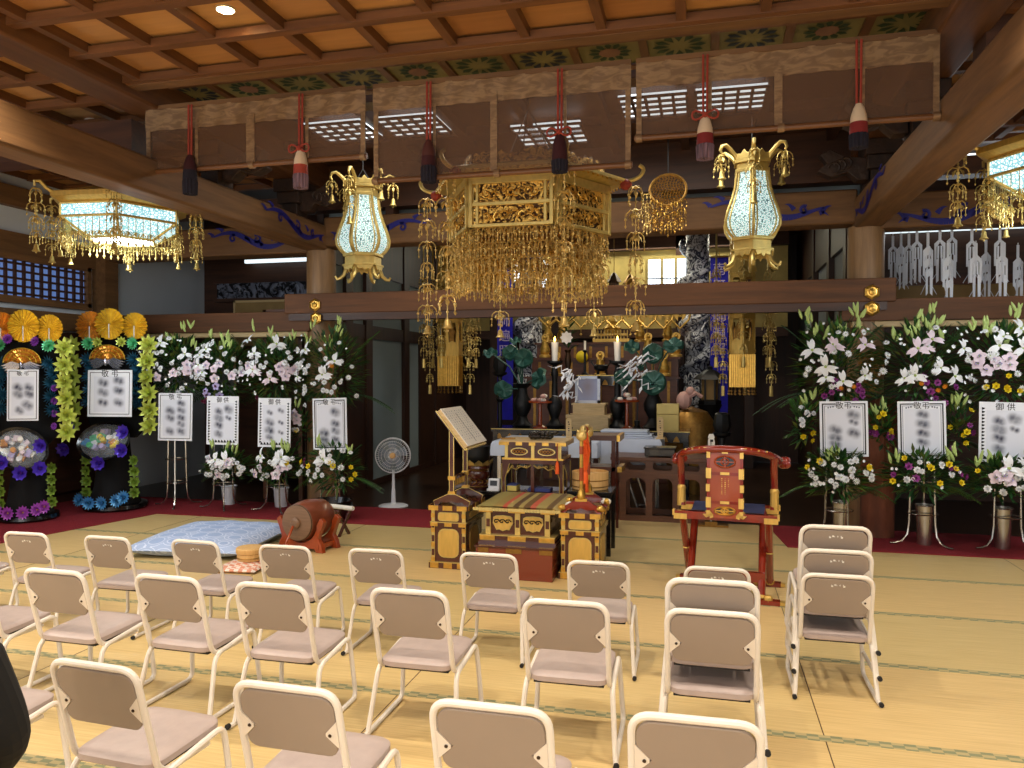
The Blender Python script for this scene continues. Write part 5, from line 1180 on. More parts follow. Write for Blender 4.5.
# lacquered stand seen between chime stand and cloth table
x0 = at(590, 440, 7.5).x; x1 = at(610, 440, 7.5).x
r = thing('gilt_stand', 'small brown stand with gold ends behind the chime stand', 'stand', ((x0+x1)/2, 7.6, 0)); w = (x1-x0)
m = MB(); m.m('redbrown'); m.bx((-w, -.2, .90), (w, .2, .95)); m.m('gold'); m.bx((w-.02, -.21, .895), (w+.01, .21, .955)); m.m('redbrown'); m.bx((-w*.8, -.15, .60), (w*1.1, .15, .64)); m.m('gold'); m.bx((w*.9, -.16, .595), (w*1.12, .16, .645)); m.build('shelves', None, r)
for s in (-1, 1):
    for y in (-.13, .13): m = MB(); m.bx((s*w*.7-.02, y-.02, 0), (s*w*.7+.02, y+.02, .9)); m.build('post', 'lacquer_brown', r)
# ================================================================ red lacquered folding chair
p = onz(729, 583, 0); KX, KY = at(727.5, 500, 5.62).x, 5.62
r = thing('lacquered_folding_chair', 'red lacquered priest chair with curved rail, gold fittings and crossed legs', 'priest chair', (KX, KY+.05, 0), -.10)
rail = [(-.355, .24, .90), (-.35, .10, .93), (-.325, -.06, .965), (-.27, -.16, 1.0), (-.16, -.215, 1.025), (0, -.23, 1.035), (.16, -.215, 1.025), (.27, -.16, 1.0), (.325, -.06, .965), (.35, .10, .93), (.355, .24, .90)]
m = MB(); m.tube(fil(rail, .1, 4), .026, 12); m.build('curved_rail', 'lacquer_red', r)
for s in (-1, 1):
    m = MB(); m.ball((s*.372, .255, .90), .045, 12, 8); m.ball((s*.395, .27, .915), .03, 8, 6); m.ball((s*.395, .235, .89), .03, 8, 6); m.tube([(s*.33, .2, .915), (s*.36, .25, .90)], .03, 8); m.build('knob', 'lacquer_red', r)
    # post that joins rail and seat, gold shoe at the bottom
    m = MB(); m.m('lacquer_red'); pts = fil([(s*.315, -.10, .975), (s*.315, -.06, .84), (s*.318, .0, .74), (s*.312, -.03, .60)], .1, 5); m.tube(pts, .024, 10); m.build('arm_post', None, r)
    m = MB(); m.m('gold_leaf'); m.tube([(s*.318, -.02, .72), (s*.318, -.02, .60)], [.028, .032], 10); m.ball((s*.318, -.018, .725), .032, 8, 6); m.build('gold_shoe', None, r)
    for (ya, yb) in ((-.20, .22), (.20, -.22)):
        m = MB(); m.m('lacquer_red'); o_ = .0 if ya < 0 else -.045*s; m.tube([(s*.285+o_, ya, .56), (s*.285+o_, yb, .03)], .027, 10); m.m('gold_leaf'); m.tube([(s*.285+o_, yb*.98+ya*.02, .05), (s*.285+o_, yb, .03)], .031, 10); m.lathe([(.03, 0), (.02, .02)], 8, (s*.285+o_, 0, .29)); m.build('leg', None, r)
for y, z in ((-.20, .57), (.20, .57)):
    m = MB(); m.m('lacquer_red'); m.bx((-.34, y-.022, z-.03), (.34, y+.022, z+.022)); m.m('gold_leaf')
    for s in (-1, 1): m.bx((s*.30-.045, y-.027, z-.034), (s*.30+.045, y+.027, z+.004)); m.bx((s*.34, y-.02, z-.01), (s*.355, y+.02, z+.03))
    m.build('seat_rail', None, r)
m = MB(); n = 8; vs = []
for j in range(n+1):
    for i in range(2): vs.append((-.25+.5*i, -.2+.4*j/n, .60-.03*math.sin(PI*j/n)))
m.add(vs, [(2*j, 2*j+1, 2*j+3, 2*j+2) for j in range(n)]); m.build('sling_seat', 'seat_blue', r)
for y in (-.24, .24):
    m = MB(); m.m('lacquer_red'); m.bx((-.36, y-.03, 0), (.36, y+.03, .032)); m.m('gold_leaf')
    for s in (-1, 1): m.bx((s*.36-.0, y-.022, .004), (s*.39, y+.022, .028)); m.ball((s*.285, y, .035), .032, 8, 5)
    m.build('foot_bar', None, r)
m = MB(); m.m('lacquer_red'); m.bx((-.26, -.16, .12), (.26, -.12, .185)); m.m('gold_dark')
for k in range(8): m.prism([(-.24+.06*k, .12), (-.19+.06*k, .12), (-.215+.06*k, .095)], .03, Matrix.Translation((0, -.14, 0)))
m.build('footrest_rail', None, r)
# splat
ang = math.atan2(-.02, .45)
TS = Matrix.Translation((0, -.225, .56)) @ Matrix.Rotation(-.02, 4, 'X')
m = MB(TS); m.m('lacquer_orange'); 
for z0_, z1_ in ((.0, .10), (.115, .295), (.31, .455)): m.bx((-.105, -.012, z0_), (.105, .012, z1_))
m.m('lacquer_red'); m.bx((-.12, -.018, 0), (-.10, .018, .46)); m.bx((.10, -.018, 0), (.12, .018, .46)); m.bx((-.12, -.016, .098), (.12, .016, .116)); m.bx((-.12, -.016, .293), (.12, .016, .312)); m.build('splat', None, r)
m = MB(TS)
for z, h_ in ((.05, .022), (.385, .032)):
    m.m('black_lacquer'); m.prism([(.07*math.cos(k*PI/6), z+h_*1.3*math.sin(k*PI/6)) for k in range(12)], .028)
    m.m('lacquer_orange' if z > .1 else 'gold'); 
    m.tube([(.068*math.cos(k*PI/8), -.016, z+h_*1.2*math.sin(k*PI/8)) for k in range(16)], .006, 4, closed=True)
    m.tube([(.026*math.cos(k*PI/5), -.016, z+h_*.7*math.sin(k*PI/5)) for k in range(10)], .005, 4, closed=True); m.box((0, -.016, z), (.13, .006, .008)); m.box((0, -.016, z), (.008, .006, h_*2.2))
m.build('openwork', None, r)
m = MB(TS); m.m('gold_leaf')
for s in (-1, 1):
    for z in (.46, .305, .105, 0): m.prism([(s*.145, z+.022), (s*.075, z+.022), (s*.075, z+.004), (s*.098, z-.004), (s*.098, z-.05 if z > .2 else z+.05), (s*.122, z-.05 if z > .2 else z+.05), (s*.122, z)] if 1 else [], .046) if z in (.46, 0) else m.box((s*.108, 0, z), (.034, .044, .07))
    m.box((s*.112, 0, .205), (.026, .044, .05))
m.box((0, 0, .467), (.04, .05, .05)); m.box((0, 0, .305), (.06, .04, .018)); m.box((0, 0, .107), (.06, .04, .018))
for s in (-1, 1):
    for k in (1, 2, 3): m.ball((s*(.12+.05*k), .0-.0+.012*k*k*.3-.012, .478-.006*k), .008, 6, 4)
each(m, 'gold_fitting', r)
m = MB(TS); m.m('gold'); rnd = random.Random(2)
for c_ in range(3):
    for q in range(9 if c_ < 2 else 5): m.box((-.02+.022*c_, -.0135, .27-.013*q), (rnd.choice((.008, .005)), .001, rnd.choice((.007, .003))))
m.build('gold_lettering', None, r, smooth=0)
# wooden memorial post behind the chair
p = onz(711, 526, 0); r = thing('memorial_tablet', 'tall narrow white wooden memorial tablet with black brush writing behind the red chair', 'memorial tablet', (p.x, p.y, 0))
m = MB(); m.m('gold_dark'); m.bx((-.17, -.06, 0), (.17, .06, .02)); m.bx((-.06, -.05, .02), (.06, .05, .05)); m.build('stand', None, r)
m = MB(); m.m('paper'); m.prism([(-.032, .19), (0, .04), (.032, .19), (.034, .86), (.026, .89), (.034, .90), (.02, .935), (-.02, .935), (-.034, .90), (-.026, .89), (-.034, .86)], .02); m.build('post', None, r)
m = MB(); m.m('ink'); rnd = random.Random(4)
for q in range(15):
    z = .86-.048*q
    for t in range(3): m.box((rnd.uniform(-.006, .006), -.0115, z+rnd.uniform(-.014, .014)), (rnd.choice((.03, .006)), .001, rnd.choice((.005, .024))), rz=0)
m.build('brush_writing', None, r, smooth=0)
# ================================================================ on the tatami at left
def cushion(name, loc, w, d, h, mt, label, cat, rz=0, n=20):
    m = MB(); vs = []; N = n+1
    for sgn in (1, -1):
        for j in range(N):
            for i in range(N):
                u, v = i/n*2-1, j/n*2-1; uu = u*(1-.05*(1-abs(v))**2*0+.04*(abs(v)**3)); vv = v*(1+.04*abs(u)**3); e = max(0, (1-abs(u)**3.0))**.5*max(0, (1-abs(v)**3.0))**.5
                vs.append((uu*w/2, vv*d/2, max(0, h*.42+sgn*(h*.55)*e+.006*math.sin(i*.9)*math.cos(j*.7)*e)))
    fs = [(j*N+i, j*N+i+1, (j+1)*N+i+1, (j+1)*N+i) for j in range(n) for i in range(n)]; fs += [tuple(N*N+q for q in f_[::-1]) for f_ in fs]
    m.m(mt); m.add(vs, fs); o = m.build(name, None, None, smooth=60); o.location = loc; o.rotation_euler = (0, 0, rz); return tag(o, label, cat)
q = onz(214, 541, .04); cushion('floor_cushion', (q.x, q.y, .0), 1.02, 1.12, .17, 'zabuton_pattern', 'large pale blue floor cushion with white ring pattern', 'cushion', .12)
q = onz(174, 562, .02); cushion('floor_cushion', (q.x-.02, q.y, .0), .55, .62, .07, 'zabuton_pattern', 'smaller pale blue cushion at the lower left of the large one', 'cushion', .1) if False else None
q = onz(244, 566, .02); cushion('drum_pad', (q.x, q.y, .0), .34, .34, .05, 'pad_check', 'small pink and white checked pad under the round wooden box', 'pad', .1) if 'pad_check' in MATS else None
q = onz(250, 562, .03); r = thing('round_wooden_box', 'round pale wooden box with lid on a small checked pad', 'round box', (q.x, q.y, .045))
m = MB(); m.lathe([(.085, 0), (.098, .01), (.1, .06), (.095, .065), (0, .065)], 32); m.build('body', 'hinoki', r)
m = MB(); m.lathe([(.106, .065), (.108, .07), (.108, .10), (.10, .108), (0, .11)], 32); m.build('lid', 'hinoki', r)
m = MB(); m.tube([(.104*math.cos(k*PI/16), .104*math.sin(k*PI/16), .03) for k in range(32)], .004, 5, closed=True); m.build('hoop', 'gold_dark', r)
# barrel drum on a red cradle
q = onz(316, 552, 0); DXc, DYc = q.x-.03, q.y+.12
r = thing('barrel_drum', 'brown barrel drum lying on a red lacquered cradle beside the blue cushion', 'drum', (DXc-.10, DYc, 0), R(-8))
TD = Matrix.Translation((0, 0, .255)) @ Matrix.Rotation(PI/2, 4, 'X')
m = MB(TD); m.lathe([(.155, -.17), (.17, -.10), (.18, 0), (.17, .10), (.155, .17)], 32); m.build('barrel', 'drum_barrel', r)
for s in (-1, 1):
    m = MB(TD); m.lathe([(.001, s*.185), (.12, s*.185), (.15, s*.18), (.16, s*.165)], 32); m.m('bronze')
    o = m.build('drum_skin', None, r); o.data.materials.clear(); o.data.materials.append(MATS['drumskin'])
    m = MB(TD); m.tube([(.150*math.cos(k*PI/16), .150*math.sin(k*PI/16), s*.168) for k in range(32)], .008, 6, closed=True); m.build('rim', 'bronze', r)
    m = MB(TD); m.lathe([(.05, s*.186), (.048, s*.205), (.03, s*.22), (0.001, s*.222)], 20); m.build('boss', 'drumskin', r)
for y in (-.11, .11):
    m = MB(); m.m('lacquer_orange'); P = [(-.24, 0), (-.17, 0), (-.15, .03), (.15, .03), (.17, 0), (.24, 0), (.22, .07), (.19, .12), (.22, .20), (.25, .27), (.21, .30), (.175, .24)]
    P += [(.18*math.cos(a), .255+.18*math.sin(a)) for a in [R(-15-150*k/10) for k in range(11)]]
    P += [(-.175, .24), (-.21, .30), (-.25, .27), (-.22, .20), (-.19, .12), (-.22, .07)]
    m.prism(P, .05, Matrix.Translation((0, y, 0))); m.build('cradle', None, r, .005)
m = MB(); m.m('lacquer_orange'); m.bx((-.2, -.14, .03), (-.16, .14, .07)); m.bx((.16, -.14, .03), (.2, .14, .07)); m.build('stretcher', None, r)
m = MB(); m.m('orange_silk'); m.tube([(0, -.225, .235), (.02, -.34, .12), (.03, -.36, .04)], .011, 8); o = m.build('drumstick', None, r); o.data.materials.clear(); o.data.materials.append(MATS['lacquer_orange'])
q = onz(333, 535, 0); r = thing('folded_stool', 'small dark folding frame with a pale roll behind the barrel drum', 'folding frame', (q.x+.02, q.y+.03, 0), -.3)
for s in (-1, 1):
    m = MB(); m.bar((s*.11, -.08, 0), (s*.11, .08, .24), .02, .025); m.bar((s*.09, .08, 0), (s*.09, -.08, .24), .02, .025); m.build('crossed_leg', 'lacquer_brown', r)
m = MB(); m.tube([(-.13, .06, .255), (.16, .06, .255)], .022, 10); m.build('pale_roll', 'paper', r)
m = MB(); m.tube([(-.12, -.08, .245), (.12, -.08, .245)], .012, 8); m.build('rod', 'lacquer_brown', r)
# ================================================================ electric fan
q = onz(389, 508, 0); r = thing('electric_fan', 'white pedestal fan standing near the left sliding panels', 'fan', (q.x, 8.36, -.004), .25)
m = MB(); m.lathe([(.17, 0), (.175, .012), (.15, .022), (.04, .035), (.03, .05), (0, .05)], 32); m.build('base', 'plastic_white', r)
m = MB(); m.lathe([(.028, .04), (.022, .2), (.018, .21), (.016, .42), (0, .42)], 16); m.build('pole', 'plastic_white', r)
TF = Matrix.Translation((0, -.03, .60)) @ Matrix.Rotation(PI/2, 4, 'X')
m = MB(TF); m.lathe([(.03, -.13), (.06, -.11), (.065, -.04), (.05, -.02)], 20); m.build('motor', 'plastic_white', r)
m = MB(TF)
for rr in (.05, .09, .13, .165, .195): m.tube([(rr*math.cos(k*PI/16), rr*math.sin(k*PI/16), .045-.02*(rr/.2)**3) for k in range(32)], .0025, 4, closed=True)
for k in range(48): a = k*PI/24; m.tube([(.03*math.cos(a), .03*math.sin(a), .045), (.15*math.cos(a), .15*math.sin(a), .038), (.20*math.cos(a), .20*math.sin(a), .0), (.15*math.cos(a), .15*math.sin(a), -.03)], .0015, 3)
m.tube([(.203*math.cos(k*PI/20), .203*math.sin(k*PI/20), 0) for k in range(40)], .006, 6, closed=True); m.build('guard', 'plastic_white', r)
m = MB(TF)
for k in range(5):
    a0 = k*2*PI/5; vs = []
    for i in range(6):
        rr = .03+.14*i/5
        for j in range(4): a = a0+(.9*j/3)*(1-.25*i/5); vs.append((rr*math.cos(a), rr*math.sin(a), .015-.02*j/3))
    m.add(vs, [(i*4+j, i*4+j+1, (i+1)*4+j+1, (i+1)*4+j) for i in range(5) for j in range(3)])
m.build('blades', 'plastic_grey', r); m = MB(TF); m.lathe([(.036, .03), (.036, .045), (.025, .055), (0.001, .056)], 20); m.build('hub_badge', 'hinoki', r)
# ================================================================ person at the left edge (only sleeve and knee enter the picture)
# ================================================================ flowers
def petal(m, M, L, w, curl=.5, lift=.3, n=4, tip=0.0):
    vs = []
    for i in range(n+1):
        t = i/n; ww = w*(math.sin(PI*min(1, t*.92+.08))**.8)*(1-tip*t); y = L*t; z = L*(lift*t-curl*t*t)
        vs += [(-ww/2, y, z), (0, y, z-.12*ww), (ww/2, y, z)]
    fs = []
    for i in range(n):
        for j in range(2): fs.append((3*i+j, 3*i+j+1, 3*i+4+j, 3*i+3+j))
    m.add(vs, fs, M)
def flower_mesh(name, layers, mats, center=None, cr=.01):
    """layers: (number, length, width, curl, lift, tilt)   blossom looks along +z"""
    m = MB()
    for li, (n, L, w, curl, lift, tilt, tip) in enumerate(layers):
        m.m(mats[min(li, len(mats)-1)])
        for k in range(n): petal(m, Matrix.Rotation(2*PI*k/n+li*.4, 4, 'Z') @ Matrix.Rotation(tilt, 4, 'X'), L, w, curl, lift, 3 if L < .05 else 4, tip)
    if center: m.m(center); m.ball((0, 0, cr*.6), cr, 7, 4)
    return m.mesh(name, 60)
F = {}
F['lily'] = flower_mesh('lily', [(3, .105, .046, .7, .75, 0, .1), (3, .10, .036, .75, .7, 0, .1)], ['petal_white'], 'bud_green', .012)
F['lily_pink'] = flower_mesh('lily', [(3, .10, .046, .7, .75, 0, .1), (3, .095, .036, .75, .7, 0, .1)], ['petal_pinkish'], 'bud_green', .012)
F['chrysanthemum'] = flower_mesh('mum', [(11, .034, .012, .2, .3, 0, 0), (8, .024, .011, -.2, .5, .5, 0)], ['petal_white'], 'bud_green', .006)
F['orchid'] = flower_mesh('orchid', [(5, .05, .04, .3, .35, 0, 0), (3, .025, .02, -.2, .5, .5, 0)], ['petal_lilac', 'petal_magenta'], 'petal_magenta', .007)
F['orchid_white'] = flower_mesh('orchid', [(5, .058, .048, .3, .35, 0, 0), (3, .025, .02, -.2, .5, .5, 0)], ['petal_pinkish', 'petal_lilac'], 'bud_green', .007)
F['carnation'] = flower_mesh('carnation', [(8, .030, .022, .3, .2, .1, 0), (7, .024, .02, -.1, .5, .5, 0), (5, .016, .014, -.3, .8, .9, 0)], ['petal_white'])
F['yellow'] = flower_mesh('yellow', [(6, .034, .026, .1, .5, .2, 0), (5, .024, .018, -.2, .7, .6, 0)], ['petal_yellow'])
F['pincushion'] = flower_mesh('pincushion', [(14, .045, .008, -.2, .6, .4, 0), (10, .03, .008, -.3, .9, .9, 0)], ['petal_orange'], 'petal_orange', .022)
F['purple'] = flower_mesh('purple', [(7, .036, .022, .2, .4, .1, 0), (5, .022, .016, -.2, .6, .6, 0)], ['petal_purple'])
F['magenta'] = flower_mesh('magenta', [(5, .034, .026, .2, .4, .1, 0), (4, .02, .016, -.2, .6, .6, 0)], ['petal_magenta'])
F['small'] = flower_mesh('small', [(6, .018, .014, .1, .4, .2, 0)], ['petal_white'])
F['foil_yellow'] = flower_mesh('fy', [(9, .085, .045, .15, .45, .1, .35), (9, .065, .04, -.1, .6, .45, .35), (6, .04, .025, -.2, .8, .8, .3)], ['foil_yellow'])
F['foil_olive'] = flower_mesh('fo', [(8, .055, .04, .1, .4, .1, .2), (7, .04, .03, -.1, .6, .5, .2)], ['leaf_light'])
F['foil_purple'] = flower_mesh('fp', [(9, .06, .045, -.1, .55, .1, 0), (7, .04, .03, -.2, .8, .5, 0)], ['foil_purple'], 'foil_violet', .012)
F['foil_violet'] = flower_mesh('fv', [(12, .05, .03, .1, .5, .1, .2), (9, .04, .025, -.1, .7, .5, .2)], ['foil_violet'])
F['foil_magenta'] = flower_mesh('fm', [(12, .062, .03, .1, .45, .1, .2), (10, .045, .025, -.1, .7, .5, .2)], ['foil_magenta'], 'petal_yellow', .008)
F['foil_blue'] = flower_mesh('fb', [(14, .065, .028, .1, .45, .1, .3), (10, .045, .025, -.1, .7, .5, .2)], ['foil_blue'], 'foil_teal', .016)
F['foil_green'] = flower_mesh('fg', [(14, .07, .03, .1, .4, .1, .3), (12, .055, .028, -.1, .6, .4, .2), (8, .035, .02, -.2, .8, .8, .2)], ['foil_green'])
F['foil_teal'] = flower_mesh('ft', [(14, .06, .016, .1, .4, .1, .5), (12, .05, .016, -.1, .6, .4, .5)], ['foil_teal'])
NAMES = {'lily': 'lily', 'lily_pink': 'lily', 'orchid': 'orchid', 'orchid_white': 'orchid', 'yellow': 'yellow_blossom', 'purple': 'purple_blossom', 'magenta': 'magenta_blossom', 'small': 'small_white_blossom', 'pincushion': 'orange_pincushion_flower'}
def frond(m, base, d, L, droop, nleaf=15, w=.010, LL=.13):
    base = Vector(base); d = Vector(d).normalized(); side = d.cross(Vector((0, 0, 1))); side = side.normalized() if side.length > .1 else Vector((1, 0, 0)); up = side.cross(d).normalized()
    P = []
    for i in range(nleaf+1):
        t = i/nleaf; P.append(base+d*L*t-Vector((0, 0, 1))*droop*L*t*t)
    m.tube(P[::3]+[P[-1]], .003, 3, cap=False)
    for i in range(2, nleaf+1):
        t = i/nleaf; l = LL*(math.sin(PI*(t*.85+.1))**.7); tt = (P[i]-P[i-1]).normalized()
        for s in (-1, 1):
            q = P[i]; e = q+(side*s*.85+tt*.75-up*.15).normalized()*l; mid = q.lerp(e, .5)+up*.01; ww = tt*w
            m.add([q-ww*.3, mid-ww, e, mid+ww], [(0, 1, 2, 3)])
def leafblade(m, base, d, L, w, droop=.3):
    base = Vector(base); d = Vector(d).normalized(); side = d.cross(Vector((0, 0, 1))); side = side.normalized() if side.length > .1 else Vector((1, 0, 0))
    a = base+d*L*.45-Vector((0, 0, droop*L*.15)); b = base+d*L-Vector((0, 0, droop*L*.6))
    m.add([base, a-side*w/2, b, a+side*w/2, a-Vector((0, 0, w*.25))], [(0, 1, 4), (4, 1, 2), (0, 4, 3), (3, 4, 2)])
def arrangement(loc, w, h, d, counts, label, seed, group=None, fronds=12, spikes=6, leaves=260, rz=0, vase=None, frond_low=True, nm='flower_arrangement'):
    rnd = random.Random(seed); r = thing(nm, label, 'flower arrangement', loc, rz, group)
    m = MB(); mm = ['leaf_dark', 'leaf_dark', 'leaf_mid', 'leaf_dark', 'leaf_olive']
    for k in range(leaves):
        while True:
            p = Vector((rnd.uniform(-1, 1), rnd.uniform(-1, .6), rnd.uniform(-1, 1)))
            if .2 < p.length < 1: break
        m.m(rnd.choice(mm)); q = Vector((p.x*w/2, p.y*d/2, h/2+p.z*h/2)); dd = Vector((p.x*w, p.y*d-.1, p.z*h*.6+.12+rnd.uniform(-.1, .25))); dd += Vector((rnd.uniform(-.15, .15), rnd.uniform(-.15, .15), 0)); leafblade(m, q*.82+Vector((0, 0, h*.09)), dd, rnd.uniform(.08, .15), rnd.uniform(.018, .04))
    m.build('foliage', None, r, smooth=0)
    m = MB(); m.m('leaf_dark')
    for k in range(fronds):
        m.m(rnd.choice(['leaf_dark', 'leaf_mid', 'leaf_dark'])); a = 2*PI*k/fronds+rnd.uniform(-.2, .2); low = k % 2 == 0 and frond_low
        dx, dy = math.cos(a), math.sin(a)*.45-.15
        if low: frond(m, (dx*w*.15, .06, h*.25), (dx if abs(dx) > .5 else .6*(1 if dx > 0 else -1), .12+abs(dy)*.3, .15), rnd.uniform(.55, .72)*w, .5, 15, .008, .13)
        else: frond(m, (dx*w*.1, .08, h*.45), (dx*.75, abs(dy)*.4+.1, 1.2), rnd.uniform(.55, .78)*h, .25, 15, .008, .12)
    m.build('palm_fronds', None, r, smooth=0) if fronds else None
    m = MB(); m.m('bud_green')
    for k in range(spikes):
        x = rnd.uniform(-.35, .35)*w; z = h*rnd.uniform(.72, 1.0); y = -d*.2
        for q in range(3):
            T_ = Matrix.Translation((x+rnd.uniform(-.03, .03), y, z+rnd.uniform(-.02, .04))) @ Matrix.Rotation(rnd.uniform(-.5, .5), 4, 'Y'); m.lathe([(.001, 0), (.012, .02), (.014, .05), (.008, .085), (.001, .10)], 6, (0, 0, 0), T_)
    if spikes: m.build('lily_buds', None, r)
    for kind, n, zc, zs, xs_ in counts:
        for k in range(n):
            for _ in range(20):
                x = rnd.uniform(-1, 1)*xs_; z = max(-.98, min(.98, zc+rnd.uniform(-1, 1)*zs))
                if x*x+z*z < .95: break
            yy = -math.sqrt(max(.05, 1-x*x*.8-z*z*.8)); p = Vector((x*w/2, yy*d/2-.02, h/2+z*h/2))
            nrm = Vector((x*.7+rnd.uniform(-.35, .35), yy, z*.5+.15+rnd.uniform(-.3, .3))).normalized(); e = nrm.to_track_quat('Z', 'Y').to_euler()
            inst(NAMES.get(kind, kind), F[kind], r, p, e, rnd.uniform(.8, 1.15))
    if vase: vase(r)
    return r
# ---- chrome stands
def stand(loc, label, h=1.22, rz=0, first=[None]):
    if first[0] is not None: return dup(first[0], loc, rz, label, 'chrome flower stands')
    r = thing('flower_stand', label, 'flower stand', loc, rz, 'chrome flower stands'); first[0] = r
    for k in range(3):
        a = R(-90+120*k+30); c, s = math.cos(a), math.sin(a)
        m = MB(); m.tube([(q*c, q*s, z) for q, z in [(.29, .012), (.24, .012), (.18, .03), (.135, .09), (.12, .2), (.11, .6), (.10, h)]], .0095, 6); m.build('leg', 'chrome', r)
    for z, q in ((h, .11), (.55, .115), (.28, .122)):
        m = MB(); m.tube([(q*math.cos(k*PI/10), q*math.sin(k*PI/10), z) for k in range(20)], .006, 5, closed=True); m.build('ring', 'chrome', r)
    return r
def card(x0, y0, x1, y1, Y, head, label, pts, fancy=0, rz=0, tilt=0, sc=None):
    a = at(x0, y0, Y); b = at(x1, y1, Y); w = (b.x-a.x)*(.74 if rz > .3 else 1); h = a.z-b.z; c = Vector(((a.x+b.x)/2, Y, (a.z+b.z)/2))
    nmm = 'card_face_%d' % len([k for k in MATS if k.startswith('card_face')]); _smudge(nmm, [(px*w+dx_*w, pz*h+dz_*h, rr*h*1.05) for px, pz, rr in pts for dx_, dz_ in ((-.035, .015), (.04, -.01))])
    r = thing('name_card', label, 'name card', c, rz, 'white name cards of the flower donors'); r.rotation_euler = (R(-2), tilt, rz)
    m = MB(); m.m('card_white'); m.bx((-w/2, -.004, -h/2), (w/2, .004, h/2)); m.build('board', None, r)
    m = MB(); m.m(nmm); m.quad((-w*.36, -.0046, -h*.40), (w*.36, -.0046, -h*.40), (w*.36, -.0046, h*.36), (-w*.36, -.0046, h*.36)); m.build('blurred_writing', None, r, smooth=0)
    m = MB(); m.m('ink'); t = .007
    def fr(k, t):
        X, Z = w/2*k, h/2-(w/2-w/2*k); m.bx((-X, -.0058, -Z), (-X+t, -.0044, Z)); m.bx((X-t, -.0058, -Z), (X, -.0044, Z)); m.bx((-X, -.0058, -Z), (X, -.0044, -Z+t)); m.bx((-X, -.0058, Z-t), (-w*.16, -.0044, Z)); m.bx((w*.16, -.0058, Z-t), (X, -.0044, Z))
    if fancy == 0: fr(.90, .006); 
    if fancy == 2: fr(.90, .010); m.m('ink_soft'); fr(.80, .004); [m.ball((s*w*(.22+.05*q), -.004, h*.40-.004*q), .008, 5, 3, (1, .2, 1)) for s in (-1, 1) for q in range(3)]
    if fancy == 1:
        n = 15
        for s in (-1, 1):
            for k in range(n):
                z = -h*.42+h*.84*k/n; m.prism([(s*w*.45, z), (s*w*.45, z+h*.045), (s*w*.385, z+h*.03), (s*w*.41, z+h*.01)], .0014, Matrix.Translation((0, -.0052, 0)))
        for k in range(9):
            x = -w*.42+w*.84*k/9; m.prism([(x, -h*.455), (x+w*.085, -h*.455), (x+w*.06, -h*.415), (x+w*.02, -h*.40)], .0014, Matrix.Translation((0, -.0052, 0)))
    m.build('border', None, r, smooth=0)
    text(head, w*.17, 'ink', r, (0, -.0060, h*.415), (PI/2, 0, 0), 'lettering', .0006)
    return r
GU = 'flower arrangements on the chrome stands'
FY = 7.72
def px_arr(x, y0, y1, wpx, Y, **kw):
    a = at(x, y1, Y); b = at(x, y0, Y); sc = (a-CAM).length/770*1.0; return a, wpx*((a-CAM).dot(RM @ Vector((0, 0, -1))))/770, b.z-a.z
W1 = [('lily', 4, .25, .45, .7), ('orchid_white', 7, .1, .25, .7), ('chrysanthemum', 14, .1, .7, .9), ('carnation', 10, -.1, .6, .9), ('small', 16, .1, .8, .95)]
left_up = [(176, 330, 402, 74, [('lily', 4, .3, .5, .8), ('orchid_white', 5, .1, .5, .9), ('chrysanthemum', 10, 0, .8, .9), ('carnation', 22, -.2, .6, .9), ('small', 24, .1, .8, .95)], 'mixed white lily arrangement, topmost flowers just right of the second gold wreath'),
           (223, 334, 412, 62, [('lily', 4, .35, .4, .7), ('orchid_white', 8, .05, .2, .7), ('chrysanthemum', 8, .2, .6, .9), ('orchid', 4, -.45, .15, .35), ('magenta', 9, -.75, .15, .35), ('carnation', 16, .2, .6, .9), ('small', 24, .1, .8, .95)], 'white flowers over lilac orchids with a small magenta spray, second stand from the left'),
           (277, 330, 412, 70, [('lily', 4, .4, .4, .7), ('orchid_white', 10, .0, .15, .8), ('chrysanthemum', 8, .3, .5, .9), ('lily_pink', 2, -.2, .2, .3), ('magenta', 10, -.75, .15, .35), ('carnation', 16, .2, .6, .9), ('small', 24, .1, .8, .95)], 'white flowers with a wide pinkish orchid row and dark magenta base, third from left'),
           (332, 322, 420, 76, [('lily', 5, .1, .4, .7), ('chrysanthemum', 14, .2, .6, .8), ('carnation', 16, -.2, .6, .8), ('pincushion', 1, .0, .1, .7), ('small', 14, 0, .8, .95)], 'tall arrangement of white lilies and round mums in front of the left column')]
for i, (x, y0, y1, w, cn, lab) in enumerate(left_up):
    p, ww, hh = px_arr(x, y0, y1, w, FY); q = (p.x, FY, p.z); arrangement(q, ww*1.1, hh, .5, cn, lab, 11+i, GU, fronds=12, spikes=5, leaves=720)
    stand((p.x, FY, .008), ['chrome stand with bare legs, nearest the gold wreaths', 'chrome stand second from the left holding white and lilac flowers', 'chrome stand third from the left, behind the blue cushion', 'chrome stand in front of the left column, mostly hidden by flowers'][i], p.z+.05, .1*i)
left_lo = [(229, 449, 482, 58, [('lily', 2, .4, .3, .4), ('carnation', 20, -.1, .7, .95), ('orchid_white', 5, 0, .5, .8), ('chrysanthemum', 8, 0, .6, .9)], 'low white carnation arrangement under the second card from the left', .42),
           (281, 447, 482, 58, [('lily', 3, .4, .3, .5), ('carnation', 18, -.1, .7, .95), ('orchid_white', 6, 0, .5, .8), ('yellow', 1, .3, .1, .8)], 'low white flower arrangement under the third card from the left', .42)]
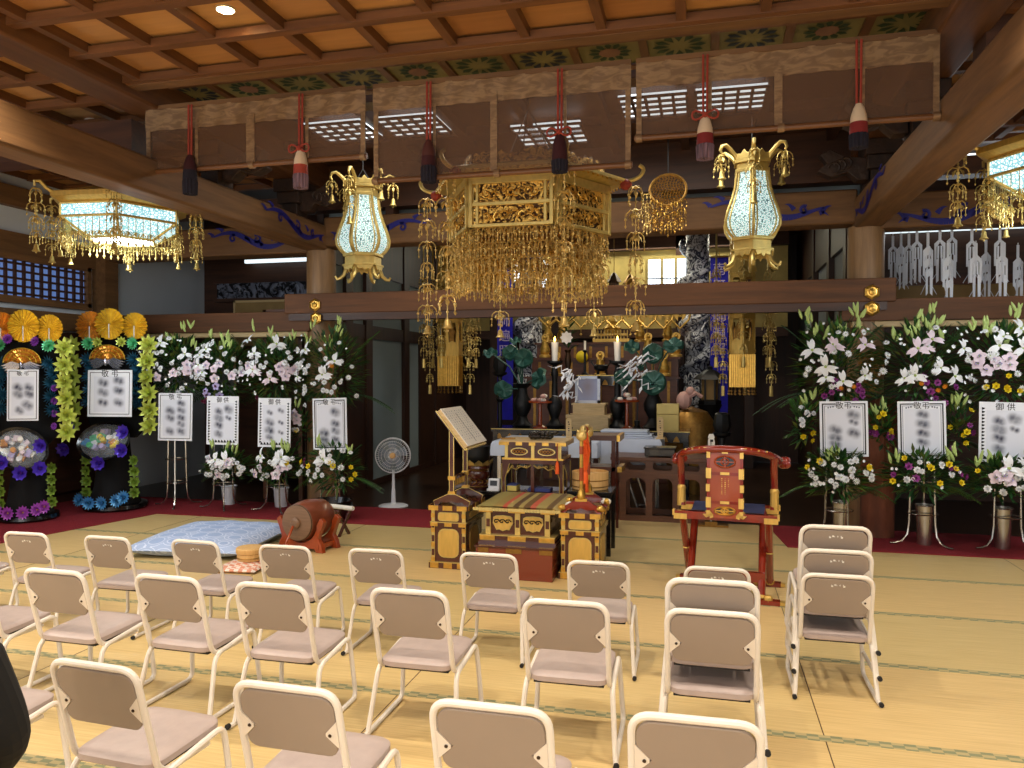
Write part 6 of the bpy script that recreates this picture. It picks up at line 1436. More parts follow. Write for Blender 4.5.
def bucket(p, label, rr=.07, h=.16, mt='plastic_white'):
    r = thing('flower_bucket', label, 'bucket', p); m = MB(); m.lathe([(rr*.8, 0), (rr, h), (rr*1.06, h), (rr*1.06, h-.012), (rr*.92, h-.012), (rr*.75, .01), (0, .01)], 20); m.build('body', mt, r); m = MB(); m.tube([(rr*1.05*math.cos(k*PI/12), rr*1.05*math.sin(k*PI/12), h-.006) for k in range(24)], .005, 5, closed=True); m.build('rim', mt, r)
for i, (x, y0, y1, w, cn, lab, zz) in enumerate(left_lo):
    p, ww, hh = px_arr(x, y0, y1, w, FY-.28); bz_ = Vector((at(x, 500, 7.98).x, 7.98, .008)); arrangement((p.x, FY-.28, p.z), ww, hh, .34, cn, lab, 31+i, 'low arrangements in front of the stands', fronds=5, spikes=3, leaves=320)
    bucket(bz_, 'small pale bucket on the carpet behind the %s low arrangement from the left' % ('first', 'second')[i], .085, .22)
p, ww, hh = px_arr(334, 440, 492, 62, FY-.3); arrangement((p.x, FY-.3, p.z), ww, hh, .4, [('carnation', 14, .1, .6, .9), ('yellow', 7, .1, .7, .9), ('chrysanthemum', 8, .1, .6, .8), ('magenta', 2, .3, .3, .8), ('lily', 2, .1, .3, .4)], 'low arrangement with yellow and white blossoms in a black bowl beside the barrel drum', 41, None, fronds=12, spikes=2, leaves=420)
r = thing('black_bowl', 'large glossy black bowl on the carpet under yellow and white flowers', 'bowl', (p.x-.05, FY-.3, .008)); m = MB(); m.lathe([(.14, 0), (.22, .05), (.245, .12), (.23, .19), (.24, .20), (.22, .20), (.2, .12), (0, .03)], 32); m.build('body', 'black_lacquer', r)
p, ww, hh = px_arr(305, 408, 448, 26, FY+.05); arrangement((p.x, FY-.05, p.z), ww, hh, .25, [('carnation', 6, .3, .5, .8), ('yellow', 3, -.3, .4, .8), ('orchid_white', 3, .6, .3, .5)], 'narrow spray of pinkish blossoms left of the card at the left column', 43, None, fronds=2, spikes=1, leaves=90)
# right side
right_up = [(837, 312, 420, 92, 7.62, [('lily', 5, .0, .35, .8), ('lily_pink', 3, .4, .15, .5), ('chrysanthemum', 12, .2, .6, .9), ('pincushion', 2, -.4, .05, .35), ('purple', 9, -.45, .2, .4), ('small', 26, 0, .8, .95)], 'big lily arrangement with orange and purple blossoms, leftmost on the right side'),
            (921, 312, 424, 92, 7.62, [('lily', 5, .1, .3, .7), ('lily_pink', 3, .4, .15, .5), ('chrysanthemum', 12, .2, .6, .9), ('pincushion', 3, -.3, .1, .5), ('purple', 10, -.4, .25, .5), ('small', 26, 0, .8, .95)], 'big lily arrangement with orange and purple blossoms, beside the right picture edge group'),
            (1004, 316, 424, 94, 7.62, [('lily', 5, .45, .3, .7), ('orchid_white', 12, .1, .15, .7), ('chrysanthemum', 14, .2, .6, .9), ('yellow', 7, -.3, .25, .6), ('magenta', 8, -.7, .15, .4), ('small', 20, 0, .8, .95)], 'large white orchid and lily arrangement cut by the right picture edge')]
for i, (x, y0, y1, w, Y, cn, lab) in enumerate(right_up):
    p, ww, hh = px_arr(x, y0, y1, w, Y); arrangement((p.x, Y, p.z), ww*1.02, hh, .5, cn, lab, 51+i, GU, fronds=14, spikes=9, leaves=800)
    stand((p.x+.02, Y, .008), ['chrome stand behind the stack of three chairs', 'chrome stand second on the right side, with splayed curved feet', 'chrome stand nearest the right picture edge'][i], p.z, .2*i)
right_lo = [(838, 447, 500, 72, [('chrysanthemum', 8, 0, .5, .8), ('carnation', 16, .1, .5, .8), ('small', 20, 0, .7, .9), ('yellow', 3, .3, .3, .95)], 'low rounded white arrangement behind the stack of three chairs'),
            (922, 449, 500, 80, [('yellow', 8, .2, .5, .9), ('purple', 7, .3, .4, .9), ('carnation', 6, .1, .5, .8), ('small', 8, .1, .6, .9)], 'low arrangement with yellow blossoms under the middle card on the right'),
            (1000, 455, 500, 72, [('lily', 3, .5, .2, .5), ('orchid_white', 8, .3, .3, .7), ('carnation', 12, -.2, .5, .9), ('yellow', 2, .5, .2, .9)], 'low white lily and orchid arrangement at the right picture edge')]
for i, (x, y0, y1, w, cn, lab) in enumerate(right_lo):
    Y = 7.22; p, ww, hh = px_arr(x, y0, y1, w, Y); arrangement((p.x, Y, p.z), ww, hh, .36, cn, lab, 71+i, 'low arrangements in front of the stands', fronds=10 if i < 2 else 4, spikes=3, leaves=480)
    bucket((at(x, 520, 7.62).x+.02, 7.62, .008), 'metal bucket under the %s low arrangement on the right side' % ('first', 'second', 'third')[i], .075, .36, 'chrome')
for x, y0, y1, w, cn, lab, sd in ((804, 398, 446, 22, [('carnation', 7, .2, .6, .8), ('yellow', 3, -.5, .3, .9)], 'narrow spray with white blossoms left of the leftmost right-hand card', 81), (882, 405, 450, 26, [('yellow', 5, 0, .7, .9), ('purple', 4, 0, .6, .9)], 'narrow spray of yellow and purple blossoms between two right-hand cards', 83), (958, 402, 455, 24, [('yellow', 5, 0, .7, .9), ('purple', 3, -.3, .5, .9)], 'narrow spray with yellow blossoms right of the middle right-hand card', 85)):
    p, ww, hh = px_arr(x, y0, y1, w, 7.5); arrangement((p.x, 7.5, p.z), ww, hh, .2, cn, lab, sd, None, fronds=3, spikes=2, leaves=110)
# cards
K0 = [(-.15, .12, .13), (-.15, -.02, .12), (-.15, -.3, .11), (.17, .28, .10), (.17, .14, .11), (.17, -.02, .11), (.17, -.15, .10), (.17, -.3, .11)]
K1 = [(-.12, .18, .11), (-.12, .04, .13), (-.12, -.1, .12), (-.12, -.28, .11), (.18, .22, .12), (.18, .05, .07)]
K2 = [(-.14, .0, .12), (-.14, -.16, .13), (-.14, -.3, .10), (.2, .24, .07), (.2, .0, .06), (.2, -.2, .06), (-.14, .2, .07)]
K3 = [(.16, .22, .12), (.16, .0, .11), (.16, -.14, .11), (-.16, -.18, .13), (-.16, -.3, .11), (.16, -.3, .1)]
K4 = [(.2, .24, .12), (.2, -.08, .12), (-.18, -.02, .12), (-.18, -.16, .12), (-.18, -.28, .11), (.2, .12, .08)]
K5 = [(.02, .26, .11), (.02, .1, .13), (.02, -.06, .12), (.02, -.22, .11)]
card(159, 393, 192, 441, 7.45, '敬 弔', 'white card with thin dark frame lines on the first chrome stand from the left', K0, 0, .05)
card(207, 396, 238.5, 445, 7.40, '御 供', 'white card with leafy dark border, nearer the gold wreaths of the two leafy-bordered left cards', K1, 1, .02)
card(258, 398, 291, 447.5, 7.40, '御 供', 'white card with leafy dark border on the third chrome stand from the left', K2, 1, -.02)
card(313, 398, 347, 450, 7.42, '敬 弔', 'white card with dark frame and scroll corners, in front of the left column', K3, 2, 0, R(-2))
card(820, 401, 868, 457, 7.30, '敬弔', 'white card with double dark frame, left one above the stack of three chairs', K4, 2, 0, R(-1))
card(898, 401, 946, 459, 7.30, '敬弔', 'white card with double dark frame and yellow blossoms below its lower edge', K5, 2, 0, R(-1))
card(979, 402, 1031, 463, 7.30, '御 供', 'white card with leafy dark border cut by the right picture edge', K1, 1, 0, R(1))
# tall woven basket and bark-like post between the right arrangements
p = at(878, 400, 7.95); r = thing('bark_pillar_vase', 'tall brown bark-textured vase between the two right lily arrangements', 'vase', (p.x, 7.95, .008))
m = MB(); vs = []; n = 26
m.lathe([(.15, 0), (.145, .3), (.15, .7), (.155, p.z+.02), (.13, p.z+.02), (.12, p.z-.1), (0, p.z-.1)], n)
for k in range(len(m.v)): v = m.v[k]; a = math.atan2(v.y, v.x); q = 1+.07*math.sin(a*9+v.z*3)+.04*math.sin(a*17); m.v[k] = Vector((v.x*q, v.y*q, v.z))
m.build('body', 'lacquer_orange', r); r.children[0].data.materials.clear() if r.children else None
for o in C.objects:
    if o.parent == r: o.data.materials.clear(); o.data.materials.append(MATS['bark'] if 'bark' in MATS else MATS['redbrown'])
p2 = at(873, 352, 7.9); r = thing('woven_basket', 'fan-shaped woven rattan basket standing among the right flowers', 'basket', (p2.x, 7.95, p.z+.03))
m = MB()
for k in range(9): a = R(-40+10*k); m.tube([(0, 0, 0), (.12*math.sin(a), 0, .2), (.22*math.sin(a), .02, .42)], .006, 5)
for q in range(9): z = .08+.04*q; hw = .06+.42*z*.8*.5; m.tube([(-hw+2*hw*t/10, .012*(-1)**t, z+.02*math.cos(PI*(t/10-.5))) for t in range(11)], .008, 5)
m.build('weave', 'gold_dark', r)
# framed rack behind the left flowers
a = at(264, 332, 8.5); b = at(303, 309, 8.5); r = thing('wooden_rack', 'small wooden frame with pale bars standing behind the left flowers', 'wooden frame', ((a.x+b.x)/2, 8.5, 0)); w = (b.x-a.x)/2
m = MB(); m.m('tablewood'); m.bx((-w, -.03, 0), (-w+.05, .03, b.z)); m.bx((w-.05, -.03, 0), (w, .03, b.z)); m.bx((-w, -.03, b.z-.05), (w, .03, b.z)); m.bx((-w, -.03, b.z-.35), (w, .03, b.z-.3)); m.build('frame', None, r)
m = MB()
for k in range(11): x = -w+.06+(2*w-.12)*k/10; m.tube([(x, 0, b.z-.32), (x, 0, b.z-.04)], .007, 5)
m.build('bars', 'palewood', r); m = MB(); m.bx((-w+.05, .01, b.z-.3), (w-.05, .015, b.z-.12)); m.build('blue_cloth', 'seat_blue', r)
# ================================================================ tall foil wreaths
def pleated(m, c, rr, n=44):
    vs = [(c[0], c[1]-.01, c[2])]
    for k in range(n):
        a = 2*PI*k/n; q = rr*(1 if k % 2 else .97); vs.append((c[0]+q*math.cos(a), c[1]-(.035 if k % 2 else 0), c[2]+q*math.sin(a)))
    m.add(vs, [(0, 1+k, 1+(k+1) % n) for k in range(n)])
def wreath(loc, rz, label, bottom, seed, tilt, packs):
    r = thing('funeral_wreath', label, 'wreath', loc, rz); rnd = random.Random(seed); s_ = .0115
    def L(x, y, d=0): return Vector(((x-110)*s_, d, 1.55+(373-y)*s_))
    # black board, skirt and base
    m = MB(); P = [(-.36, .95), (-.42, 1.3), (-.36, 1.8), (-.2, 2.0), (.2, 2.0), (.36, 1.8), (.42, 1.3), (.36, .95), (.2, .8), (-.2, .8)]; m.prism(P, .04, Matrix.Translation((0, .08, 0))); m.build('back_board', 'black_cloth', r)
    m = MB(); m.lathe([(.27, .06), (.22, .25), (.17, .55), (.15, .78), (.14, .82)], 28)
    for k in range(len(m.v)): v = m.v[k]; a = math.atan2(v.y, v.x); q = 1+.03*math.sin(a*7); m.v[k] = Vector((v.x*q, v.y*q, v.z))
    m.build('skirt', 'black_cloth', r)
    m = MB(); m.lathe([(.33, 0), (.34, .02), (.33, .06), (.28, .07), (0, .07)], 32); m.build('base', 'black_lacquer', r)
    # pleated gold rosettes with stem
    for (x, y, q, mt) in ((86, 327, .175, 'foil_amber'), (133, 327, .155, 'foil_gold'), (109, 325, .18, 'foil_gold')):
        p = L(x, y, -.02 if x != 109 else -.06); m = MB(); pleated(m, p, q); m.build('gold_rosette', mt, r, smooth=0)
        m = MB(); m.tube([(p.x, p.y-.03, p.z), (p.x, p.y-.03, p.z-q*.9)], .006, 5); m.build('rosette_stem', 'petal_white', r)
    # fan
    p = L(109, 360, -.1); m = MB(); m.m('foil_amber'); n = 22
    vs = [(p.x, p.y, p.z)]+[(p.x+.21*math.cos(PI*k/n), p.y-(.02 if k % 2 else 0), p.z+.16*math.sin(PI*k/n)) for k in range(n+1)]; m.add(vs, [(0, k+1, k+2) for k in range(n)])
    m.m('foil_gold')
    for q in (.5, .75, 1.0): m.tube([(p.x+.21*q*math.cos(PI*k/n), p.y-.025, p.z+.16*q*math.sin(PI*k/n)) for k in range(n+1)], .006, 4)
    m.build('gold_fan', None, r, smooth=0)
    # silver wings
    m = MB(); p = L(109, 361, -.14)
    for s in (-1, 1):
        for q in range(4): m.add([(p.x+s*.01, p.y, p.z-.01*q), (p.x+s*.10, p.y-.02, p.z+.03-.02*q), (p.x+s*(.23-.02*q), p.y, p.z-.02-.025*q), (p.x+s*.09, p.y-.01, p.z-.03-.02*q)], [(0, 1, 2, 3)])
    m.ball((p.x, p.y-.01, p.z-.02), .025, 8, 6, (.8, 1, 1.8)); m.build('silver_wings', 'foil_silver', r)
    front = Vector((0, -1, .12)).to_track_quat('Z', 'Y').to_euler()
    def fl(kind, name, x, y, d=-.06, sc=1): e = Vector((rnd.uniform(-.25, .25), -1, .1+rnd.uniform(-.2, .2))).to_track_quat('Z', 'Y').to_euler(); inst(name, F[kind], r, L(x, y, d), e, sc)
    for x in (70, 149):
        for k in range(6): fl('foil_yellow', 'lime_foil_flower', x+rnd.uniform(-1.5, 1.5), 346+16*k, -.05, 1.5)
    for x, y in ((86, 344), (133, 344)): fl('foil_green', 'green_foil_rosette', x, y, -.05, 1.2)
    for x, y in ((84, 360), (88, 369), (132, 360), (136, 370), (85, 378), (134, 379), (86, 390), (134, 392), (85, 402), (135, 404)): fl('foil_teal', 'teal_foil_spray', x, y, -.03, 1.6)
    if bottom == 'foil_magenta':
        for x, y in ((95, 338), (122, 340)): fl('foil_violet', 'violet_foil_flower', x, y, -.1, 1.25)
        for s in (80, 138):
            for k in range(4): fl('foil_violet', 'violet_foil_flower', s, 384+12*k, -.05, .9)
    else:
        for x, y in ((97, 343), (122, 343)): fl('foil_yellow', 'lime_foil_flower', x, y, -.08, .8)
    # offering dish with wrapped groceries
    dc = L(111, 440, -.22); TT = Matrix.Translation(dc) @ Matrix.Rotation(tilt, 4, 'Y') @ Matrix.Rotation(R(62), 4, 'X')
    m = MB(TT @ Matrix.Diagonal((1, .76, 1, 1))); m.lathe([(.0, -.09), (.2, -.07), (.30, .0), (.31, .02), (.28, .0), (.2, -.04), (0, -.05)], 32); m.build('dish', 'black_lacquer', r)
    cols = packs
    for k in range(20):
        a = rnd.uniform(0, 6.28); q = rnd.uniform(.02, .2); c_ = Vector((q*math.cos(a), q*.72*math.sin(a), rnd.uniform(.0, .05)))
        m = MB(TT); 
        if k % 3: m.box(c_, (rnd.uniform(.05, .09), rnd.uniform(.05, .09), rnd.uniform(.03, .06)), rz=rnd.uniform(-.5, .5), rx=rnd.uniform(-.3, .3))
        else: m.lathe([(.03, 0), (.03, .06)], 14, c_)
        m.m(rnd.choice(cols)) if 0 else None; m.build('wrapped_package' if k % 3 else 'tin', rnd.choice(cols), r, .004)
    m = MB(TT @ Matrix.Diagonal((1, .76, 1, 1))); vs = []; n = 30
    m.lathe([(.27, .0), (.25, .05), (.17, .095), (.0, .11)], n)
    for k in range(len(m.v)): v = m.v[k]; m.v[k] = v+Vector((.006*math.sin(k*2.3), .008*math.sin(k*1.7), .006*math.cos(k*3.1)))
    m.build('cellophane', 'cellophane', r, smooth=20)
    for x, y in ((84, 427), (80, 446), (115, 459), (141, 430), (139, 447)) if tilt == 0 else ((84, 437), (98, 452), (116, 461), (134, 457), (136, 436), (90, 440)): fl('foil_purple', 'purple_foil_flower', x, y, -.36, 1.5)
    for x in (88, 138):
        for k in range(4): fl('foil_olive', 'olive_foil_flower', x, 459+10.5*k, -.14, 1.3)
    for k, x in enumerate((91, 103, 117, 129, 136)): fl(bottom, bottom.split('_')[1]+'_foil_flower', x, 496+(k in (1, 2))*1.5-(k > 3)*3, -.30-.05*(k in (1, 2)), 1.3)
    return r
wreath((-6.55, 7.45, .008), R(8), 'black wreath stand with gold rosettes and blue foil flowers at its foot', 'foil_blue', 3, 0, ['petal_white', 'petal_pinkish', 'petal_orange', 'foil_blue', 'paper', 'petal_lilac', 'foil_green', 'petal_yellow'])
wl = wreath((-6.95, 6.66, .008), R(24), 'black wreath stand at the left picture edge with magenta foil flowers at its foot', 'foil_magenta', 5, R(22), ['petal_white', 'paper', 'petal_pinkish', 'paper', 'petal_orange', 'petal_lilac'])
wl.scale = (.86, .86, .97)
card(90, 370, 130, 417, 7.10, '敬 弔', 'white card on the wreath with blue foil flowers at its foot', [(-.15, .22, .13), (-.15, .02, .13), (-.15, -.2, .12), (.2, .26, .13), (.2, .06, .13), (.2, -.2, .12)], 0, R(8))
card(7, 369.5, 39, 421, 6.42, '敬 弔', 'white card on the wreath at the left picture edge', [(-.15, .14, .12), (-.15, .02, .12), (.2, .14, .12), (.2, .02, .12), (.15, -.2, .13), (-.1, -.3, .10)], 0, R(24))
# ================================================================ the inner sanctuary
def W_at(x, y, Y): return at(x, y, Y)
# gold rear wall with two lit windows, stepped altar
f = MB(); f.m('gold_wall'); f.bx((-4.2, 13.2, 2.2), (1.3, 13.3, 3.9)); f.m('dark_z')
for x in (-3.6, -2.5, -.4, .7): f.bx((x-.07, 13.05, 0), (x+.07, 13.2, 3.9))
f.m('dark_x'); f.bx((-4.2, 13.1, 2.15), (1.3, 13.2, 2.3)); f.bx((-4.2, 13.05, 3.62), (1.3, 13.2, 3.9))
struct('wall_altar', f)
def lit_window(x0, y0, x1, y1, Y, n):
    a = at(x0, y1, Y); b = at(x1, y0, Y)
    m = MB(); m.m('gold_wall'); m.bx((a.x-.05, Y, a.z-.05), (b.x+.05, Y+.06, a.z)); m.bx((a.x-.05, Y, b.z), (b.x+.05, Y+.06, b.z+.05)); m.bx((a.x-.05, Y, a.z), (a.x, Y+.06, b.z)); m.bx((b.x, Y, a.z), (b.x+.05, Y+.06, b.z)); 
    for k in range(1, 3): x = a.x+(b.x-a.x)*k/3; m.bx((x-.02, Y-.005, a.z), (x+.02, Y+.04, b.z))
    m.m('chrome')
    for k in range(12): x = a.x+(b.x-a.x)*(k+.5)/12; m.bx((x-.004, Y-.02, a.z), (x+.004, Y-.01, a.z+.25))
    m.bx((a.x, Y-.02, a.z+.24), (b.x, Y-.01, a.z+.26))
    w = struct('window_%d' % n, m); m = MB(); m.bx((a.x, Y+.045, a.z), (b.x, Y+.05, b.z)); m.build('pane', 'window_light', w)
lit_window(514, 260, 549, 298, 13.0, 2); lit_window(648, 258, 690, 294, 13.0, 3)
# altar steps
def step(x0, x1, y0, y1, z0, z1):
    m = MB(); m.m('redbrown'); m.bx((x0, y0, z0), (x1, y1, z1-.03)); m.m('redbrown'); m.bx((x0-.03, y0-.03, z1-.03), (x1+.03, y1, z1)); m.m('gold_dark')
    n = 9
    for k in range(n): x = x0+(x1-x0)*(k+.5)/n; m.bx((x-.02, y0-.006, z0+.03), (x+.02, y0, z1-.06))
    return m
r = thing('altar_steps', 'red-brown stepped altar with gilt pegs behind the candles', 'altar', (CX, 11.4, 0))
for i, (yy, z0, z1) in enumerate(((11.0, 0, 1.50), (11.35, 1.45, 1.78), (11.7, 1.7, 2.02))):
    m = step(-1.08, 1.08, yy-11.4, yy-11.4+.4 if i < 2 else 1.2, z0, z1); m.build('step', None, r)
# hanging openwork plaques seen below the rail
m = MB(); m.m('gold_leaf'); P = [(0, .0), (.09, -.02), (.15, -.1), (.13, -.2), (.06, -.27), (0, -.33), (-.06, -.27), (-.13, -.2), (-.15, -.1), (-.09, -.02)]
m.tube([(a, 0, b) for a, b in P], .018, 6, closed=True)
for s in (-1, 1):
    m.tube([(s*.1*(1-t/10)*math.cos(t*.6)+s*.02, 0, -.13+.09*(1-t/10)*math.sin(t*.6)) for t in range(9)], .014, 5)
    m.prism([(s*.02, -.03), (s*.1, -.06), (s*.08, -.16), (s*.03, -.22)], .012)
m.tube([(0, 0, 0), (0, 0, .12)], .006, 4); m.tube([(0, 0, -.33), (0, 0, -.42)], .005, 4); m.ball((0, 0, -.43), .02, 6, 4)
plm = m.mesh('plaque')
for k in range(9):
    x = 548+16.5*k; p = at(x, 306, 11.6); r = thing('gilt_plaque', 'hanging gilt openwork plaque above the altar steps, %s in its row' % ['leftmost', 'second from the left', 'third from the left', 'fourth from the left', 'middle one', 'fourth from the right', 'third from the right', 'second from the right', 'rightmost'][k], 'hanging plaque', (p.x, 11.6, p.z), 0, 'gilt plaques above the altar steps'); inst('openwork', plm, r, (0, 0, 0))
for k, (x, y) in enumerate(((536, 292), (551, 290), (566, 292), (598, 288), (614, 286), (630, 288))):
    p = at(x, y, 12.2); r = thing('small_hanging_lantern', 'small dark gilt lantern hanging in the lit gap above the rail, %s from the left' % ['first', 'second', 'third', 'fourth', 'fifth', 'sixth'][k], 'hanging lantern', p, 0, 'small lanterns above the altar')
    m = MB(); m.lathe([(.0, .22), (.03, .2), (.09, .12), (.12, .06), (.08, .05), (.08, -.08), (.10, -.1), (.04, -.14), (0, -.16)], 6); m.build('body', 'gold_dark' if k % 2 else 'bronze', r)
    m = MB(); m.tube([(0, 0, .2), (0, 0, .75)], .006, 4); m.build('chain', 'gold_dark', r)
# dragon-carved pillars
def dragon(x0, x1, label):
    a = at((x0+x1)/2, 400, 12.4); r = thing('dragon_pillar', label, 'carved pillar', (a.x, 12.4, 0), 0, 'silver dragon pillars beside the altar')
    q = .19; m = MB(); m.lathe([(q, 0), (q*.95, 1.2), (q, 2.2), (q*.9, 3.85)], 28)
    m.build('shaft', 'relief_dragon', r)
    m = MB(); m.m('relief_dragon'); N = 60; m.tube([((q+.05)*math.cos(.38*k), (q+.05)*math.sin(.38*k), 1.25+2.4*k/N) for k in range(N)], [.07+.03*math.sin(k*.5) for k in range(N)], 8); m.build('dragon_body', None, r)
    m = MB(); m.m('card_white')
    for k in range(26):
        an = -PI/2+(k % 5-2)*.5; z = 1.1+.09*(k//5)+.03*(k % 2)
        m.tube([((q+.02)*math.cos(an+.16*math.cos(t)), (q+.02)*math.sin(an+.16*math.cos(t))-.01, z+.06*math.sin(t)) for t in [i*PI/6 for i in range(7)]], .010, 4)
    m.build('wave_relief', None, r)
    m = MB(); m.ball((0, -q-.08, 2.1), .12, 10, 8, (1, 1.1, .9)); m.ball((0, -q-.2, 2.04), .07, 8, 6, (1, 1.3, .7))
    for s in (-1, 1): m.tube([(s*.06, -q-.06, 2.2), (s*.12, -q-.02, 2.32), (s*.17, -q, 2.36)], [.02, .012, .004], 5)
    m.build('dragon_head', 'relief_dragon', r)
dragon(520, 541, 'silver and dark blue dragon-carved pillar left of the altar steps'); dragon(686, 708, 'silver and dark blue dragon-carved pillar right of the altar steps')
# blue banners
def blue_banner(xp, ztop, zbot, label):
    p = at(xp, 380, 12.0); r = thing('blue_banner', label, 'banner', (p.x, 12.0, zbot), 0, 'deep blue cloth banners'); h = ztop-zbot; m = MB(); n = 20; vs = []
    for j in range(n+1):
        for i in range(5): vs.append((-.13+.065*i, .02*math.sin(j*.6+i*.9)+.01, h*j/n))
    m.add(vs, [(5*j+i, 5*j+i+1, 5*j+6+i, 5*j+5+i) for j in range(n) for i in range(4)]); m.build('cloth', 'banner_blue', r)
    m = MB(); m.tube([(-.15, 0, h), (.15, 0, h)], .014, 6); m.tube([(0, 0, h), (0, 0, h+.1)], .008, 4); m.build('rod', 'gold', r)
    for i, c_ in enumerate('南無大師遍照金剛'[:6]): text(c_, .2, 'petal_lilac', r, (0, -.03, h-.2-.24*i), (PI/2, 0, 0), 'lettering', .002)
blue_banner(505, 3.3, .80, 'deep blue cloth banner with pale characters left of the left dragon pillar')
blue_banner(719, 3.3, .78, 'deep blue cloth banner with pale characters behind the right gold banner')
# main offering table
def table(x0, x1, yy0, yy1, h, name, label, mt='black_lacquer', edge=None, legs=4):
    r = thing(name, label, 'table', ((x0+x1)/2, (yy0+yy1)/2, 0)); w = (x1-x0)/2; d = (yy1-yy0)/2
    m = MB(); m.m(mt); m.bx((-w, -d, h-.04), (w, d, h)); 
    if edge: m.m(edge); m.bx((-w-.003, -d-.004, h-.012), (w+.003, -d, h)); 
    m.build('top', None, r, .003)
    m = MB(); m.m(mt); m.bx((-w+.03, -d+.03, h-.14), (w-.03, -d+.05, h-.04))
    if edge:
        m.m('gold_dark')
        for k in range(int(w*14)): x = -w+.06+(2*w-.12)*k/int(w*14); m.prism([(x, h-.13), (x+.08, h-.13), (x+.06, h-.08), (x+.04, h-.06), (x+.02, h-.08)], .008, Matrix.Translation((0, -d+.028, 0)))
    m.build('apron', None, r)
    for sx in (-1, 1):
        for sy in (-1, 1): m = MB(); m.m(mt); m.bx((sx*(w-.05)-.03, sy*(d-.05)-.03, 0), (sx*(w-.05)+.03, sy*(d-.05)+.03, h-.04)); m.build('leg', None, r)
    return r
tz = at(600, 374, 10.4).z
table(at(578, 374, 10.2).x, at(628, 374, 10.2).x, 10.1, 10.5, at(600, 375, 10.2).z, 'incense_table', 'narrow high black table with gold edge above the portrait', 'black_lacquer', 'gold_pale')
TZ2 = at(590, 429, 9.5).z
table(at(492, 430, 9.4).x, at(690, 430, 9.4).x, 9.35, 9.95, TZ2-.0, 'offering_table', 'long black offering table with gold edge in front of the altar steps', 'black_lacquer', 'gold_pale')
m = MB()
# portrait on its stepped stand
a = at(566, 422, 9.3); b = at(606, 404, 9.3); px_ = at(587, 400, 9.3).x; zz = TZ2
r = thing('portrait_stand', 'cream wooden stepped stand carrying the portrait', 'stand', (px_, 9.55, TZ2)); hw = (b.x-a.x)/2
t1 = b.z-TZ2
m = MB(); m.bx((-hw, -.16, 0), (hw, .16, t1*.45)); m.bx((-hw-.03, -.18, t1*.45), (hw+.03, .18, t1*.56)); m.build('lower_tier', 'palewood', r); m = MB(); m.bx((-hw*.8, -.12, t1*.56), (hw*.8, .12, t1-.02)); m.bx((-hw*.86, -.14, t1-.02), (hw*.86, .14, t1)); m.build('upper_tier', 'palewood', r)
a = at(575, 404, 9.5); b = at(600, 377, 9.5); r = thing('framed_portrait', 'blurred portrait in a pale grey frame at the centre of the altar', 'portrait', ((a.x+b.x)/2, 9.52, b.z-(b.z-a.z)-.0)); r.location.z = TZ2+t1; w = (b.x-a.x)/2; h = b.z-a.z
m = MB(); t = .035
for bb in (((-w, -.015, 0), (-w+t, .015, h)), ((w-t, -.015, 0), (w, .015, h)), ((-w, -.015, 0), (w, .015, t)), ((-w, -.015, h-t), (w, .015, h))): m.bx(*bb)
m.build('frame', 'cloth_white', r); m = MB(); m.bx((-w+t, -.005, t), (w-t, .008, h-t)); m.build('photograph', 'portrait_photo', r)
m = MB(); m.bx((-.05, .015, 0), (.05, .08, .02)); m.build('prop', 'cloth_white', r)
# candle stands
def candle(x, label):
    p = at(x, 362, 9.55); z0 = TZ2; zc = at(x, 361, 9.55).z; r = thing('candlestick', label, 'candlestick', (p.x, 9.6, z0), 0, 'tall black candlesticks'); H = zc-z0
    m = MB(); m.lathe([(.0, 0), (.12, 0), (.13, .03), (.08, .06), (.05, .12), (.07, .18), (.10, .26), (.09, .34), (.04, .40), (.035, H*.75), (.05, H*.8), (.03, H-.06), (.10, H-.02), (.10, H), (0, H)], 20); m.build('stand', 'black_iron', r)
    c = thing('candle', label.replace('tall black candlestick', 'lit white candle burning on the candlestick'), 'candle', (p.x, 9.6, z0+H), 0, 'lit white candles')
    m = MB(); m.lathe([(.034, 0), (.045, .20), (.05, .24), (.0, .235)], 16); m.build('wax', 'wax', c); m = MB(); m.lathe([(.001, .24), (.014, .26), (.012, .285), (.001, .315)], 8); m.build('flame', 'flame', c)
    l = bpy.data.lights.new('candle_glow', 'POINT'); l.energy = 2.5; l.color = (1, .65, .35); l.shadow_soft_size = .03; o = bpy.data.objects.new('candle_glow', l); C.objects.link(o); o.location = (p.x, 9.52, z0+H+.34)
candle(554, 'tall black candlestick left of the portrait'); candle(617, 'tall black candlestick right of the portrait')
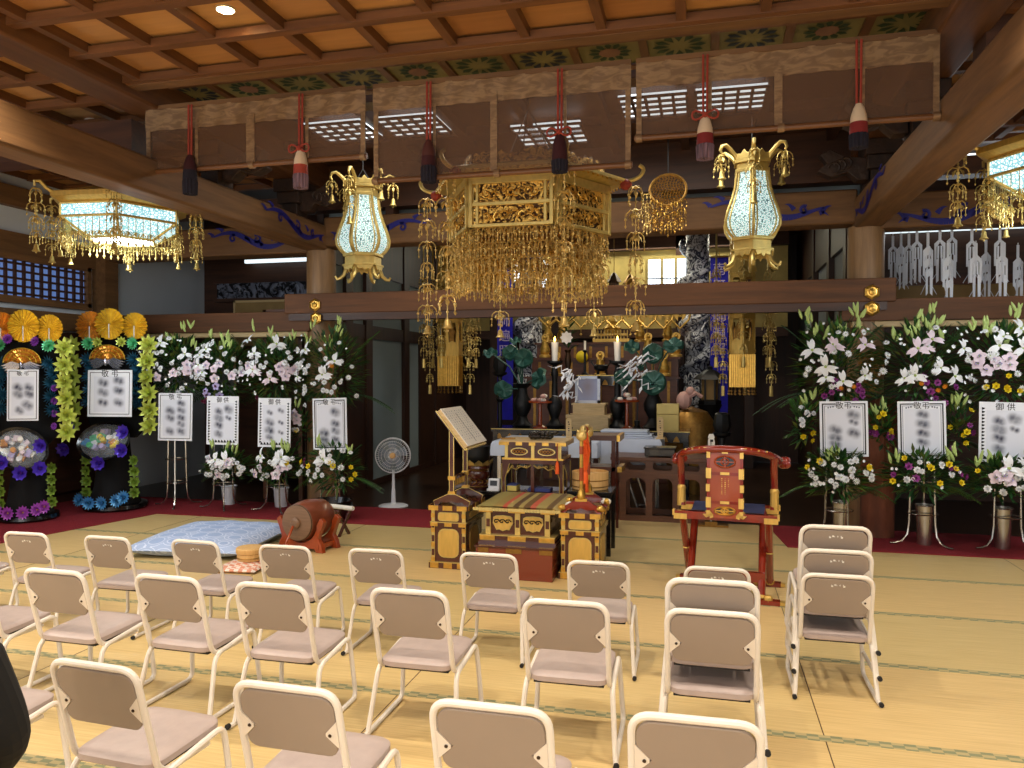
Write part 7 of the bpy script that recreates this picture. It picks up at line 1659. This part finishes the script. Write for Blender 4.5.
# lotus vases
def lotus_vase(x, label, leaves, rnd):
    p = at(x, 430, 9.6); r = thing('lotus_vase', label, 'vase', (p.x, 9.62, TZ2), 0, 'black vases with metal lotus leaves')
    m = MB(); m.lathe([(.10, 0), (.13, .03), (.08, .08), (.06, .14), (.11, .24), (.12, .32), (.07, .42), (.06, .5), (.13, .56), (.11, .56), (.05, .5), (0, .45)], 24); m.build('vase_body', 'black_iron', r)
    for (lx, ly, q, tx_, tz_) in leaves:
        c = at(lx, ly, 9.5); L_ = Vector((c.x-p.x, c.y-9.62, c.z-TZ2)); m = MB(); m.m('lotus_green'); m.tube([(0, 0, .5), (L_.x*.4, L_.y*.4, .5+(L_.z-.5)*.6), tuple(L_)], .009, 5); m.build('stem', None, r)
        m = MB(); n = 22; T_ = Matrix.Translation(L_) @ Euler((tx_, 0, tz_)).to_matrix().to_4x4(); vs = [(0, 0, -.03)]
        for rr, z in ((.5, -.01), (.85, .01), (1, -.02)):
            for k in range(n): a = 2*PI*k/n; vs.append((rr*q*math.cos(a), rr*q*math.sin(a), z+.02*math.sin(a*5)*rr))
        fs = [(0, 1+k, 1+(k+1) % n) for k in range(n)]+[(1+i*n+k, 1+i*n+(k+1) % n, 1+(i+1)*n+(k+1) % n, 1+(i+1)*n+k) for i in range(2) for k in range(n)]
        m.m('lotus_green'); m.add(vs, fs, T_); m.build('lotus_leaf', None, r)
lotus_vase(522, 'black vase with large metal lotus leaves on the left of the altar table', [(510, 352, .11, 1.2, .1), (523, 358, .13, 1.4, 0), (504, 389, .13, 1.1, .6), (538, 378, .14, 1.3, -.7), (490, 352, .10, .5, 0), (515, 340, .08, .4, 0)], 1)
lotus_vase(653, 'black vase with large metal lotus leaves on the right of the altar table', [(632, 346, .10, .9, .2), (653, 353, .13, 1.35, 0), (673, 344, .13, .7, -.2), (624, 377, .12, 1.1, .4), (653, 382, .16, 1.25, 0), (640, 366, .06, .6, .4)], 2)
# silver paper flowers
def silver_flower(x, y, label, sd):
    p = at(x, y, 9.4); rnd = random.Random(sd); r = thing('silver_paper_flower', label, 'ornament', (p.x, 9.42, TZ2), 0, 'silvery paper flowers on the altar table'); H = p.z-TZ2
    m = MB(); m.lathe([(.05, 0), (.06, .02), (.03, .06), (.035, .12), (0, .12)], 14); m.build('foot', 'black_iron', r)
    m = MB(); m.tube([(0, 0, .1), (.01, 0, H*.5), (0, 0, H+.05)], .008, 5); m.build('stalk', 'black_iron', r)
    for k in range(9):
        a = rnd.uniform(0, 6.28); m = MB(); q = Vector((0, 0, H-.12+.035*k)); dx, dy = math.cos(a), -abs(math.sin(a))*.5; P_ = [q]
        for t in range(1, 5): P_.append(q+Vector((dx*.04*t+(.02 if t % 2 else -.02), dy*.04*t, .02*t*(1 if k % 2 else -1.2)+(.03 if t % 2 else -.02))))
        m.tube(P_, .011, 4); leafblade(m, P_[-1], (dx, dy, rnd.uniform(-1, .6)), .11, .05); leafblade(m, P_[2], (-dx*.3, dy-.3, rnd.uniform(-1, 1)), .10, .05)
        m.build('paper_ribbon', 'card_white', r, smooth=0)
silver_flower(569, 383, 'silvery white paper flower left of the portrait', 1); silver_flower(637, 370, 'silvery white paper flower right of the portrait', 2)
# footed trays with offerings
def tray(x, y, label, sd):
    p = at(x, y, 9.45); rnd = random.Random(sd); r = thing('offering_tray', label, 'tray', (p.x, 9.46, TZ2), 0, 'footed offering trays'); H = p.z-TZ2
    m = MB(); m.lathe([(.09, 0), (.09, .02), (.025, .05), (.02, H-.03), (.04, H-.02), (.15, H-.01), (.155, H+.015), (.14, H), (0, H-.005)], 24); m.build('pedestal', 'lacquer_orange', r)
    for k in range(7):
        q = thing('rice_cake', 'pale %s offering piece heaped on the footed tray %s' % (('pink', 'white')[k % 2], ('left', 'right')[sd-1]+' of the portrait'), 'offering', (p.x+rnd.uniform(-.09, .09), 9.46+rnd.uniform(-.06, .06), TZ2+H+(.05 if k > 4 else 0)), 0, 'offering pieces on the footed tray '+('left', 'right')[sd-1]+' of the portrait'); m = MB(); m.ball((0, 0, .025), .036, 8, 6, (1, 1, .75)); m.build('piece', ('fruit_pink', 'wax')[k % 2], q)
tray(540, 402, 'reddish footed tray with offerings left of the portrait', 1); tray(627, 401, 'reddish footed tray with offerings right of the portrait', 2)
# figures, vases and small things on the steps
def small(name, label, cat, x, Y, z, parts, rz=0, group=None):
    p = at(x, 350, Y); r = thing(name, label, cat, (p.x, Y, z), rz, group)
    for nm, mt, fn in parts: m = MB(); fn(m); m.build(nm, mt, r)
    return r
def vs(prof, n=16): return lambda m: m.lathe(prof, n)
small('bronze_vase', 'slim bronze vase with green sprigs and a white blossom on the incense table', 'vase', 568, 10.3, at(600, 375, 10.2).z, [('body', 'bronze', vs([(.05, 0), (.06, .02), (.03, .08), (.05, .18), (.03, .3), (.05, .34), (0, .33)])), ('sprigs', 'leaf_dark', lambda m: [leafblade(m, (0, 0, .33+.02*k), (math.cos(k*1.3), -.3, .8+.3*math.sin(k)), .2, .05) for k in range(26)]), ('white_blossom', 'petal_white', lambda m: [petal(m, Matrix.Translation((0, -.1, .5)) @ Matrix.Rotation(PI/2, 4, 'X') @ Matrix.Rotation(k*PI/4, 4, 'Z'), .09, .06, .2, .4) for k in range(8)])])
small('incense_burner', 'small three-footed black incense burner on the incense table', 'incense burner', 601, 10.28, at(600, 375, 10.2).z, [('bowl', 'black_iron', vs([(.05, .05), (.09, .08), (.10, .12), (.08, .14), (.0, .13)])), ('feet', 'black_iron', lambda m: [m.tube([(.07*math.cos(k*2.1), .07*math.sin(k*2.1), .08), (.08*math.cos(k*2.1), .08*math.sin(k*2.1), 0)], .012, 5) for k in range(3)]), ('handles', 'black_iron', lambda m: [m.tube([(s*.09, 0, .12), (s*.13, 0, .17), (s*.12, 0, .2)], .01, 5) for s in (-1, 1)])])
small('small_candlestick', 'slim dark candlestick on the incense table beside the yellow fruit', 'candlestick', 585, 10.3, at(600, 375, 10.2).z, [('stand', 'black_iron', vs([(.06, 0), (.02, .04), (.015, .3), (.04, .33), (.0, .34)])), ('candle', 'wax', vs([(.015, .34), (.015, .46), (0, .46)]))])
small('yellow_fruit', 'round yellow-green fruit on the altar steps', 'fruit', 582, 11.15, 1.50+.45, [('fruit', 'petal_yellow', lambda m: m.ball((0, 0, .0), .09, 14, 10))]).location.z = 1.79
for k, (x, Y, z) in enumerate(((545, 11.5, 1.79), (556, 11.1, 1.51), (562, 11.9, 2.03), (548, 11.95, 2.03), (648, 11.5, 1.79), (664, 11.1, 1.51), (668, 11.9, 2.03), (600, 11.1, 1.51), (640, 11.95, 2.03), (676, 11.5, 1.79))):
    lab = 'small gilt figure on the %s of the altar' % ['middle step, at its left end', 'lowest step, at its left end', 'top step, second from its left end', 'top step, at its left end', 'middle step, second from its right end', 'lowest step, at its right end', 'top step, at its right end', 'lowest step, above the portrait', 'top step, second from its right end', 'middle step, at its right end'][k]
    r = small('altar_figure', lab, 'statue', x, Y, z, [('pedestal', 'gold_leaf', vs([(.09, 0), (.09, .03), (.06, .05), (.08, .08), (0, .08)], 12)), ('body', 'statue_gold', lambda m: (m.lathe([(.07, .08), (.08, .12), (.05, .2), (.055, .24), (.02, .27), (0, .27)], 12), m.ball((0, 0, .30), .032, 8, 6), m.ball((0, 0, .335), .016, 6, 4))), ('halo', 'gold_leaf', lambda m: m.prism([(.06*math.cos(q*PI/8), .3+.06*math.sin(q*PI/8)) for q in range(16)], .008, Matrix.Translation((0, .03, 0))))], 0, 'small gilt figures on the altar steps')
r = small('gilt_shrine', 'gilt miniature shrine with a fence on the top step right of centre', 'shrine', 612, 11.95, 2.03, [('base', 'gold_leaf', lambda m: (m.bx((-.28, -.15, 0), (.28, .15, .05)), m.bx((-.24, -.13, .1), (.24, .13, .13)))), ('fence', 'gold_pale', lambda m: [m.tube([(-.25+.05*k, -.14, .05), (-.25+.05*k, -.14, .18)], .008, 5) for k in range(11)]), ('tower', 'statue_gold', vs([(.14, .13), (.12, .2), (.15, .22), (.08, .28), (.09, .32), (.03, .4), (.01, .5), (0, .52)], 8))])
# cloth-covered tables in front
def cloth_table(x0, x1, yb0, Y0, Y1, label, drop):
    a = at(x0, yb0, Y0); b = at(x1, yb0, Y0); z = a.z; r = thing('cloth_table', label, 'table', ((a.x+b.x)/2, (Y0+Y1)/2, 0)); w = (b.x-a.x)/2; d = (Y1-Y0)/2
    m = MB(); m.bx((-w+.02, -d+.02, z-.05), (w-.02, d-.02, z-.012)); m.build('table_top', 'tablewood', r)
    for sx in (-1, 1):
        for sy in (-1, 1): m = MB(); m.bx((sx*(w-.06)-.02, sy*(d-.06)-.02, 0), (sx*(w-.06)+.02, sy*(d-.06)+.02, z-.05)); m.build('leg', 'chrome', r)
    c = MB(); n = 40; vs_ = [] ; P = []
    per = [(-w, -d), (w, -d), (w, d), (-w, d)]
    ring = []
    for i in range(4):
        p0, p1 = per[i], per[(i+1) % 4]
        for k in range(14): ring.append((p0[0]+(p1[0]-p0[0])*k/14, p0[1]+(p1[1]-p0[1])*k/14))
    N = len(ring); V = [(x, y, z) for x, y in ring]+[(x*(1+.02/w), y*(1+.02/d), z-.03) for x, y in ring]+[(x*(1+(.03+.015*math.sin(i*1.7))/w), y*(1+(.03+.015*math.sin(i*1.7))/d), z-drop) for i, (x, y) in enumerate(ring)]
    c.add(V, [tuple(range(N))]+[(j*N+i, j*N+(i+1) % N, (j+1)*N+(i+1) % N, (j+1)*N+i) for j in range(2) for i in range(N)])
    o = c.build('white_cloth', 'cloth_white', None, smooth=50); o.location = r.location; tag(o, label.replace('low table', 'white cloth draped over the low table'), 'tablecloth'); return r, z
r1, z1 = cloth_table(493, 596, 441, 8.35, 9.22, 'low table left of centre in front of the offering table', .16)
r2, z2 = cloth_table(603, 660, 439, 8.62, 9.2, 'low table right of centre behind the brown table', .34)
for k, (dz, ww, lab) in enumerate(((0, .30, 'wide folded white cloth lying on the right cloth-covered table'), (.045, .27, 'upper folded white cloth on the right cloth-covered table'))):
    m = MB(); p = at(627, 436, 8.9); 
    for q in range(2): m.bx((-ww, -.17+.02*k, .001+.022*q), (ww-.01*q, .17, .02+.022*q))
    o = m.build('folded_cloth', 'cloth_white', None, .008); o.location = (p.x-.02*k, 8.92, z2+dz+.0); tag(o, lab, 'folded cloth')
for x, lab in ((568, 'small upright wooden name tablet between the two cloth-covered tables'), (660, 'small upright wooden name tablet at the right of the folded white cloths')):
    p = at(x, 434, 8.72); r = thing('wooden_tablet', lab, 'wooden tablet', (p.x, 8.78, z1 if x < 600 else z2)); m = MB(); m.prism([(-.032, 0), (.032, 0), (.034, .22), (.02, .245), (-.02, .245), (-.034, .22)], .02); m.build('board', 'palewood', r); m = MB(); m.bx((-.05, -.03, 0), (.05, .03, .015)); m.build('foot', 'palewood', r)
    m = MB(); rnd = random.Random(x)
    for q in range(7): m.box((rnd.uniform(-.004, .004), -.011, .20-.025*q), (.016, .001, rnd.choice((.004, .014)))); 
    m.build('brush_writing', 'ink', r, smooth=0)
# brown table with openings
a = at(619, 455, 8.1); b = at(706, 455, 8.1); h = a.z-.02; x0, x1 = a.x, b.x; w = (x1-x0)/2; d = .24
r = thing('brown_altar_table', 'brown wooden table with oval openings in its apron, left of the red chair', 'table', ((x0+x1)/2, 8.1+.27, 0))
m = MB(); m.bx((-w-.09, -d-.03, h-.035), (w+.09, d+.03, h)); m.prism([(-w-.09, h), (-w-.09, h+.03), (-w-.04, h)], 2*d, Matrix.Translation((0, 0, 0))); m.build('top', 'tablewood', r, .004)
def frame_with_holes(m, X0, X1, Z0, Z1, holes, y, th):
    # a flat board whose openings are rounded rectangles, built as strips
    xs_ = sorted(holes, key=lambda q: q[0]); cur = X0
    for (hx0, hx1, hz0, hz1, rr) in xs_:
        m.bx((cur, y-th/2, Z0), (hx0, y+th/2, Z1)); cur = hx1
        for (zz0, zz1, top) in ((hz1, Z1, 1), (Z0, hz0, 0)):
            if zz1-zz0 > .001: m.bx((hx0, y-th/2, zz0), (hx1, y+th/2, zz1))
        for sx, sz in ((0, 0), (1, 0), (0, 1), (1, 1)):
            cx = hx0 if not sx else hx1; cz = hz0 if not sz else hz1; dx = 1 if not sx else -1; dz = 1 if not sz else -1
            if (not sz) and rr < 0: continue
            q = abs(rr); m.prism([(cx, cz), (cx+dx*q, cz)]+[(cx+dx*q*(1-math.sin(R(t*15))), cz+dz*q*(1-math.cos(R(t*15)))) for t in range(1, 6)]+[(cx, cz+dz*q)], th, Matrix.Translation((0, y, 0)))
    m.bx((cur, y-th/2, Z0), (X1, y+th/2, Z1))
for y, nm in ((-d+.02, 'front'), (d-.02, 'back')):
    m = MB(); hs = []
    for k in range(3): hx = -w+.07+k*(2*w-.06)/3; hs.append((hx, hx+(2*w-.06)/3-.07, h-.135, h-.055, .038))
    frame_with_holes(m, -w, w, h-.17, h-.035, hs, y, .03); m.build('apron', 'tablewood', r)
    m = MB(); hs = [(q0, q1, .06, h-.22, -.07) for q0, q1, *_ in hs]; frame_with_holes(m, -w, w, .0, h-.17, hs, y, .035); m.build('leg_frame', 'tablewood', r)
for s in (-1, 1): m = MB(); m.bx((s*(w-.02)-.015, -d+.04, .0), (s*(w-.02)+.015, d-.04, .06)); m.bx((s*(w-.02)-.015, -d+.04, h-.15), (s*(w-.02)+.015, d-.04, h-.035)); m.build('side_rail', 'tablewood', r)
p = at(660, 455, 8.2); r = thing('black_box', 'shallow black lacquered box lying on the brown table', 'box', (p.x, 8.24, h)); m = MB(); m.bx((-.155, -.11, .012), (.155, .11, .09)); m.build('body', 'black_lacquer', r, .006); m = MB(); m.bx((-.165, -.12, .09), (.165, .12, .105)); m.build('lid', 'black_lacquer', r, .004)
for sx in (-1, 1):
    for sy in (-1, 1): m = MB(); m.bx((sx*.13-.015, sy*.09-.015, 0), (sx*.13+.015, sy*.09+.015, .013)); m.build('foot', 'black_lacquer', r)
# leaning folded chairs under the tables
for k, (x, lab) in enumerate(((642, 'pale folded metal frame leaning under the brown table'),)):
    p = at(x, 500, 8.9); m = MB()
    for s in (-.06, .06): m.bar((s, 0, 0), (s-.18, .05, .52), .02, .02)
    m.bar((-.06, 0, .03), (.06, 0, .03), .016, .016); o = m.build('leaning_trestle', 'chrome', None); o.location = (p.x, 9.0, -.004); tag(o, lab, 'folded frame')
# black standing lantern at right
p = at(710, 400, 10.9); r = thing('standing_lantern', 'black metal standing lantern right of the altar table', 'lantern', (p.x, 11.2, -.004)); zt = at(706, 365, 11.2).z
m = MB(); m.lathe([(.22, 0), (.2, .1), (.1, .2), (.06, .4), (.09, .6), (.06, .8), (.14, zt-.62), (.17, zt-.55), (0, zt-.55)], 24); m.build('pedestal', 'black_iron', r)
m = MB(); m.lathe([(.15, zt-.55), (.16, zt-.5), (.12, zt-.48)], 6); 
for k in range(6): a = k*PI/3; m.tube([(.13*math.cos(a), .13*math.sin(a), zt-.5), (.13*math.cos(a), .13*math.sin(a), zt-.2)], .014, 5)
m.build('cage', 'black_iron', r); m = MB(); m.lathe([(.115, zt-.5), (.115, zt-.2)], 6); m.build('shade', 'tan_screen', r)
m = MB(); m.lathe([(.24, zt-.2), (.18, zt-.15), (.08, zt-.07), (.03, zt-.05), (.04, zt-.02), (0, zt)], 6); m.build('roof', 'black_iron', r)
# dark round-backed vases at the far left of the altar
def tall_stand(x, y, Y, label, mt='black_iron'):
    p = at(x, y, Y); r = thing('tall_iron_stand', label, 'stand', (p.x, Y, -.004)); H = p.z
    m = MB(); m.lathe([(.0, H), (.10, H), (.09, H-.03), (.03, H-.06), (.03, H-.3), (.06, H-.36), (.03, H-.4), (.03, .5), (.05, .4), (.0, .4)], 16); m.build('column', mt, r)
    for k in range(3): a = k*2.1+.5; m = MB(); m.tube([(0, 0, .5), (.12*math.cos(a), .12*math.sin(a), .45), (.2*math.cos(a), .2*math.sin(a), .2), (.22*math.cos(a), .22*math.sin(a), .012)], .016, 6); m.build('leg', mt, r)
    m = MB(); m.lathe([(.07, H), (.1, H+.08), (.08, H+.2), (.05, H+.22), (0, H+.22)], 8); m.build('holder', mt, r)
tall_stand(500, 372, 10.0, 'tall dark iron stand left of the altar table beside the blue banner'); tall_stand(722, 432, 8.8, 'dark iron stand in the shadow behind the red chair')
r = thing('dark_statue_base', 'rounded dark gold mound with a carved figure right of the altar table', 'carving', (at(684, 430, 10.35).x+.1, 10.4, -.004))
m = MB(); m.lathe([(.3, 0), (.34, .5), (.30, .9), (.2, 1.05), (0, 1.12)], 20); m.build('mound', 'gold_dark', r)
m = MB(); m.ball((-.1, -.1, 1.2), .10, 8, 6, (1, 1, 1.2)); m.ball((-.02, -.12, 1.32), .06, 8, 6); m.tube([(-.1, -.1, 1.2), (.05, -.15, 1.3), (.12, -.1, 1.25)], .03, 6); m.build('figure', 'fruit_pink', r)
# boxes stacked beside
for k, (z, lab) in enumerate(((.0, 'lower pale wooden box beside the altar table'), (.22, 'upper pale wooden box beside the altar table'))):
    p = at(668, 415, 9.45); m = MB(); m.bx((-.13, -.12, 0), (.13, .12, .2 if k == 0 else .12)); o = m.build('wooden_box', 'gold_wall', None, .004); o.location = (p.x, 9.5, TZ2+z*.92); tag(o, lab, 'box', 'pale wooden boxes on the altar table')
# ================================================================ person at the left edge
def person():
    r = thing('person', 'person in dark clothes seated at the left picture edge, facing the altar', 'person', (-1.78, 1.37, 0), .5)
    V = [(0, 0, .40), (0, -.02, .58), (0, -.04, .76), (0, -.05, .90), (0, -.03, 1.0), (0, .0, 1.10), (0, .01, 1.18),
         (.17, -.05, .88), (.205, .0, .68), (.12, .14, .56), (.04, .24, .54),
         (-.17, -.05, .88), (-.235, -.02, .70), (-.17, .18, .60), (-.10, .30, .58),
         (.09, .02, .40), (.11, .36, .40), (.11, .36, .10), (.11, .44, .05),
         (-.09, .02, .40), (-.11, .36, .40), (-.11, .36, .10), (-.11, .44, .05)]
    E = [(0, 1), (1, 2), (2, 3), (3, 4), (4, 5), (5, 6), (3, 7), (7, 8), (8, 9), (9, 10), (3, 11), (11, 12), (12, 13), (13, 14), (0, 15), (15, 16), (16, 17), (17, 18), (0, 19), (19, 20), (20, 21), (21, 22)]
    rad = [(.13, .11), (.13, .10), (.14, .10), (.13, .09), (.045, .045), (.075, .085), (.06, .07), (.065, .065), (.062, .062), (.045, .045), (.032, .032), (.065, .065), (.062, .062), (.045, .045), (.032, .032), (.085, .085), (.062, .062), (.045, .045), (.035, .035), (.085, .085), (.062, .062), (.045, .045), (.035, .035)]
    me = bpy.data.meshes.new('body'); me.from_pydata(V, E, [])
    o = bpy.data.objects.new('body', me); C.objects.link(o); o.parent = r; me.materials.append(MATS['black_cloth'])
    o.modifiers.new('skin', 'SKIN')
    for i, q in enumerate(me.skin_vertices[0].data): q.radius = rad[i]; q.use_root = (i == 0)
    s = o.modifiers.new('sub', 'SUBSURF'); s.levels = s.render_levels = 2
    for f_ in me.polygons: f_.use_smooth = True
    m = MB(); m.ball((0, .0, 1.12), .098, 16, 12, (.85, 1.02, 1.2)); m.ball((0, .09, 1.10), .02, 8, 6); m.build('face', 'skin', r)
    m = MB(); m.ball((0, -.015, 1.145), .105, 16, 12, (.9, 1.0, 1.12)); m.build('hair', 'hair', r)
    # hands resting on the knees: palm, four fingers and a thumb
    for s in (-1, 1):
        bx_, by_, bz_ = (.03 if s > 0 else -.10), .26 if s > 0 else .32, .515; m = MB(); m.ball((bx_, by_, bz_), .036, 10, 8, (1, 1.25, .5))
        for k, L in enumerate((.055, .065, .06, .045)):
            x = bx_+(-.026+.0175*k)*s; m.tube([(x, by_+.03, bz_), (x, by_+.03+L*.55, bz_-.002), (x, by_+.03+L, bz_-.02)], [.009, .0085, .007], 8)
        m.tube([(bx_-s*.03, by_-.01, bz_), (bx_-s*.05, by_+.02, bz_-.005), (bx_-s*.052, by_+.045, bz_-.012)], [.011, .0095, .008], 8); m.build('hand', 'skin', r)
person()
dup(ch, (-1.78, 1.37, 0), .5, 'beige steel chair under the dark-clothed person at the left edge', None, (1.1, 1.1, 1.17))
# lights of the sanctuary (ceiling lattice lamps and altar spots)
area('sanctuary_lamp', (-1.45, 6.9, 3.8), (0, 0, 0), 3.6, 45, (1, .95, .86), .6)
for x in (-3.0, .1): spot('altar_lamp', (x, 10.6, 3.8), 70, (1, .86, .64), 110, .6, .08, (x*.5-.7, 11.6, 1.5))
spot('altar_lamp', (-1.45, 9.0, 3.8), 60, (1, .93, .82), 120, .6, .1, (-1.45, 9.6, 1))
area('altar_cove', (-1.45, 12.9, 3.7), (R(-20), 0, 0), 4, 40, (1, .93, .7), .3)
area('flower_lamp_left', (-5.4, 6.0, 2.62), (R(35), 0, 0), .6, 16, (.86, .95, 1), .6)
area('streamer_fill', (3.4, 9.9, 3.2), (R(-100), 0, 0), 2.5, 10, (.85, .93, 1), .2)  # fill light added at the aisle rear to brighten the paper streamers
area('flower_lamp_right', (2.6, 6.0, 2.62), (R(35), 0, 0), .6, 16, (.9, .95, 1), .6)
# ================================================================ light, sky, exposure
W_ = bpy.data.worlds.new('world'); S.world = W_; W_.use_nodes = True
bg = W_.node_tree.nodes['Background']; bg.inputs[0].default_value = (.80, .88, 1, 1); bg.inputs[1].default_value = .55
S.view_settings.view_transform = 'Standard'; S.view_settings.look = 'None'; S.view_settings.gamma = 1; S.view_settings.use_curve_mapping = False
S.view_settings.exposure = 0.0
S.cycles.max_bounces = 6; S.cycles.diffuse_bounces = 3; S.cycles.transparent_max_bounces = 12; S.cycles.use_denoising = True
